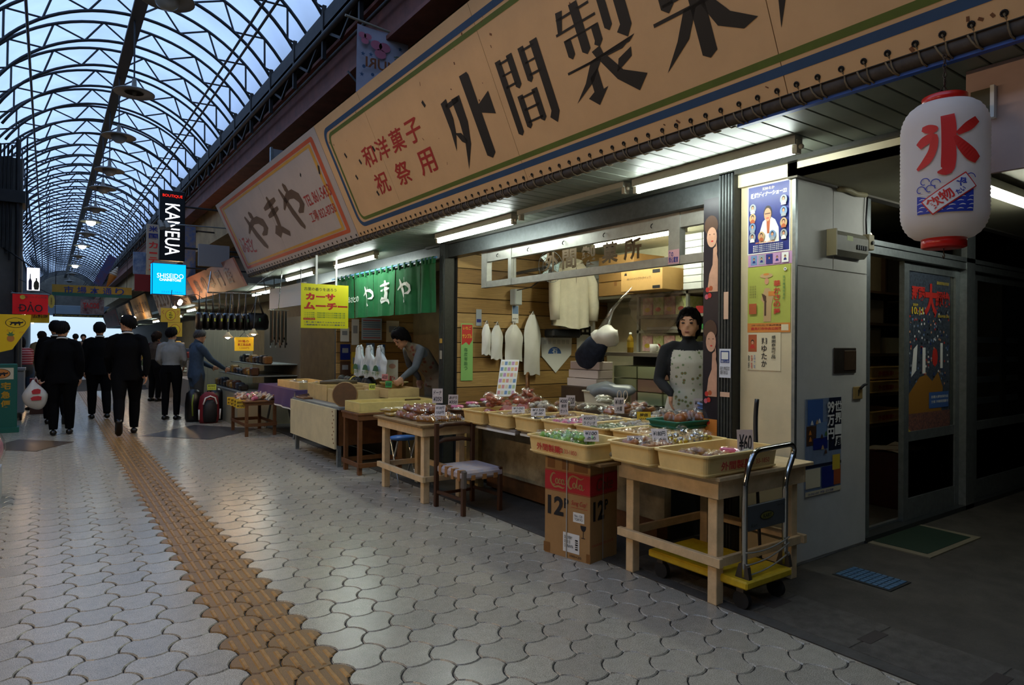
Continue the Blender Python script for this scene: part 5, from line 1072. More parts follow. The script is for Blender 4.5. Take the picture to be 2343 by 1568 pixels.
for k in range(4): vert(s, 0.08+0.045*k, 0.62, 0.02, 0.20, '出演者賛助', I_brown)
# calligraphy board
t = thing('autograph_board', 'white autograph board with black brush writing and a small colour portrait', 'poster', (FX, 2.35, 1.13))
s = Sheet(t, (FX, 2.468, 1.132), AWAY, UP, 0.225, 0.228, I_cream); s.rect(0.16, 0.72, 0.26, 0.46, I_rust, 'portrait'); s.face(0.16, 0.72, 0.22, I_hair, I_skin, I_red); vert(s, 0.52, 0.48, 0.16, 0.8, '翔ゆたか', I_black, 0.015); vert(s, 0.80, 0.62, 0.12, 0.62, '感謝商売繁昌', I_black, 0.01)
for k in range(3): vert(s, 0.06+0.09*k, 0.22, 0.05, 0.38, ('歌謡', '芸能', '五十年')[k], (I_black, I_red, I_blue)[k])
# portrait banner beside the post: generic dressed-up lady, twice
t = thing('portrait_banner', 'tall narrow dark banner with two painted ladies and red flowers by the shutter post', 'banner', (3.49, 2.72, 0.70))
s = Sheet(t, (3.49, 2.775, 0.70), AWAY, UP, 0.118, 1.53, mat('banner_dark', '#1c1a26', 0.35, var=0.3, vscale=8)); I_fsk = mat('print_fair_skin', '#c99a80', 0.45, var=0.2, vscale=14)
for b in (0.50, 0.06):
    s.rect(0.5, b+0.385, 0.90, 0.085, I_brown, 'lady', circ(16)); s.rect(0.55, b+0.335, 0.66, 0.085, I_fsk, 'lady', circ(18)); s.rect(0.58, b+0.318, 0.16, 0.007, I_red, 'lady', circ(10)); s.rect(0.42, b+0.347, 0.10, 0.004, I_brown, 'lady', circ(8)); s.rect(0.70, b+0.347, 0.10, 0.004, I_brown, 'lady', circ(8)); s.rect(0.57, b+0.333, 0.04, 0.016, I_skin, 'lady', circ(8))
    s.rect(0.62, b+0.20, 0.7, 0.19, I_fsk, 'lady', [(-1,-1),(1,-1),(1,0.4),(0.5,1),(0.1,0.9),(0.0,0.2),(-0.6,-0.2)]); s.rect(0.78, b+0.26, 0.28, 0.11, I_fsk, 'lady', [(-1,-1),(0.2,-1),(1,0.3),(0.6,1),(0.1,0.4)])
    for fx_, fy_, c_ in ((0.30, 0.115, I_red), (0.52, 0.12, I_rust), (0.25, 0.085, mat('print_rose', '#b5566a', 0.5)), (0.44, 0.09, I_red)): s.rect(fx_, b+fy_, 0.26, 0.022, c_, 'flower', circ(10))
s.rect(0.5, 0.035, 1.0, 0.07, I_orange, 'lady'); s.rect(0.35, 0.055, 0.4, 0.02, I_red, 'flower', circ(10))
# travel poster and fittings on the white side wall (normal -y)
YF = 2.150
t = thing('travel_poster', 'round the world travel poster with white lettering on the white side wall', 'poster', (3.83, YF, 0.39)); s = Sheet(t, (3.632, YF, 0.392), XP, UP, 0.395, 0.575, mat('print_bluegrey', '#7d8ea6', 0.4, var=0.3, vscale=10))
s.rect(0.82, 0.72, 0.36, 0.56, mat('print_deepblue', '#141c33', 0.4)); s.rect(0.5, 0.025, 1.0, 0.05, I_cream); s.rect(0.26, 0.86, 0.42, 0.26, I_blue); s.rect(0.15, 0.62, 0.26, 0.2, I_brown); s.rect(0.44, 0.66, 0.3, 0.18, I_sky); s.rect(0.40, 0.53, 0.40, 0.12, I_navy); s.rect(0.5, 0.305, 1.0, 0.03, mat('print_deepblue', '#141c33')); s.rect(0.2, 0.18, 0.4, 0.2, I_cream); s.rect(0.62, 0.17, 0.36, 0.22, I_navy); s.rect(0.88, 0.17, 0.2, 0.2, I_rust); s.rect(0.85, 0.31, 0.22, 0.16, I_yel)
for i in range(9): s.rect(random.uniform(0.1, 0.6), random.uniform(0.35, 0.9), 0.08, 0.05, (I_white, I_orange, I_brown, I_beige, I_green)[i % 5], 'photo', [(-1,-1),(1,-1),(0.6,0.2),(0,1),(-0.6,0.2)])
vert(s, 0.89, 0.72, 0.20, 0.50, '世界一周', I_white, 0.035); vert(s, 0.67, 0.76, 0.20, 0.42, ['99', '万', '円'], I_white, 0.035); s.txt(0.4, 0.025, 0.7, 0.028, '03-5362-6307  地球一周の船旅', I_navy, 0.02)
t = thing('breaker_box', 'grey breaker box with a row of switches on the white side wall', 'breaker box', (4.05, YF, 1.83)); M_bg = mat('breaker_grey', '#7d7a6c', 0.5, var=0.15, vscale=12)
MB().poly([(3.86, YF, 1.835), (3.86, YF, 1.985), (3.86, YF-0.035, 1.985), (3.86, YF-0.055, 1.955), (3.86, YF-0.055, 1.865), (3.86, YF-0.03, 1.835)], (0.385, 0, 0)).build('housing', M_bg, t)
for k in range(5): MB().box(4.10+0.026*k, 4.115+0.026*k, YF-0.062, YF-0.054, 1.885, 1.912).build('switch', I_black, t)
decal((4.02, YF-0.055, 1.945), XP, UP, 0.07, 0.03, mat('sticker_lime', '#9aa65a', 0.5), t, 'sticker'); MB().box(3.852, 3.865, YF-0.06, YF, 1.83, 1.99).build('end_cap', mat('breaker_beige', '#8c8263', 0.5), t)
t = thing('wall_switch', 'beige surface switch box under the cable by the side door', 'switch box', (4.31, YF, 1.90)); MB().box(4.27, 4.345, YF-0.045, YF, 1.90, 2.0, 0.006).build('box', mat('breaker_beige', '#8c8263'), t); MB().cyl((4.312, YF-0.045, 1.945), (4.312, YF-0.055, 1.945), 0.012, n=10).build('knob', I_black, t)
tag(MB().tube([(4.31, YF-0.01, 2.0), (4.30, YF-0.012, 2.10), (4.315, YF-0.012, 2.25)], 0.006, 6).build('cable', I_black), 'thin black cable from the switch box up to the ceiling', 'cable')
tag(MB().tube([(3.95, YF-0.02, 2.245), (4.05, YF-0.03, 2.25), (4.16, YF-0.02, 2.243), (4.28, YF-0.02, 2.252)], 0.016, 6).build('conduit_stub', mat('conduit_beige', '#8f8768', 0.6)), 'beige conduit stub under the passage ceiling', 'conduit')
t = thing('cover_plate', 'tarnished metal cover plate on the white side wall', 'plate', (4.06, YF, 1.11)); MB().box(3.935, 4.195, YF-0.008, YF, 1.113, 1.272, 0.003).build('plate', mat('tarnished_steel', '#5a5148', 0.4, 0.7, var=0.4, vscale=7), t); MB().box(4.05, 4.19, YF-0.012, YF-0.006, 1.13, 1.255, 0.003).build('flap', mat('rusty_flap', '#5d4733', 0.5, 0.5, var=0.4, vscale=10), t)
t = thing('lock_plate', 'small brass coloured lock plate with a key beside the side door', 'lock', (4.22, YF, 0.94)); MB().box(4.17, 4.275, YF-0.01, YF, 0.945, 1.025, 0.003).build('plate', mat('pale_brass', '#a58a52', 0.45, 0.3), t); MB().box(4.218, 4.226, YF-0.012, YF-0.008, 0.965, 1.005).build('keyhole', I_black, t); MB().tube([(4.235, YF-0.012, 1.01), (4.25, YF-0.03, 1.035), (4.28, YF-0.03, 1.04)], 0.009, 6).build('key_bow', I_black, t)

# -- aluminium door front along the passage
M_dglass = clear('door_glass', '#aeb8ba', 0.10, 0.06, 0.45)
dr = struct('door_1', MB().box(4.345, 4.405, 2.16, 2.23, 0, 2.25).box(5.90, 6.06, 2.15, 2.25, 0, 2.25).box(8.9, 9.0, 2.15, 2.25, 0, 2.25), M_alu); dr['label'] = 'aluminium shop door front along the dark side passage'
MB().box(4.345, 8.95, 2.155, 2.235, 1.895, 1.945).build('header_rail', M_alu, dr); MB().box(4.345, 8.95, 2.15, 2.24, 1.952, 1.985).build('header_rail', M_alu, dr); MB().box(4.345, 8.95, 2.15, 2.25, 0.0, 0.035).build('sill_track', M_alud, dr); MB().box(4.345, 8.95, 2.19, 2.20, 1.985, 2.25).build('transom_pane', clear('dark_glass', '#3c4446', 0.12, 0.06, 0.8), dr)
MB().box(4.345, 5.95, 2.235, 2.26, 0.035, 0.05).build('inner_track', M_alu, dr)
def leaf(x0, x1, y, name, label):
    d = struct(name, MB().box(x0, x0+0.075, y, y+0.035, 0.036, 1.89).box(x1-0.075, x1, y, y+0.035, 0.036, 1.89), M_alu); d['label'] = label
    for z0, z1 in ((1.83, 1.89), (0.60, 0.67), (0.036, 0.19)): MB().box(x0+0.075, x1-0.075, y+0.002, y+0.033, z0, z1).build('rail', M_alu, d)
    MB().box(x0+0.075, x1-0.075, y+0.014, y+0.02, 0.67, 1.83).build('pane', M_dglass, d); MB().box(x0+0.075, x1-0.075, y+0.012, y+0.022, 0.19, 0.60).build('kick_panel', clear('dark_glass', '#3c4446'), d)
    return d
leaf(4.97, 5.90, 2.20, 'door_2', 'sliding glass door with the big festival poster'); leaf(6.17, 7.55, 2.20, 'door_3', 'closed glass door reflecting the passage'); leaf(7.56, 8.9, 2.20, 'door_4', 'farthest closed glass door of the passage')
t = thing('festival_poster', 'large dark festival crowd poster with red title on the sliding door', 'poster', (5.4, 2.213, 0.62)); s = Sheet(t, (5.05, 2.2125, 0.64), XP, UP, 0.70, 1.20, mat('crowd_dark', '#23282f', 0.35, var=0.6, vscale=45, col2='#4d5763'))
random.seed(5)
for k in range(170): s.k = k % 3; s.rect(random.uniform(0.04, 0.96), random.uniform(0.30, 0.78), 0.03, 0.016, (I_sky, I_black, I_white, I_skin, I_grey, I_navy, I_red)[k % 7], 'crowd_figure', circ(6))
s.k = 5; s.rect(0.42, 0.25, 0.8, 0.28, mat('print_ochre', '#8f6428', 0.5), 'drum', [(-1,-1),(0.9,-1),(1,0.2),(0.7,0.9),(0.35,0.5),(0,0.8),(-0.4,0.7),(-1,0.0)]); s.rect(0.14, 0.45, 0.14, 0.2, I_white, 'figure', [(-1,-1),(0.6,-0.6),(1,1),(-0.3,0.7)]); s.rect(0.36, 0.45, 0.07, 0.16, I_white, 'figure'); s.rect(0.78, 0.48, 0.06, 0.16, I_white, 'figure'); s.rect(0.62, 0.47, 0.14, 0.12, I_red, 'figure', circ(8)); s.rect(0.5, 0.07, 1.0, 0.12, mat('crowd_mixed', '#3a3238', 0.5, var=0.6, vscale=60, col2='#8a5a4a')); s.rect(0.72, 0.20, 0.48, 0.10, I_blue); s.txt(0.74, 0.22, 0.42, 0.018, '那覇大綱挽保存会', I_white); s.txt(0.74, 0.19, 0.42, 0.018, '主催 沖縄県那覇市', I_white); s.rect(0.08, 0.02, 0.16, 0.05, I_yel, 'corner', [(-1,-1),(1,-1),(-1,1)])
s.k = 12; s.txt(0.22, 0.86, 0.30, 0.085, '那覇', I_red, 0.05); s.txt(0.51, 0.83, 0.30, 0.20, '大', I_red, 0.05); s.txt(0.80, 0.84, 0.36, 0.10, '綱挽', I_red, 0.05); s.txt(0.2, 0.755, 0.26, 0.045, '10.11', I_yel, 0.03); s.txt(0.15, 0.79, 0.12, 0.016, '2009', I_yel, 0.02); s.txt(0.8, 0.94, 0.3, 0.02, '国指定民俗文化財', I_yel); s.txt(0.82, 0.73, 0.28, 0.018, '国道58号線久茂地', I_yel)
for z in (0.98, 1.15, 1.32, 0.80): MB().box(6.35, 7.35, 2.26, 2.28, z, z+0.05).build('blind_slat', mat('slat_grey', '#7d8083', 0.6), dr)
mt = thing('door_mat', 'dark green rubber mat with a pale tape edge before the sliding door', 'mat', (4.75, 1.97, 0)); MB().box(4.36, 5.12, 1.775, 2.145, 0.0, 0.008).build('border', mat('mat_tape', '#7a715c', 0.8, var=0.2), mt); MB().poly([(4.42, 1.815, 0.0085), (5.05, 1.81, 0.0085), (5.08, 2.14, 0.0085), (4.42, 2.14, 0.0085)], (0, 0, 0.002)).build('rubber', mat('mat_green', '#16301f', 0.8, var=0.2, vscale=60, bump=0.5, bscale=300), mt)

# -- store room behind the door: rack, crates, red trunk
t = thing('storage_rack', 'dark store room rack with shelves behind the sliding door', 'rack', (6.0, 2.85, 0)); M_rack = mat('rack_wood', '#4a3a28', 0.7, var=0.3)
for z in (0.62, 0.88, 1.22, 1.48, 1.75): MB().box(5.2, 6.8, 2.74, 3.2, z-0.02, z).build('shelf', M_rack, t)
for x in (5.2, 6.78): MB().box(x, x+0.03, 2.72, 2.76, 0, 2.3).box(x, x+0.03, 3.18, 3.22, 0, 2.3).build('upright', M_rack, t)
for i, (z, lb) in enumerate(((1.02, 'upper yellow crate with red print in the store room'), (0.90, 'second yellow crate with red print in the store room'), (0.645, 'lower yellow crate with red print in the store room'))):
    c_ = crate(5.92, 2.90, z-0.02, 0.62, 0.33, 0.112, lb, group='yellow crates in the store room'); crate_print(c_, 'end', 0.62, 0.33)
def carton(x0, x1, y0, y1, z0, z1, label, m, name='carton', tapes=True, group=None, cat='box', flap='x'):
    b = thing(name, label, cat, ((x0+x1)/2, (y0+y1)/2, z0), group); MB().box(x0, x1, y0, y1, z0, z1, 0.004).build('box', m, b)
    if tapes: MB().box(x0-0.001, x0+0.002, (y0+y1)/2-0.02, (y0+y1)/2+0.02, z1-0.05, z1).box(x0, x1, (y0+y1)/2-0.02, (y0+y1)/2+0.02, z1, z1+0.0015).build('tape', M_tape, b)
    return b
carton(5.5, 5.85, 2.78, 3.1, 1.222, 1.42, 'dim beige box on the store room rack', mat('dim_box', '#8f8462', 0.7)); carton(5.95, 6.3, 2.78, 3.1, 1.222, 1.36, 'pale box beside the beige one on the store room rack', mat('pale_box', '#a39d84', 0.7)); carton(5.55, 5.9, 2.78, 3.1, 1.482, 1.68, 'grey box on the upper store room shelf', mat('grey_box', '#6a665c', 0.7)); carton(5.9, 6.2, 2.76, 2.9, 0.882, 0.90+0.16, 'brown panel box standing before the crates in the store room', mat('panel_box', '#6b6144', 0.7)) if False else None
carton(5.45, 6.0, 2.45, 2.72, 0.0, 0.44, 'dark red trunk under a plastic sheet inside the side door', mat('maroon_box', '#4a1512', 0.5, var=0.2), tapes=False, cat='trunk')
tag(MB().grid(lambda u, v: Vector((5.44+0.57*u, 2.44+0.29*v, 0.447+0.012*math.sin(9*u+5*v))), 10, 6).grid(lambda u, v: Vector((5.44+0.57*u, 2.437-0.004*math.sin(8*u), 0.447+0.012*math.sin(9*u)-(0.06+0.03*math.sin(5*u))*v)), 10, 3).build('plastic_sheet', mat('plastic_white', '#a9a9a0', 0.3)), 'crumpled white plastic sheet on the dark red trunk', 'sheet')

# -- transom window of the sweet shop with gold lettering
wn = struct('window_1', MB().box(3.58, 3.63, 2.66, 5.60, 2.10, 2.205).box(3.58, 3.63, 2.66, 5.60, 1.845, 1.905), mat('transom_alu', '#9a9a94', 0.4, 0.5, var=0.2, vscale=14)); wn['label'] = 'aluminium transom window with gold lettering above the stall'
for y0, y1 in ((5.50, 5.60), (5.08, 5.13), (3.05, 3.15), (2.66, 2.69)): MB().box(3.575, 3.635, y0, y1, 1.845, 2.205).build('mullion', mat('transom_alu', '#9a9a94'), wn)
for y0, y1 in ((2.69, 3.05), (3.15, 5.08), (5.13, 5.50)): MB().box(3.602, 3.607, y0, y1, 1.905, 2.10).build('pane', clear('window_glass', '#ffffff', 0.03, 0.04), wn)
K_gold = mat('gold_leaf', '#4a3818', 0.4, 0.5)
for k, c_ in enumerate('外間製菓所'): text(c_, (3.598, 4.50-0.245*k, 2.005), AWAY, UP, 0.185, 0.165, K_gold, wn, weight=0.03, lift=0.002)
for k in range(5): MB().tube([(3.575, 5.3-0.5*k, 2.16), (3.56, 5.3-0.5*k, 2.15), (3.556, 5.3-0.5*k, 2.135), (3.566, 5.3-0.5*k, 2.128)], 0.004, 5).build('hook', I_black, wn)
decal((3.574, 3.10, 1.90), AWAY, UP, 0.10, 0.10, mat('notice_pink', '#b88c94', 0.5), wn, 'sticker'); text('食の\n安心宣言', (3.572, 3.10, 1.90), AWAY, UP, 0.085, 0.08, I_navy, wn, weight=0.03)

# -- things inside the sweet shop
M_wbox = mat('white_box', '#b9bcbb', 0.55, var=0.08); M_bbox = mat('brown_box', '#94703f', 0.7, var=0.12)
sh_ = thing('shelf_unit', 'grey metal shelf unit along the back wall of the sweet shop', 'shelf', (5.55, 4.7, 0)); M_shelf = mat('shelf_grey', '#8b8d84', 0.45, 0.4)
for z in (1.84, 1.60, 1.44, 1.20): MB().box(5.30, 5.79, 3.5, 5.12 if z < 1.8 else 6.08, z-0.03, z).build('board', M_shelf, sh_)
for y in (5.10, 4.42, 3.5): MB().box(5.30, 5.33, y-0.015, y+0.015, 0, 1.84).build('upright', M_shelf, sh_)
for k in range(4): carton(5.32, 5.72, 5.72, 5.98, 1.842+0.11*k, 1.948+0.11*k, 'flat white box in the stack behind the pale jacket, layer %d from the shelf' % (k+1), M_wbox, 'cake_box', False, 'white boxes behind the jacket')
for k, (z, d) in enumerate(((1.842, 0.16), (2.005, 0.14), (2.15, 0.15))): carton(5.25, 5.75, 5.12, 5.68, z, z+d-0.004, 'brown carton beside the stacked white boxes, %s of three' % ('lowest', 'middle', 'topmost')[k], M_bbox, 'carton', True, 'brown cartons on the shelf')
ob = carton(5.0, 5.5, 4.48, 5.06, 1.842, 2.07, 'opened brown carton with black print jutting from the shelf', mat('brown_box_light', '#a6824c', 0.7, var=0.1), tapes=False); text('AX-トハイソフト(ホイップ)', (4.999, 4.80, 1.97), AWAY, UP, 0.34, 0.035, I_black, ob); decal((4.999, 4.56, 2.03), AWAY, UP, 0.10, 0.035, I_black, ob, 'print_bar'); decal((4.999, 4.56, 1.87), AWAY, UP, 0.10, 0.03, I_black, ob, 'print_bar'); decal((4.999, 4.99, 2.03), AWAY, UP, 0.04, 0.035, I_black, ob, 'logo_mark', pts=[(-1,-1),(-0.3,1),(0.1,-0.2),(0.6,1),(1,-1)])
for k in range(8):
    for j in range(2): carton(5.25, 5.55, 4.20-0.24*j, 4.43-0.24*j, 1.842+0.07*k, 1.908+0.07*k, 'flat white cake box in the tall stacks at the end of the shelf', M_wbox, 'cake_box', False, 'white cake boxes at the end of the shelf')
def pat(name, a, b, c):
    m = mat(name, a, 0.5, var=0.9, vscale=22, col2=b); return m
M_pat = pat('flower_box', '#dcd6b0', '#a9bd6c', None); M_pat2 = pat('flower_box_pink', '#e0cdb8', '#c98a94', None)
for k in range(4):
    for z in (1.602, 1.212):
        b_ = carton(5.34, 5.60, 4.46+0.155*k, 4.605+0.155*k, z, z+(0.19 if z > 1.5 else 0.17), '%s floral box on the %s shelf of the grey unit, number %s from the shopkeeper' % (('yellow', 'pink')[k % 2], 'upper' if z > 1.5 else 'lower', ('one', 'two', 'three', 'four')[k]), (M_pat, M_pat2)[k % 2], 'gift_box', False, 'floral gift boxes'); decal((5.338, 4.53+0.155*k, z+0.06), AWAY, UP, 0.08, 0.05, (I_red, I_yel)[k % 2], b_, 'print', pts=circ(10))
carton(5.35, 5.7, 3.95, 4.35, 1.602, 1.68, 'red box on the upper shelf above the shopkeeper', mat('red_box', '#8a1f22', 0.5), 'gift_box', False); carton(5.35, 5.7, 4.05, 4.35, 1.445, 1.50, 'green box on the middle shelf behind the shopkeeper', mat('green_box', '#3c8a48', 0.5), 'gift_box', False); carton(5.33, 5.7, 4.45, 5.0, 1.442, 1.475, 'flat white tray box on the middle shelf', M_wbox, 'gift_box', False)
# glass showcase
sc_ = thing('glass_showcase', 'glass fronted showcase with stacked boxes behind the counter', 'showcase', (4.85, 4.2, 0)); MB().box(4.62, 5.1, 3.45, 4.95, 1.17, 1.205).build('top', mat('showcase_top', '#6d675a', 0.5), sc_); MB().box(4.66, 5.1, 3.45, 4.95, 0.0, 0.70).build('plinth', M_dark, sc_)
MB().box(4.60, 4.61, 3.45, 4.95, 0.70, 1.17).build('glass', clear('case_glass', '#dfeae4', 0.04, 0.04, 0.2), sc_); MB().box(5.08, 5.1, 3.45, 4.95, 0.70, 1.17).build('back', M_dark, sc_); MB().box(4.60, 4.64, 4.93, 4.97, 0.0, 1.2).box(4.60, 4.64, 3.43, 3.47, 0, 1.2).build('post', M_dark, sc_)
for k in range(4):
    for j in range(3): carton(4.70, 5.02, 3.55+0.33*k, 3.86+0.33*k, 0.705+0.125*j, 0.82+0.125*j, '%s box stacked in the glass showcase' % ('pale green' if (k+j) % 3 else 'rose brown'), (mat('pale_green_box', '#c6cd9c', 0.6), mat('rose_box', '#b9937e', 0.6))[0 if (k+j) % 3 else 1], 'sweets_box', False, 'boxes in the showcase')
bt = thing('tea_bottle', 'amber tea bottle with a yellow label on the showcase', 'bottle', (4.72, 4.64, 1.205)); MB().lathe([(0, 0), (0.030, 0), (0.032, 0.01), (0.032, 0.12), (0.026, 0.145), (0.013, 0.165), (0.013, 0.18)], (4.72, 4.64, 1.205), 16).build('bottle', mat('amber_tea', '#8a6a1c', 0.15), bt); MB().lathe([(0, 0.20), (0.014, 0.198), (0.014, 0.18)], (4.72, 4.64, 1.205), 12).build('cap', I_white, bt); MB().lathe([(0.0335, 0.05), (0.0335, 0.105)], (4.72, 4.64, 1.205), 16).build('label_wrap', mat('label_gold', '#b08f1e', 0.4), bt)
mg = thing('mug', 'white mug with brown mark on the showcase', 'mug', (4.72, 4.33, 1.205)); MB().lathe([(0, 0), (0.038, 0), (0.04, 0.085), (0.036, 0.085), (0.034, 0.01), (0, 0.01)], (4.72, 4.33, 1.205), 18).build('cup', I_white, mg); MB().tube([(4.72, 4.29, 1.275), (4.72, 4.268, 1.27), (4.72, 4.262, 1.245), (4.72, 4.27, 1.225), (4.72, 4.292, 1.22)], 0.006, 6).build('handle', I_white, mg)
# hanging bags on the boarded wall
M_plas = mat('plastic_bag', '#d8d6ce', 0.35, var=0.06, vscale=10)
def hang_bag(x, z0, z1, w, label, y=6.03, d=0.05, tilt=0.0):
    """bundle of carrier bags hanging by the handles"""
    b = thing('carrier_bags', label, 'bag', (x, y, z0), 'carrier bags hanging on the boarded wall'); h = z1-z0; mb = MB()
    def f(sg):
        def g(u, v):
            t_ = v; wd = w*(0.30+0.70*min(1, (t_/0.28))**0.8) if t_ < 0.28 else w*(1-0.10*(t_-0.28))
            e = 4*u*(1-u); return Vector((x+(u-0.5)*wd+tilt*t_, y+sg*d*e*(0.35+0.65*math.sin(PI*min(1, t_*1.05)))+0.006*math.sin(14*u+9*t_), z1-h*t_+0.01*math.sin(11*u)*t_))
        return g
    mb.grid(f(-1), 8, 9); mb.grid(f(1), 8, 9, True, True); mb.build('bags', M_plas, b)
    MB().tube([(x-0.02, y, z1-0.01), (x, y-0.01, z1+0.035), (x+0.02, y, z1-0.01)], 0.008, 5).build('handles', M_plas, b); MB().cyl((x, y+0.06, z1+0.03), (x, y-0.02, z1+0.03), 0.004, n=6).build('nail', I_black, b)
for x, z0, z1, w_, lb in ((3.92, 1.16, 1.50, 0.12, 'smallest bundle of white carrier bags beside the green notice'), (4.06, 1.11, 1.49, 0.16, 'second bundle of white carrier bags on the boarded wall'), (4.29, 1.09, 1.50, 0.25, 'third bundle of white carrier bags, wide and flat'), (4.55, 0.93, 1.62, 0.24, 'largest bundle of white carrier bags hanging lowest')): hang_bag(x, z0, z1, w_, lb)
jk = thing('pale_jacket', 'cream jacket hanging from the shelf beside the carrier bags', 'jacket', (4.98, 5.85, 1.50)); M_jk = mat('jacket_cream', '#d2ccb8', 0.9, var=0.12, vscale=10)
def jkt(sg):
    def g(u, v):
        z = 2.24-0.76*v; sh2 = 0.16+0.14*min(1, v/0.18); e = math.sin(PI*u); fold = 0.018*math.sin(22*u)*v
        return Vector((4.98+(u-0.5)*2*sh2+0.02*v, 5.85+sg*(0.02+0.06*e)+fold, z+0.02*math.cos(2*PI*u)*v))
    return g
MB().grid(jkt(-1), 20, 14).grid(jkt(1), 20, 14, True, True).build('body', M_jk, jk)
for sx in (-1, 1): MB().tube([(4.98+sx*0.20, 5.84, 2.18), (4.98+sx*0.29, 5.80, 1.98), (4.98+sx*0.30, 5.79, 1.72), (4.98+sx*0.29, 5.79, 1.56)], [0.06, 0.07, 0.062, 0.055], 10).build('sleeve', M_jk, jk)
MB().tube([(4.88, 5.80, 2.24), (4.98, 5.77, 2.20), (5.08, 5.80, 2.24), (4.98, 5.88, 2.28)], 0.03, 8, True).build('collar', M_jk, jk); MB().box(4.977, 4.983, 5.765, 5.775, 1.52, 2.17).build('zip', mat('zip_dark', '#5d5a4c', 0.6), jk); MB().tube([(4.98, 5.85, 2.25), (4.98, 5.85, 2.32), (5.0, 5.85, 2.34)], 0.004, 5).build('hanger_hook', M_chrome, jk)
fn = thing('wall_fan', 'wall fan with a wire cage behind the transom glass', 'fan', (4.33, 5.5, 2.0)); fc = Vector((4.33, 5.45, 2.10)); cg = MB()
for r_ in (0.06, 0.11, 0.165): cg.tube([fc+Vector((r_*math.cos(a), -0.03, r_*math.sin(a))) for a in [2*PI*i/24 for i in range(24)]], 0.003, 4, True)
for i in range(16): a = 2*PI*i/16; cg.tube([fc+Vector((0.03*math.cos(a), -0.045, 0.03*math.sin(a))), fc+Vector((0.165*math.cos(a), -0.03, 0.165*math.sin(a)))], 0.002, 4)
cg.build('cage', mat('fan_grey', '#6d7478', 0.5, 0.3), fn)
for i in range(3): a = 2*PI*i/3; MB().poly([fc+Vector((0.02*math.cos(a), 0, 0.02*math.sin(a))), fc+Vector((0.14*math.cos(a-0.35), 0.01, 0.14*math.sin(a-0.35))), fc+Vector((0.15*math.cos(a+0.4), -0.01, 0.15*math.sin(a+0.4)))], (0, 0.004, 0)).build('blade', mat('fan_blade', '#8aa0a5', 0.3), fn)
MB().lathe([(0, 0.0), (0.035, 0.0), (0.035, 0.06), (0, 0.06)], (4.33, 5.45, 2.08), 12).build('hub', mat('fan_grey', '#6d7478'), fn); MB().cyl((4.33, 5.45, 2.10), (4.33, 6.1, 2.08), 0.018, n=8).build('arm', mat('fan_grey', '#6d7478'), fn); MB().box(4.27, 4.37, 5.98, 6.09, 1.72, 1.90, 0.01).build('switch_box', mat('fan_box', '#a5aba8', 0.5), fn); MB().tube([(4.33, 5.46, 2.02), (4.28, 5.7, 1.9), (4.30, 6.05, 1.88)], 0.006, 5).build('cord', I_black, fn)
t = thing('paper_tag', 'blue and white paper slip hanging under the fan box', 'notice', (4.36, 6.09, 1.5)); s = Sheet(t, (4.31, 6.098, 1.52), XP, UP, 0.09, 0.20, I_white); s.rect(0.5, 0.75, 0.9, 0.45, I_sky); s.txt(0.5, 0.25, 0.8, 0.1, 'お休み', I_black)
t = thing('green_notice', 'green and red vertical notice hanging behind the shutter post', 'notice', (3.72, 6.10, 0.9)); s = Sheet(t, (3.64, 6.10, 0.88), XP, UP, 0.15, 0.62, mat('notice_green', '#7fae62', 0.5)); s.rect(0.5, 0.80, 0.9, 0.36, I_red, pts=[(-1,1),(1,1),(1,-0.5),(0.4,-1),(-0.2,-0.7),(-1,-1)]); s.txt(0.5, 0.92, 0.7, 0.06, 'いちご', I_yel, 0.02); s.txt(0.5, 0.78, 0.8, 0.08, 'サンプル', I_yel, 0.03); vert(s, 0.4, 0.38, 0.3, 0.4, '毎度有難う', I_green, 0.02)
t = thing('small_notice', 'small white notice on the boards above the green notice', 'notice', (3.86, 6.10, 1.48)); s = Sheet(t, (3.83, 6.10, 1.48), XP, UP, 0.07, 0.18, I_grey); s.rect(0.5, 0.3, 0.8, 0.2, I_navy)
pn = thing('paper_pennant', 'white pennant with a blue round crest on the boarded wall', 'poster', (4.95, 6.09, 0.95)); MB().poly([(4.72, 6.095, 1.36), (5.20, 6.095, 1.36), (5.19, 6.095, 1.16), (4.95, 6.095, 0.94), (4.74, 6.095, 1.14)], (0, -0.003, 0)).build('sheet', I_white, pn); decal((4.93, 6.09, 1.17), XP, UP, 0.20, 0.16, I_blue, pn, 'crest', pts=[(math.cos(a), math.sin(a)) for a in [PI*i/12 for i in range(13)]]); text('石', (4.93, 6.088, 1.20), XP, UP, 0.08, 0.06, I_white, pn, weight=0.02)
for k in range(6): text('|||||', (4.78+0.07*k, 6.088, 1.31), XP, UP, 0.04, 0.05, I_grey, pn)
t = thing('paper_notice', 'white sheet with a bold black character beside the pennant', 'notice', (5.4, 6.09, 1.2)); s = Sheet(t, (5.28, 6.095, 1.15), XP, UP, 0.30, 0.45, I_white); s.txt(0.45, 0.72, 0.6, 0.36, '田', I_black, 0.05); s.rect(0.5, 0.2, 0.7, 0.05, I_navy)
tag(MB().box(4.72, 5.15, 5.86, 6.04, 1.36, 1.46, 0.02).build('cash_case', mat('case_black', '#14161a', 0.4)), 'black case hanging under the cream jacket', 'case')
cb = thing('cloth_bundle', 'navy checked cloth bundle stuffed in clear plastic hanging over the boxes', 'bundle', (4.42, 4.85, 1.08)); q = MB().ball((4.42, 4.88, 1.20), 0.09, 0.20, 0.17, 16, 12)
for i, v in enumerate(q.v): q.v[i] = v+Vector((0, (1.2-v.z)*0.45, 0))+Vector((math.sin(30*v.z), math.sin(25*v.x+9*v.z), math.sin(22*v.y)))*0.012
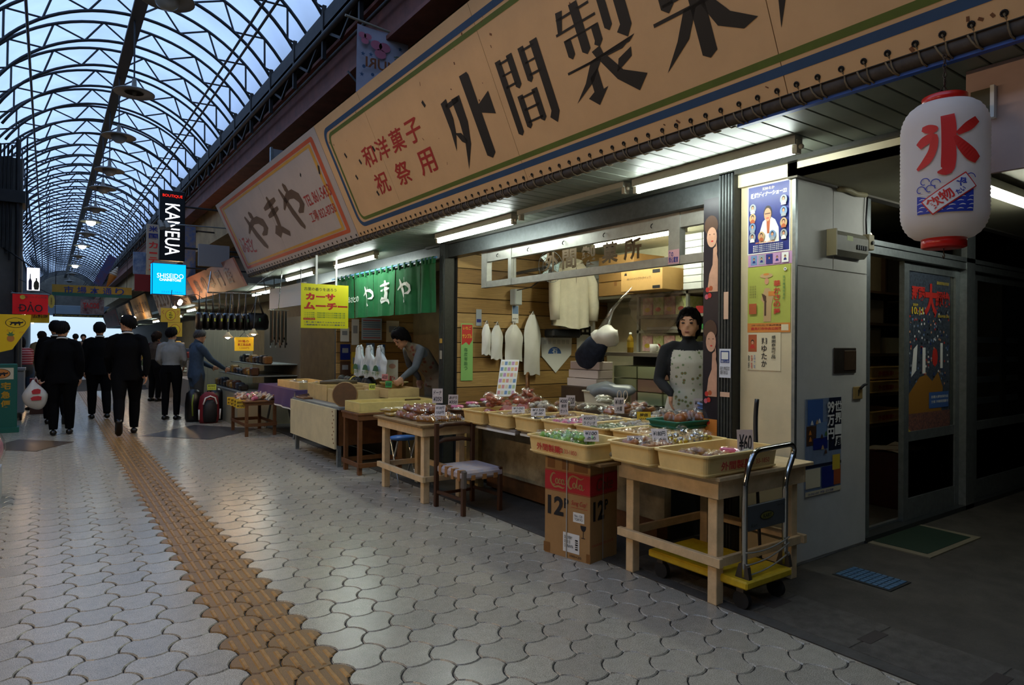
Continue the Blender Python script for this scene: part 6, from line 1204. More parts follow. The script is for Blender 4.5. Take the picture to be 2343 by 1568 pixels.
q.build('cloth', mat('navy_check', '#161c2c', 0.9, var=0.3, vscale=20, col2='#222c40'), cb); q = MB().ball((4.42, 4.68, 1.36), 0.08, 0.16, 0.10, 14, 9)
for i, v in enumerate(q.v): q.v[i] = v+Vector((math.sin(40*v.z), math.sin(35*v.x+9*v.z), math.sin(42*v.y)))*0.018
q.build('plastic', M_plas, cb); MB().tube([(4.42, 4.72, 1.40), (4.45, 4.62, 1.62), (4.6, 4.5, 1.84)], [0.06, 0.02, 0.004], 8).build('tied_neck', clear('bag_film', '#d8d8d4', 0.2, 0.2), cb)
tag(MB().grid(lambda u, v: Vector((5.275+0.02*math.sin(20*u+9*v), 5.20-0.75*u, 1.845-0.50*v*(1-0.55*abs(2*u-1)**1.5)+0.02*math.sin(15*u))), 16, 8).build('plastic_curtain', clear('dusty_film', '#b7aca4', 0.25, 0.3, 0.5)), 'dusty clear plastic sheet drooping from the shelf', 'sheet')
for k in range(3): carton(4.36+0.02*k, 4.58, 4.74, 5.18, 0.86+0.085*k, 0.94+0.085*k, 'rose white flat box in the stack below the cloth bundle, %s of three' % ('lowest', 'middle', 'topmost')[k], mat('rose_white_box', '#b3a49c', 0.6), 'cake_box', False, 'boxes below the bundle')
tag(MB().box(4.3, 4.58, 4.72, 5.2, 0, 0.858).build('low_cabinet', mat('cabinet_brown', '#3b2817', 0.6, var=0.3)), 'dark brown low cabinet under the rose white boxes', 'cabinet')
tb = crate(4.09, 4.30, 0.74, 0.30, 0.36, 0.13, 'white plastic tub with a grey sack behind the counter', mat('tub_white', '#aaa38f', 0.5), 'tubs', 'plastic_tub', 'tub'); 
tag(MB().box(3.96, 4.25, 3.9, 4.7, 0.0, 0.738).build('packing_bench', mat('bench_brown', '#4a3520', 0.6, var=0.3)), 'brown packing bench behind the crates', 'bench')
sk = MB().ball((4.05, 4.22, 0.875), 0.14, 0.28, 0.07, 16, 10)
for i, v in enumerate(sk.v): sk.v[i] = v+Vector((0, 0, 0.02*math.sin(20*v.y)*math.sin(18*v.x)))
tag(sk.build('grey_sack', mat('grey_film', '#6d7276', 0.35, var=0.2)), 'limp grey plastic sack lying over the white tub', 'sack')
t = thing('card_rack', 'leaning display card covered with rows of small colourful packets', 'display card', (3.45, 4.95, 0.78)); rr_ = Vector((0.80, -0.6, 0)); uu_ = Vector((0.30, 0.22, 0.90)).normalized()
s = Sheet(t, (3.36, 5.00, 0.80), rr_, uu_, 0.17, 0.36, I_white)
for k in range(30): s.k = 0; s.rect(0.12+0.19*(k % 5), 0.10+0.16*(k//5), 0.15, 0.10, (mat('pastel_rose', '#c98a86', 0.5), I_cream, I_sky, mat('pastel_leaf', '#9db083', 0.5), I_pink, mat('pastel_amber', '#cfae6c', 0.5))[k*7 % 6], 'packet')
wc = thing('bentwood_chair', 'bentwood chair back behind the red packets', 'chair', (4.25, 5.75, 0)); MB().tube(smooth_path([(4.12, 5.55, 0.45), (4.12, 5.55, 0.85), (4.18, 5.63, 0.95), (4.26, 5.71, 0.96), (4.32, 5.79, 0.85), (4.32, 5.79, 0.45)]), 0.014, 8).build('back_hoop', M_mwood, wc); MB().lathe([(0, 0.43), (0.17, 0.43), (0.18, 0.44), (0.17, 0.455), (0, 0.455)], (4.30, 5.61, 0), 18).build('seat', M_mwood, wc)
for dx, dy in ((-0.12, -0.06), (0.12, -0.06), (-0.1, 0.12), (0.1, 0.12)): MB().cyl((4.30+dx, 5.61+dy, 0), (4.30+dx*0.9, 5.61+dy*0.9, 0.435), 0.014, n=8).build('leg', M_mwood, wc)

t = thing('store_fill_bulb', 'unseen bulb added to brighten the store room rack', 'lamp', (5.3, 2.6, 2.1)); MB().ball((5.3, 2.62, 2.16), 0.03, n=10, m=8).build('bulb', glow('store_fill_glow', '#ffe2b8', 60.0), t); MB().cyl((5.3, 2.62, 2.18), (5.3, 2.62, 2.43), 0.005, n=5).build('flex', I_black, t)  # hidden bulb added to brighten the store room crates, not a known lamp
hang_bag(3.86, 1.30, 1.66, 0.20, 'crumpled white bag hanging beside the portrait banner', y=2.93, d=0.07)
# ================================================================ PEOPLE
import numpy as np
def loft(mb, pts, rx, ry, side=(1, 0, 0), n=14):
    """elliptical rings along a path; rx across (side), ry front to back"""
    pts = [Vector(p) for p in pts]; side = Vector(side).normalized(); vs = []; m = len(pts)
    for i, p in enumerate(pts):
        d = (pts[min(i+1, m-1)]-pts[max(i-1, 0)]).normalized(); s_ = (side-d*side.dot(d)).normalized(); f_ = d.cross(s_)
        for k in range(n): t = 2*PI*k/n; vs.append(p+s_*(rx[i]*math.cos(t))+f_*(ry[i]*math.sin(t)))
    fs = [tuple(range(n-1, -1, -1)), tuple((m-1)*n+k for k in range(n))]
    for i in range(m-1):
        for k in range(n): fs.append((i*n+k, i*n+(k+1) % n, (i+1)*n+(k+1) % n, (i+1)*n+k))
    return mb.add(vs, fs, True)
M_skin = mat('skin', '#bd8d6e', 0.5, var=0.12, vscale=12); M_hairb = mat('black_hair', '#100d0c', 0.8, spec=0.15, var=0.3, vscale=40, stretch=(6, 6, 1)); M_shoe = mat('black_leather', '#0d0c0b', 0.3)
def person(label, loc, rz, P_, mats, scale=1.0, vox=0.013, hair='short', face=True, hairmat=None, extra=None, skirt=False, name='person', jacket=False):
    """P_: joint overrides in a frame where the figure faces +y; mats: zone name -> material.  zones: head neck torso arm fore hand hip thigh shin"""
    J = dict(pel=(0, 0, 0.83), waist=(0, 0, 0.95), chest=(0, 0.01, 1.14), neck=(0, 0, 1.30), head=(0, 0.02, 1.425), look=0.0, nod=0.0)
    for s, sg in (('L', -1), ('R', 1)):
        J.update({'sh'+s: (sg*0.165, 0, 1.245), 'el'+s: (sg*0.215, -0.02, 1.00), 'wr'+s: (sg*0.215, 0.05, 0.79), 'hi'+s: (sg*0.085, 0, 0.80), 'kn'+s: (sg*0.09, 0.02, 0.43), 'an'+s: (sg*0.09, -0.01, 0.075), 'hd'+s: (0, 0.02, -1)})
    J.update(P_); V = {k: Vector(v) for k, v in J.items() if isinstance(v, tuple)}
    mb = MB(); segs = []
    sp_ = [V['pel']-Vector((0, 0, 0.04)), V['pel']+Vector((0, 0, 0.04)), V['waist'], (V['waist']+V['chest'])/2, V['chest'], V['chest'].lerp(V['neck'], 0.45), V['chest'].lerp(V['neck'], 0.72), V['neck']-(V['neck']-V['chest'])*0.02]
    fat = J.get('fat', 1.0)
    loft(mb, sp_, [0.150*fat, 0.158*fat, (0.150 if jacket else 0.135)*fat, 0.155*fat, 0.172*fat, 0.145, 0.095, 0.058], [0.105*fat, 0.112*fat, 0.100*fat, 0.108*fat, 0.115*fat, 0.092, 0.070, 0.055])
    mb.tube([V['neck']-(V['neck']-V['chest']).normalized()*0.05, V['neck'], V['neck'].lerp(V['head'], 0.6)], [0.055, 0.050, 0.050], 10)
    for s, sg in (('L', -1), ('R', 1)):
        sh, el, wr = V['sh'+s], V['el'+s], V['wr'+s]; k = 1.16 if jacket else 1.0
        mb.tube([V['chest'].lerp(V['neck'], 0.70)+Vector((sg*0.05, 0, 0)), sh.lerp(V['chest'].lerp(V['neck'], 0.70), 0.35)+Vector((0, 0, 0.012)), sh+Vector((0, 0, -0.012)), sh.lerp(el, 0.35), el, el.lerp(wr, 0.4), wr], [0.042, 0.048*k, 0.052*k, 0.054*k, 0.043*k, 0.042*k, 0.030*k], 10)
        hd = V['hd'+s].normalized(); out = Vector((sg, 0, 0)); fwd = hd.cross(out).normalized()*(1 if sg > 0 else -1)
        # palm, four fingers with a bend, thumb from the side of the palm
        pc = wr+hd*0.045; fl = Vector(J.get('palm'+s, fwd)); fl = (fl-hd*fl.dot(hd)).normalized(); nrm = hd.cross(fl)
        loft(mb, [wr-hd*0.01, wr+hd*0.02, wr+hd*0.05, wr+hd*0.082], [0.024, 0.034, 0.040, 0.038], [0.020, 0.017, 0.016, 0.014], fl, 10)
        curl = J.get('curl'+s, 0.35); bend = Vector(J.get('bend'+s, -nrm*(-sg)))
        for q, (o_, L_) in enumerate(((-0.029, 0.058), (-0.010, 0.066), (0.010, 0.063), (0.028, 0.050))):
            b0 = wr+hd*0.080-fl*o_*1.0; b1 = b0+(hd*math.cos(curl)+bend*math.sin(curl))*L_*0.5; b2 = b1+(hd*math.cos(curl*2.2)+bend*math.sin(curl*2.2))*L_*0.5
            mb.tube([b0-hd*0.012, b0, b1, b2], [0.0098, 0.0098, 0.0092, 0.0078], 7)
        t0 = wr+hd*0.03+fl*0.032; t1 = t0+(hd*0.6+fl*0.7).normalized()*0.032; mb.tube([wr+hd*0.02+fl*0.012, t0, t1, t1+(hd*0.85+fl*0.2+bend*0.3).normalized()*0.028], [0.013, 0.012, 0.0105, 0.009], 7)
        hi, kn, an = V['hi'+s], V['kn'+s], V['an'+s]; g = 1.12 if jacket or J.get('loose') else 1.0
        mb.tube([V['pel']+Vector((sg*0.06, 0, 0.02)), hi+Vector((0, 0, -0.05)), hi.lerp(kn, 0.5), kn, kn.lerp(an, 0.35), an], [0.10, 0.098*g, 0.080*g, 0.060*g, 0.060*g, 0.046*g], 12)
        segs += [('arm', sh, el, 0.055), ('fore', el, wr, 0.042), ('hand', wr+hd*0.022, wr+hd*0.16, 0.03), ('thigh', hi, kn, 0.08), ('shin', kn, an, 0.055)]
    segs += [('hip', V['pel']-Vector((0, 0, 0.05)), V['pel']+Vector((0, 0, 0.05)), 0.12), ('torso', V['waist'], V['chest'], 0.12), ('torso', V['chest'], V['chest'].lerp(V['neck'], 0.25), 0.12), ('yoke', V['chest'].lerp(V['neck'], 0.42), V['chest'].lerp(V['neck'], 0.8), 0.11), ('neck', V['neck']+(V['head']-V['neck'])*0.12, V['head'], 0.05)]
    if jacket: loft(mb, [V['waist']+Vector((0, 0, 0.02)), V['pel'], V['pel']-Vector((0, 0, 0.13))], [0.152*fat, 0.168*fat, 0.178*fat], [0.104*fat, 0.118*fat, 0.128*fat]); segs.append(('torso', V['pel']+Vector((0, 0, 0.05)), V['pel']-Vector((0, 0, 0.13)), 0.165))
    if skirt: loft(mb, [V['waist'], V['pel'], V['pel']-Vector((0, 0, 0.2)), V['pel']-Vector((0, 0, 0.38))], [0.135, 0.165, 0.18, 0.19], [0.10, 0.12, 0.14, 0.15]); segs.append(('hip', V['pel'], V['pel']-Vector((0, 0, 0.38)), 0.17))
    # head
    Rh = Matrix.Rotation(J['look'], 3, 'Z') @ Matrix.Rotation(J['nod'], 3, 'X'); hc = V['head']; hb = MB()
    hb.ball((0, 0, 0.012), 0.073, 0.088, 0.098, 18, 14); hb.ball((0, 0.030, -0.045), 0.054, 0.058, 0.062, 14, 10); hb.ball((0, 0.088, -0.018), 0.012, 0.018, 0.022, 8, 6)
    hb.ball((0, 0.080, -0.060), 0.022, 0.012, 0.010, 8, 6); hb.ball((0, 0.074, -0.092), 0.022, 0.018, 0.018, 8, 6)
    for sg in (-1, 1): hb.ball((sg*0.074, -0.005, -0.010), 0.010, 0.020, 0.030, 8, 6); hb.ball((sg*0.030, 0.080, 0.022), 0.020, 0.010, 0.008, 8, 6)
    HM = Matrix.Translation(hc) @ Rh.to_4x4(); hb.xf(HM); mb.add(hb.v, hb.f, True); segs.append(('head', hc-Vector((0, 0, 0.04)), hc+Vector((0, 0, 0.04)), 0.085))
    if extra: extra(mb, V)
    # one continuous skin over everything
    me0 = mb.mesh('tmp'); ob = bpy.data.objects.new('tmp', me0); C.objects.link(ob)
    r_ = ob.modifiers.new('r', 'REMESH'); r_.mode = 'VOXEL'; r_.voxel_size = vox
    sm_ = ob.modifiers.new('s', 'SMOOTH'); sm_.factor = 0.5; sm_.iterations = 3
    bpy.context.view_layer.update(); me = bpy.data.meshes.new_from_object(ob.evaluated_get(bpy.context.evaluated_depsgraph_get())); bpy.data.objects.remove(ob); bpy.data.meshes.remove(me0)
    order = []; slot = {}
    for z in ('head', 'neck', 'torso', 'yoke', 'arm', 'fore', 'hand', 'hip', 'thigh', 'shin'):
        m = mats.get(z, mats.get('torso', M_skin) if z == 'yoke' else M_skin)
        if m.name not in slot: slot[m.name] = len(order); order.append(m); me.materials.append(m)
    npol = len(me.polygons); cen = np.empty(npol*3); me.polygons.foreach_get('center', cen); cen = cen.reshape(-1, 3); best = np.full(npol, 1e9); idx = np.zeros(npol, int)
    for z, a, b, r in segs:
        a_ = np.array(a); ab = np.array(b-a); t = np.clip(((cen-a_)@ab)/max(ab@ab, 1e-9), 0, 1); d = np.linalg.norm(cen-(a_+t[:, None]*ab), axis=1)-r
        k_ = d < best; best[k_] = d[k_]; idx[k_] = slot[mats.get(z, mats.get('torso', M_skin) if z == 'yoke' else M_skin).name]
    idx = idx.tolist()
    me.polygons.foreach_set('material_index', idx); me.polygons.foreach_set('use_smooth', [True]*len(me.polygons)); me.name = 'body'
    T = Matrix.Rotation(rz, 4, 'Z') @ Matrix.Scale(scale, 4); me.transform(T)
    root = thing(name, label, 'person', loc); o = bpy.data.objects.new('body', me); C.objects.link(o); o.parent = root; KIDS.setdefault(root.name, []).append(o)
    def part(nm, q, m): q.xf(T); return q.build(nm, m, root, origin=(0, 0, 0), local=True)
    hm = hairmat or M_hairb
    q = MB(); n, mm = 22, 14; o0 = len(q.v)
    long_ = hair in ('bob', 'bun')
    def hf(u, v):
        th = 2*PI*u; ph = PI*(0.02+0.98*v*(0.76 if not long_ else 0.84)); front = math.cos(th-PI/2)
        lim = PI*(0.37+(0.36 if not long_ else 0.44)*((1-front)/2)**0.8); ph = min(ph, lim)
        lim += 0.10*math.sin(13*th)+0.06*math.sin(29*th); ph = min(ph, lim); k = 1.0+0.05*math.sin(9*th+3*ph)*math.sin(5*ph)+0.025*math.sin(23*th+4*ph); r = 0.081*k; dz = 0.109*k
        zz = 0.014+dz*math.cos(ph); ex = 1.10 if long_ and ph > 1.5 else 1.0
        return Vector((r*ex*math.sin(ph)*math.cos(th), -0.006+0.097*k*ex*math.sin(ph)*math.sin(th), zz-(0.05*max(0, ph-1.55) if long_ else 0)))
    n = 40; q.grid(hf, n, mm); q.xf(HM); hobj = part('hair', q, hm)
    random.seed(len(label)); cl = MB()
    for i in range(46):
        th = 2*PI*i/46+random.uniform(-0.06, 0.06); front = math.cos(th-PI/2); end = (0.37+(0.33 if not long_ else 0.44)*((1-front)/2)**0.8)*random.uniform(0.88, 1.06)*(0.8 if front > 0.6 else 1.0); pts = []
        for j in range(6):
            ph = PI*(0.05+(end-0.05)*j/5); rr2 = 1.0+0.03*math.sin(3*j+i)
            pts.append((0.083*rr2*math.sin(ph)*math.cos(th), -0.006+0.099*rr2*math.sin(ph)*math.sin(th), 0.014+0.111*rr2*math.cos(ph)-(0.06*max(0, ph-1.5) if long_ else 0)))
        cl.tube(pts, [0.006, 0.012, 0.013, 0.012, 0.010, 0.004], 5)
    cl.xf(HM); part('hair_locks', cl, hm)
    if hair == 'bun': part('hair_bun', MB().ball((0, -0.115, -0.02), 0.042, 0.040, 0.042, 12, 8).xf(HM), hm)
    if face:
        for sg in (-1, 1):
            part('eye', MB().ball((sg*0.030, 0.0855, 0.008), 0.0125, 0.005, 0.006, 8, 6).xf(HM), mat('eye_dark', '#1a1210', 0.3)); part('eyebrow', MB().tube([(sg*0.016, 0.090, 0.030), (sg*0.032, 0.088, 0.034), (sg*0.046, 0.080, 0.028)], 0.0028, 5).xf(HM), hm)
        part('mouth', MB().ball((0, 0.0915, -0.058), 0.019, 0.004, 0.005, 10, 6).xf(HM), mat('lips', '#8a4a40', 0.4))
    for s, sg in (('L', -1), ('R', 1)):
        an = V['an'+s]; tp = V.get('toe'+s, Vector((0.02*sg, 1, 0))); tp = tp.normalized()
        q = MB(); up_ = Vector((0, 0, 1)); sd = tp.cross(up_).normalized(); upn = sd.cross(tp)
        loft(q, [an-tp*0.065-upn*0.042, an-tp*0.02-upn*0.038, an+tp*0.06-upn*0.045, an+tp*0.13-upn*0.056, an+tp*0.165-upn*0.060], [0.034, 0.040, 0.044, 0.042, 0.022], [0.030, 0.042, 0.032, 0.020, 0.012], sd, 10)
        part('shoe', q, J.get('shoe', M_shoe))
    return root, V, T, part
M_suit = mat('black_suit', '#09090b', 0.85, spec=0.08, var=0.2, vscale=30); M_shirtw = mat('white_collar', '#c9c9c4', 0.6)
SUIT = {z: M_suit for z in ('torso', 'arm', 'fore', 'hip', 'thigh', 'shin')}
def collar(res):
    root, V, T, part = res; n_ = V['neck']
    part('collar', MB().tube([(n_.x+0.056*math.cos(a), n_.y+0.054*math.sin(a)-0.002, n_.z+0.012+0.012*math.sin(-a)) for a in [2*PI*i/16 for i in range(16)]], 0.011, 6, True), M_shirtw)
    return res
W1_ = dict(knL=(-0.09, -0.10, 0.44), anL=(-0.09, -0.30, 0.19), toeL=(0, 0.55, -0.85), knR=(0.085, 0.10, 0.43), anR=(0.08, 0.10, 0.075), elL=(-0.22, 0.02, 1.0), wrL=(-0.20, 0.16, 0.82), elR=(0.22, -0.07, 1.0), wrR=(0.21, -0.08, 0.78))
collar(person('tall man in a black suit walking away along the guide strip, head turned', (0.90, 10.45, 0), -0.08, dict(W1_, look=0.9), SUIT, 1.06, jacket=True))
collar(person('man in a black suit walking just ahead of the tall one', (0.70, 12.75, 0), 0.05, dict(look=-0.15, knL=(-0.09, 0.08, 0.43), anL=(-0.09, 0.10, 0.075), knR=(0.09, -0.02, 0.43), anR=(0.09, -0.16, 0.10)), SUIT, 1.03, jacket=True))
rs_ = collar(person('man in a black suit carrying a printed white carrier bag', (0.16, 10.85, 0), -0.05, dict(look=-0.3, elL=(-0.23, -0.02, 1.0), wrL=(-0.25, -0.02, 0.79), curlL=1.2, knR=(0.09, 0.02, 0.43), anR=(0.09, 0.05, 0.075)), SUIT, 1.0, jacket=True))
collar(person('man in a black suit half hidden behind the one with the carrier bag', (0.10, 12.4, 0), 0.0, dict(look=0.2, knR=(0.10, -0.06, 0.44), anR=(0.12, -0.22, 0.14), toeR=(0, 0.7, -0.7)), SUIT, 1.03, jacket=True))
bgt = thing('carrier_bag', 'bulging white carrier bag with red print held by the man in black', 'bag', (-0.13, 10.80, 0.36)); q = MB().ball((-0.12, 10.80, 0.56), 0.135, 0.085, 0.20, 18, 14)
for i, v in enumerate(q.v):
    t_ = (v.z-0.36)/0.40; f_ = 1.0 if t_ < 0.5 else 1.0-0.75*((t_-0.5)/0.5)**1.2; q.v[i] = Vector((-0.12+(v.x+0.12)*f_*1.05-(0.03*max(0, t_)-0.0), 10.80+(v.y-10.80)*f_, v.z+0.01*math.sin(30*v.x)))
q.build('bag', mat('bag_white', '#b9b6ae', 0.4, var=0.1), bgt); MB().tube([(-0.15, 10.80, 0.72), (-0.125, 10.80, 0.80), (-0.10, 10.80, 0.72)], 0.008, 6).build('handles', mat('bag_white', '#b9b6ae'), bgt)
for z, w_, h_ in ((0.61, 0.10, 0.07), (0.52, 0.12, 0.06)): decal((-0.12, 10.708, z), XP, UP, w_, h_, mat('bag_red', '#a3232c', 0.5), bgt, 'red_print', pts=[(-0.8,-1),(0.9,-0.9),(1,0.6),(0.4,1),(-0.5,0.8),(-1,0.1)])
M_lsh = mat('grey_shirt', '#8d8c86', 0.8, var=0.15, vscale=14); M_blk = mat('black_trousers', '#0b0b0c', 0.85, spec=0.1)
person('man in a light grey shirt and black trousers standing with his back turned', (1.66, 12.05, 0), -0.45, dict(look=-0.3, elL=(-0.21, 0.0, 1.0), wrL=(-0.15, 0.15, 0.90), elR=(0.21, 0.02, 1.0), wrR=(0.14, 0.18, 0.92)), dict(torso=M_lsh, arm=M_lsh, fore=M_lsh, hip=M_blk, thigh=M_blk, shin=M_blk), 0.98)
M_vest = mat('striped_vest', '#4a4238', 0.85, var=0.5, vscale=18, stretch=(8, 8, 0.3), col2='#1d1916'); M_maroon = mat('maroon_sleeve', '#3a1216', 0.8)
person('woman in a striped vest with hair tied back standing beyond the grey shirted man', (1.88, 15.9, 0), -0.9, dict(nod=-0.35, head=(0, 0.05, 1.41), wrL=(-0.10, 0.25, 0.95), wrR=(0.10, 0.25, 0.95), loose=1), dict(torso=M_vest, arm=M_maroon, fore=M_maroon, hip=M_blk, thigh=M_blk, shin=M_blk), 0.98, hair='bun')
M_denim = mat('denim_jacket', '#3a4c60', 0.85, var=0.3, vscale=22); M_grh = mat('greying_hair', '#4c4844', 0.6, var=0.5, vscale=60); M_gtr = mat('grey_trousers', '#3c3c3a', 0.8)
person('older man in a denim jacket reaching over the bag stall', (2.02, 11.95, 0), -1.35, dict(nod=-0.3, head=(0, 0.06, 1.41), elR=(0.20, 0.16, 1.02), wrR=(0.12, 0.42, 0.86), hdR=(0, 0.9, -0.3), elL=(-0.20, 0.10, 1.0), wrL=(-0.10, 0.30, 0.88), hdL=(0, 0.9, -0.2)), dict(torso=M_denim, arm=M_denim, fore=M_denim, hip=M_gtr, thigh=M_gtr, shin=M_gtr), 0.97, hairmat=M_grh, jacket=True)
def stripes(name, a, b):
    m = bpy.data.materials.new(name); m.use_nodes = True; N = m.node_tree.nodes; L = m.node_tree.links; tc = N.new('ShaderNodeTexCoord'); wv = N.new('ShaderNodeTexWave'); wv.bands_direction = 'Z'; wv.inputs['Scale'].default_value = 6.5; r = N.new('ShaderNodeValToRGB'); r.color_ramp.interpolation = 'CONSTANT'; r.color_ramp.elements[0].color = (*lin(a), 1); r.color_ramp.elements[1].position = 0.82; r.color_ramp.elements[1].color = (*lin(b), 1)
    L.new(tc.outputs['Object'], wv.inputs[0]); L.new(wv.outputs[0], r.inputs[0]); L.new(r.outputs[0], N['Principled BSDF'].inputs['Base Color']); N['Principled BSDF'].inputs['Roughness'].default_value = 0.8; MATS[name] = m; return m
M_str = stripes('red_striped_top', '#8a1a20', '#b99a92')
person('shopper in a red striped top bending over the stall on the far left', (-0.34, 15.0, 0), 0.5, dict(chest=(0, 0.06, 1.10), neck=(0, 0.13, 1.24), head=(0, 0.18, 1.35), shL=(-0.16, 0.10, 1.20), shR=(0.16, 0.10, 1.20), elL=(-0.2, 0.16, 0.98), elR=(0.2, 0.16, 0.98), wrL=(-0.12, 0.32, 0.88), wrR=(0.12, 0.32, 0.88), nod=-0.4), dict(torso=M_str, arm=M_str, fore=M_str, hip=M_gtr, thigh=M_denim, shin=M_denim), 0.92, hair='bob')
person('shopper in a dull olive coat near the far left stall', (-0.10, 17.5, 0), 0.3, {}, dict(torso=mat('olive_coat', '#4d4c38', 0.8), arm=mat('olive_coat', '#4d4c38'), fore=mat('olive_coat', '#4d4c38'), hip=M_gtr, thigh=M_gtr, shin=M_gtr), 0.96, jacket=True)
for i, (x, y, c_, lb) in enumerate(((0.75, 26, '#6b5a4c', 'tiny distant walker in a tan top between the suited men'), (1.02, 27.5, '#2c2c30', 'tiny distant walker in dark clothes between the suited men'), (1.9, 24, '#7a3a34', 'distant shopper in a reddish top on the far right side'), (0.55, 34, '#4c5a6b', 'tiny walker in blue by the bright end of the arcade'))):
    m_ = mat('distant_top_%s' % 'abcd'[i], c_, 0.8); person(lb, (x, y, 0), PI*(i % 2), {}, dict(torso=m_, arm=m_, fore=m_, hip=M_gtr, thigh=M_gtr, shin=M_gtr), 0.98, 0.018, jacket=True)

# shopkeeper bending over the neighbour's counter
M_gsl = mat('grey_sweater', '#5d6062', 0.85, var=0.15, vscale=20); M_cuff = mat('pale_cuff', '#94887f', 0.8)
def floral(name, base, spots, scale):
    m = bpy.data.materials.new(name); m.use_nodes = True; N = m.node_tree.nodes; L = m.node_tree.links; tc = N.new('ShaderNodeTexCoord'); v = N.new('ShaderNodeTexVoronoi'); v.inputs['Scale'].default_value = scale; L.new(tc.outputs['Object'], v.inputs['Vector'])
    r = N.new('ShaderNodeValToRGB'); e = r.color_ramp.elements; e[0].color = (*lin(spots[0]), 1); e[1].position = 0.36; e[1].color = (*lin(base), 1); k = e.new(0.22); k.color = (*lin(spots[1]), 1); L.new(v.outputs['Distance'], r.inputs[0]); L.new(r.outputs[0], N['Principled BSDF'].inputs['Base Color']); N['Principled BSDF'].inputs['Roughness'].default_value = 0.85; MATS[name] = m; return m
M_apr = floral('brown_floral_apron', '#6f6350', ('#5a1f1c', '#6b3a28'), 13); M_apw = floral('white_floral_apron', '#b7b4a6', ('#a03a34', '#5d7a4c'), 24)
person('shopkeeper in a brown floral apron bending over the counter under the green curtain', (3.82, 6.98, 0), 1.62, dict(pel=(0, 0.0, 0.80), waist=(0, 0.06, 0.93), chest=(0, 0.22, 1.12), neck=(0, 0.37, 1.23), head=(0, 0.47, 1.315), nod=-0.75, look=0.15, shL=(-0.165, 0.30, 1.19), shR=(0.165, 0.30, 1.19), elL=(-0.24, 0.42, 0.98), wrL=(-0.40, 0.66, 0.89), hdL=(-0.35, 0.75, -0.55), curlL=0.7, elR=(0.24, 0.22, 1.0), wrR=(0.22, 0.10, 0.84)),
       dict(torso=M_apr, arm=M_gsl, fore=M_gsl, hip=M_apr, thigh=M_apr, shin=M_blk), 1.02, 0.010, hair='bob')
person('shopkeeper with bobbed black hair in a white floral apron behind the counter', (3.98, 3.30, 0), 2.35, dict(look=-0.25, wrL=(-0.17, 0.10, 0.84), elL=(-0.22, 0.0, 1.02), curlL=0.6, elR=(0.22, 0.02, 1.0), wrR=(0.14, 0.18, 0.92)), dict(torso=M_apw, arm=mat('dark_sweater', '#15161a', 0.85), fore=mat('dark_sweater', '#15161a'), hip=M_apw, thigh=M_apw, shin=M_blk, yoke=mat('dark_sweater', '#15161a')), 1.01, 0.010, hair='bob')
# ================================================================ NEIGHBOUR STALL, BAG SHOP, HANGING SIGNS, FAR SHOPS
# green split curtain
nr = thing('split_curtain', 'green split curtain with white brush lettering under the soffit', 'curtain', (3.42, 7.7, 1.6)); M_noren = mat('noren_green', '#1c6b3c', 0.85, var=0.2, vscale=8)
MB().cyl((3.42, 6.26, 2.215), (3.42, 9.45, 2.215), 0.012, n=8).build('rail', mat('rail_blue', '#4a86b8', 0.4), nr)
yb = [9.30, 8.62, 7.94, 7.26, 6.62, 6.28]; fold = lambda y: 0.018*math.sin(y*17)+0.010*math.sin(y*41+1)
for i in range(5):
    y0, y1 = yb[i]-0.008, yb[i+1]+0.008
    MB().grid(lambda u, v, y0=y0, y1=y1: Vector((3.42+fold(y0+(y1-y0)*u)*(0.5+0.8*v), y0+(y1-y0)*u+(0.012*(0.5-u)*v), 2.165-0.545*v)), 16, 8).build('cloth_panel', M_noren, nr)
    for k in range(4): y = y0+(y1-y0)*(k+0.5)/4; MB().box(3.405, 3.44, y-0.018, y+0.018, 2.155, 2.23).build('loop', M_noren, nr)
def nbrush(y, z, w, h, segs):
    mb = MB()
    for sg in segs:
        Lp, Rp = [], []
        for i, (px, py, wd) in enumerate(sg):
            a = sg[max(i-1, 0)]; b = sg[min(i+1, len(sg)-1)]; dx, dy = b[0]-a[0], b[1]-a[1]; l = math.hypot(dx, dy) or 1
            for q_, sgn in ((Lp, 1), (Rp, -1)):
                yy_ = y-(px-dy/l*wd/2*sgn-0.5)*w; zz_ = z+(py+dx/l*wd/2*sgn-0.5)*h; v_ = (2.165-zz_)/0.545; q_.append((3.42+fold(yy_)*(0.5+0.8*v_)-0.012, yy_, zz_))
        n = len(Lp); mb.add(Lp+Rp, [(i, i+1, n+i+1, n+i) for i in range(n-1)])
    mb.build('brush_character', mat('noren_white', '#dfe6df', 0.8), nr)
nbrush(8.08, 1.90, 0.36, 0.28, YA); nbrush(7.56, 1.91, 0.34, 0.30, MA); nbrush(7.02, 1.91, 0.38, 0.30, YA)
for k, c_ in enumerate('ふるさとの'): text(c_, (3.385, 8.78-0.10*k, 1.87), AWAY, UP, 0.09, 0.075, mat('noren_white', '#dfe6df'), nr, weight=0.02)
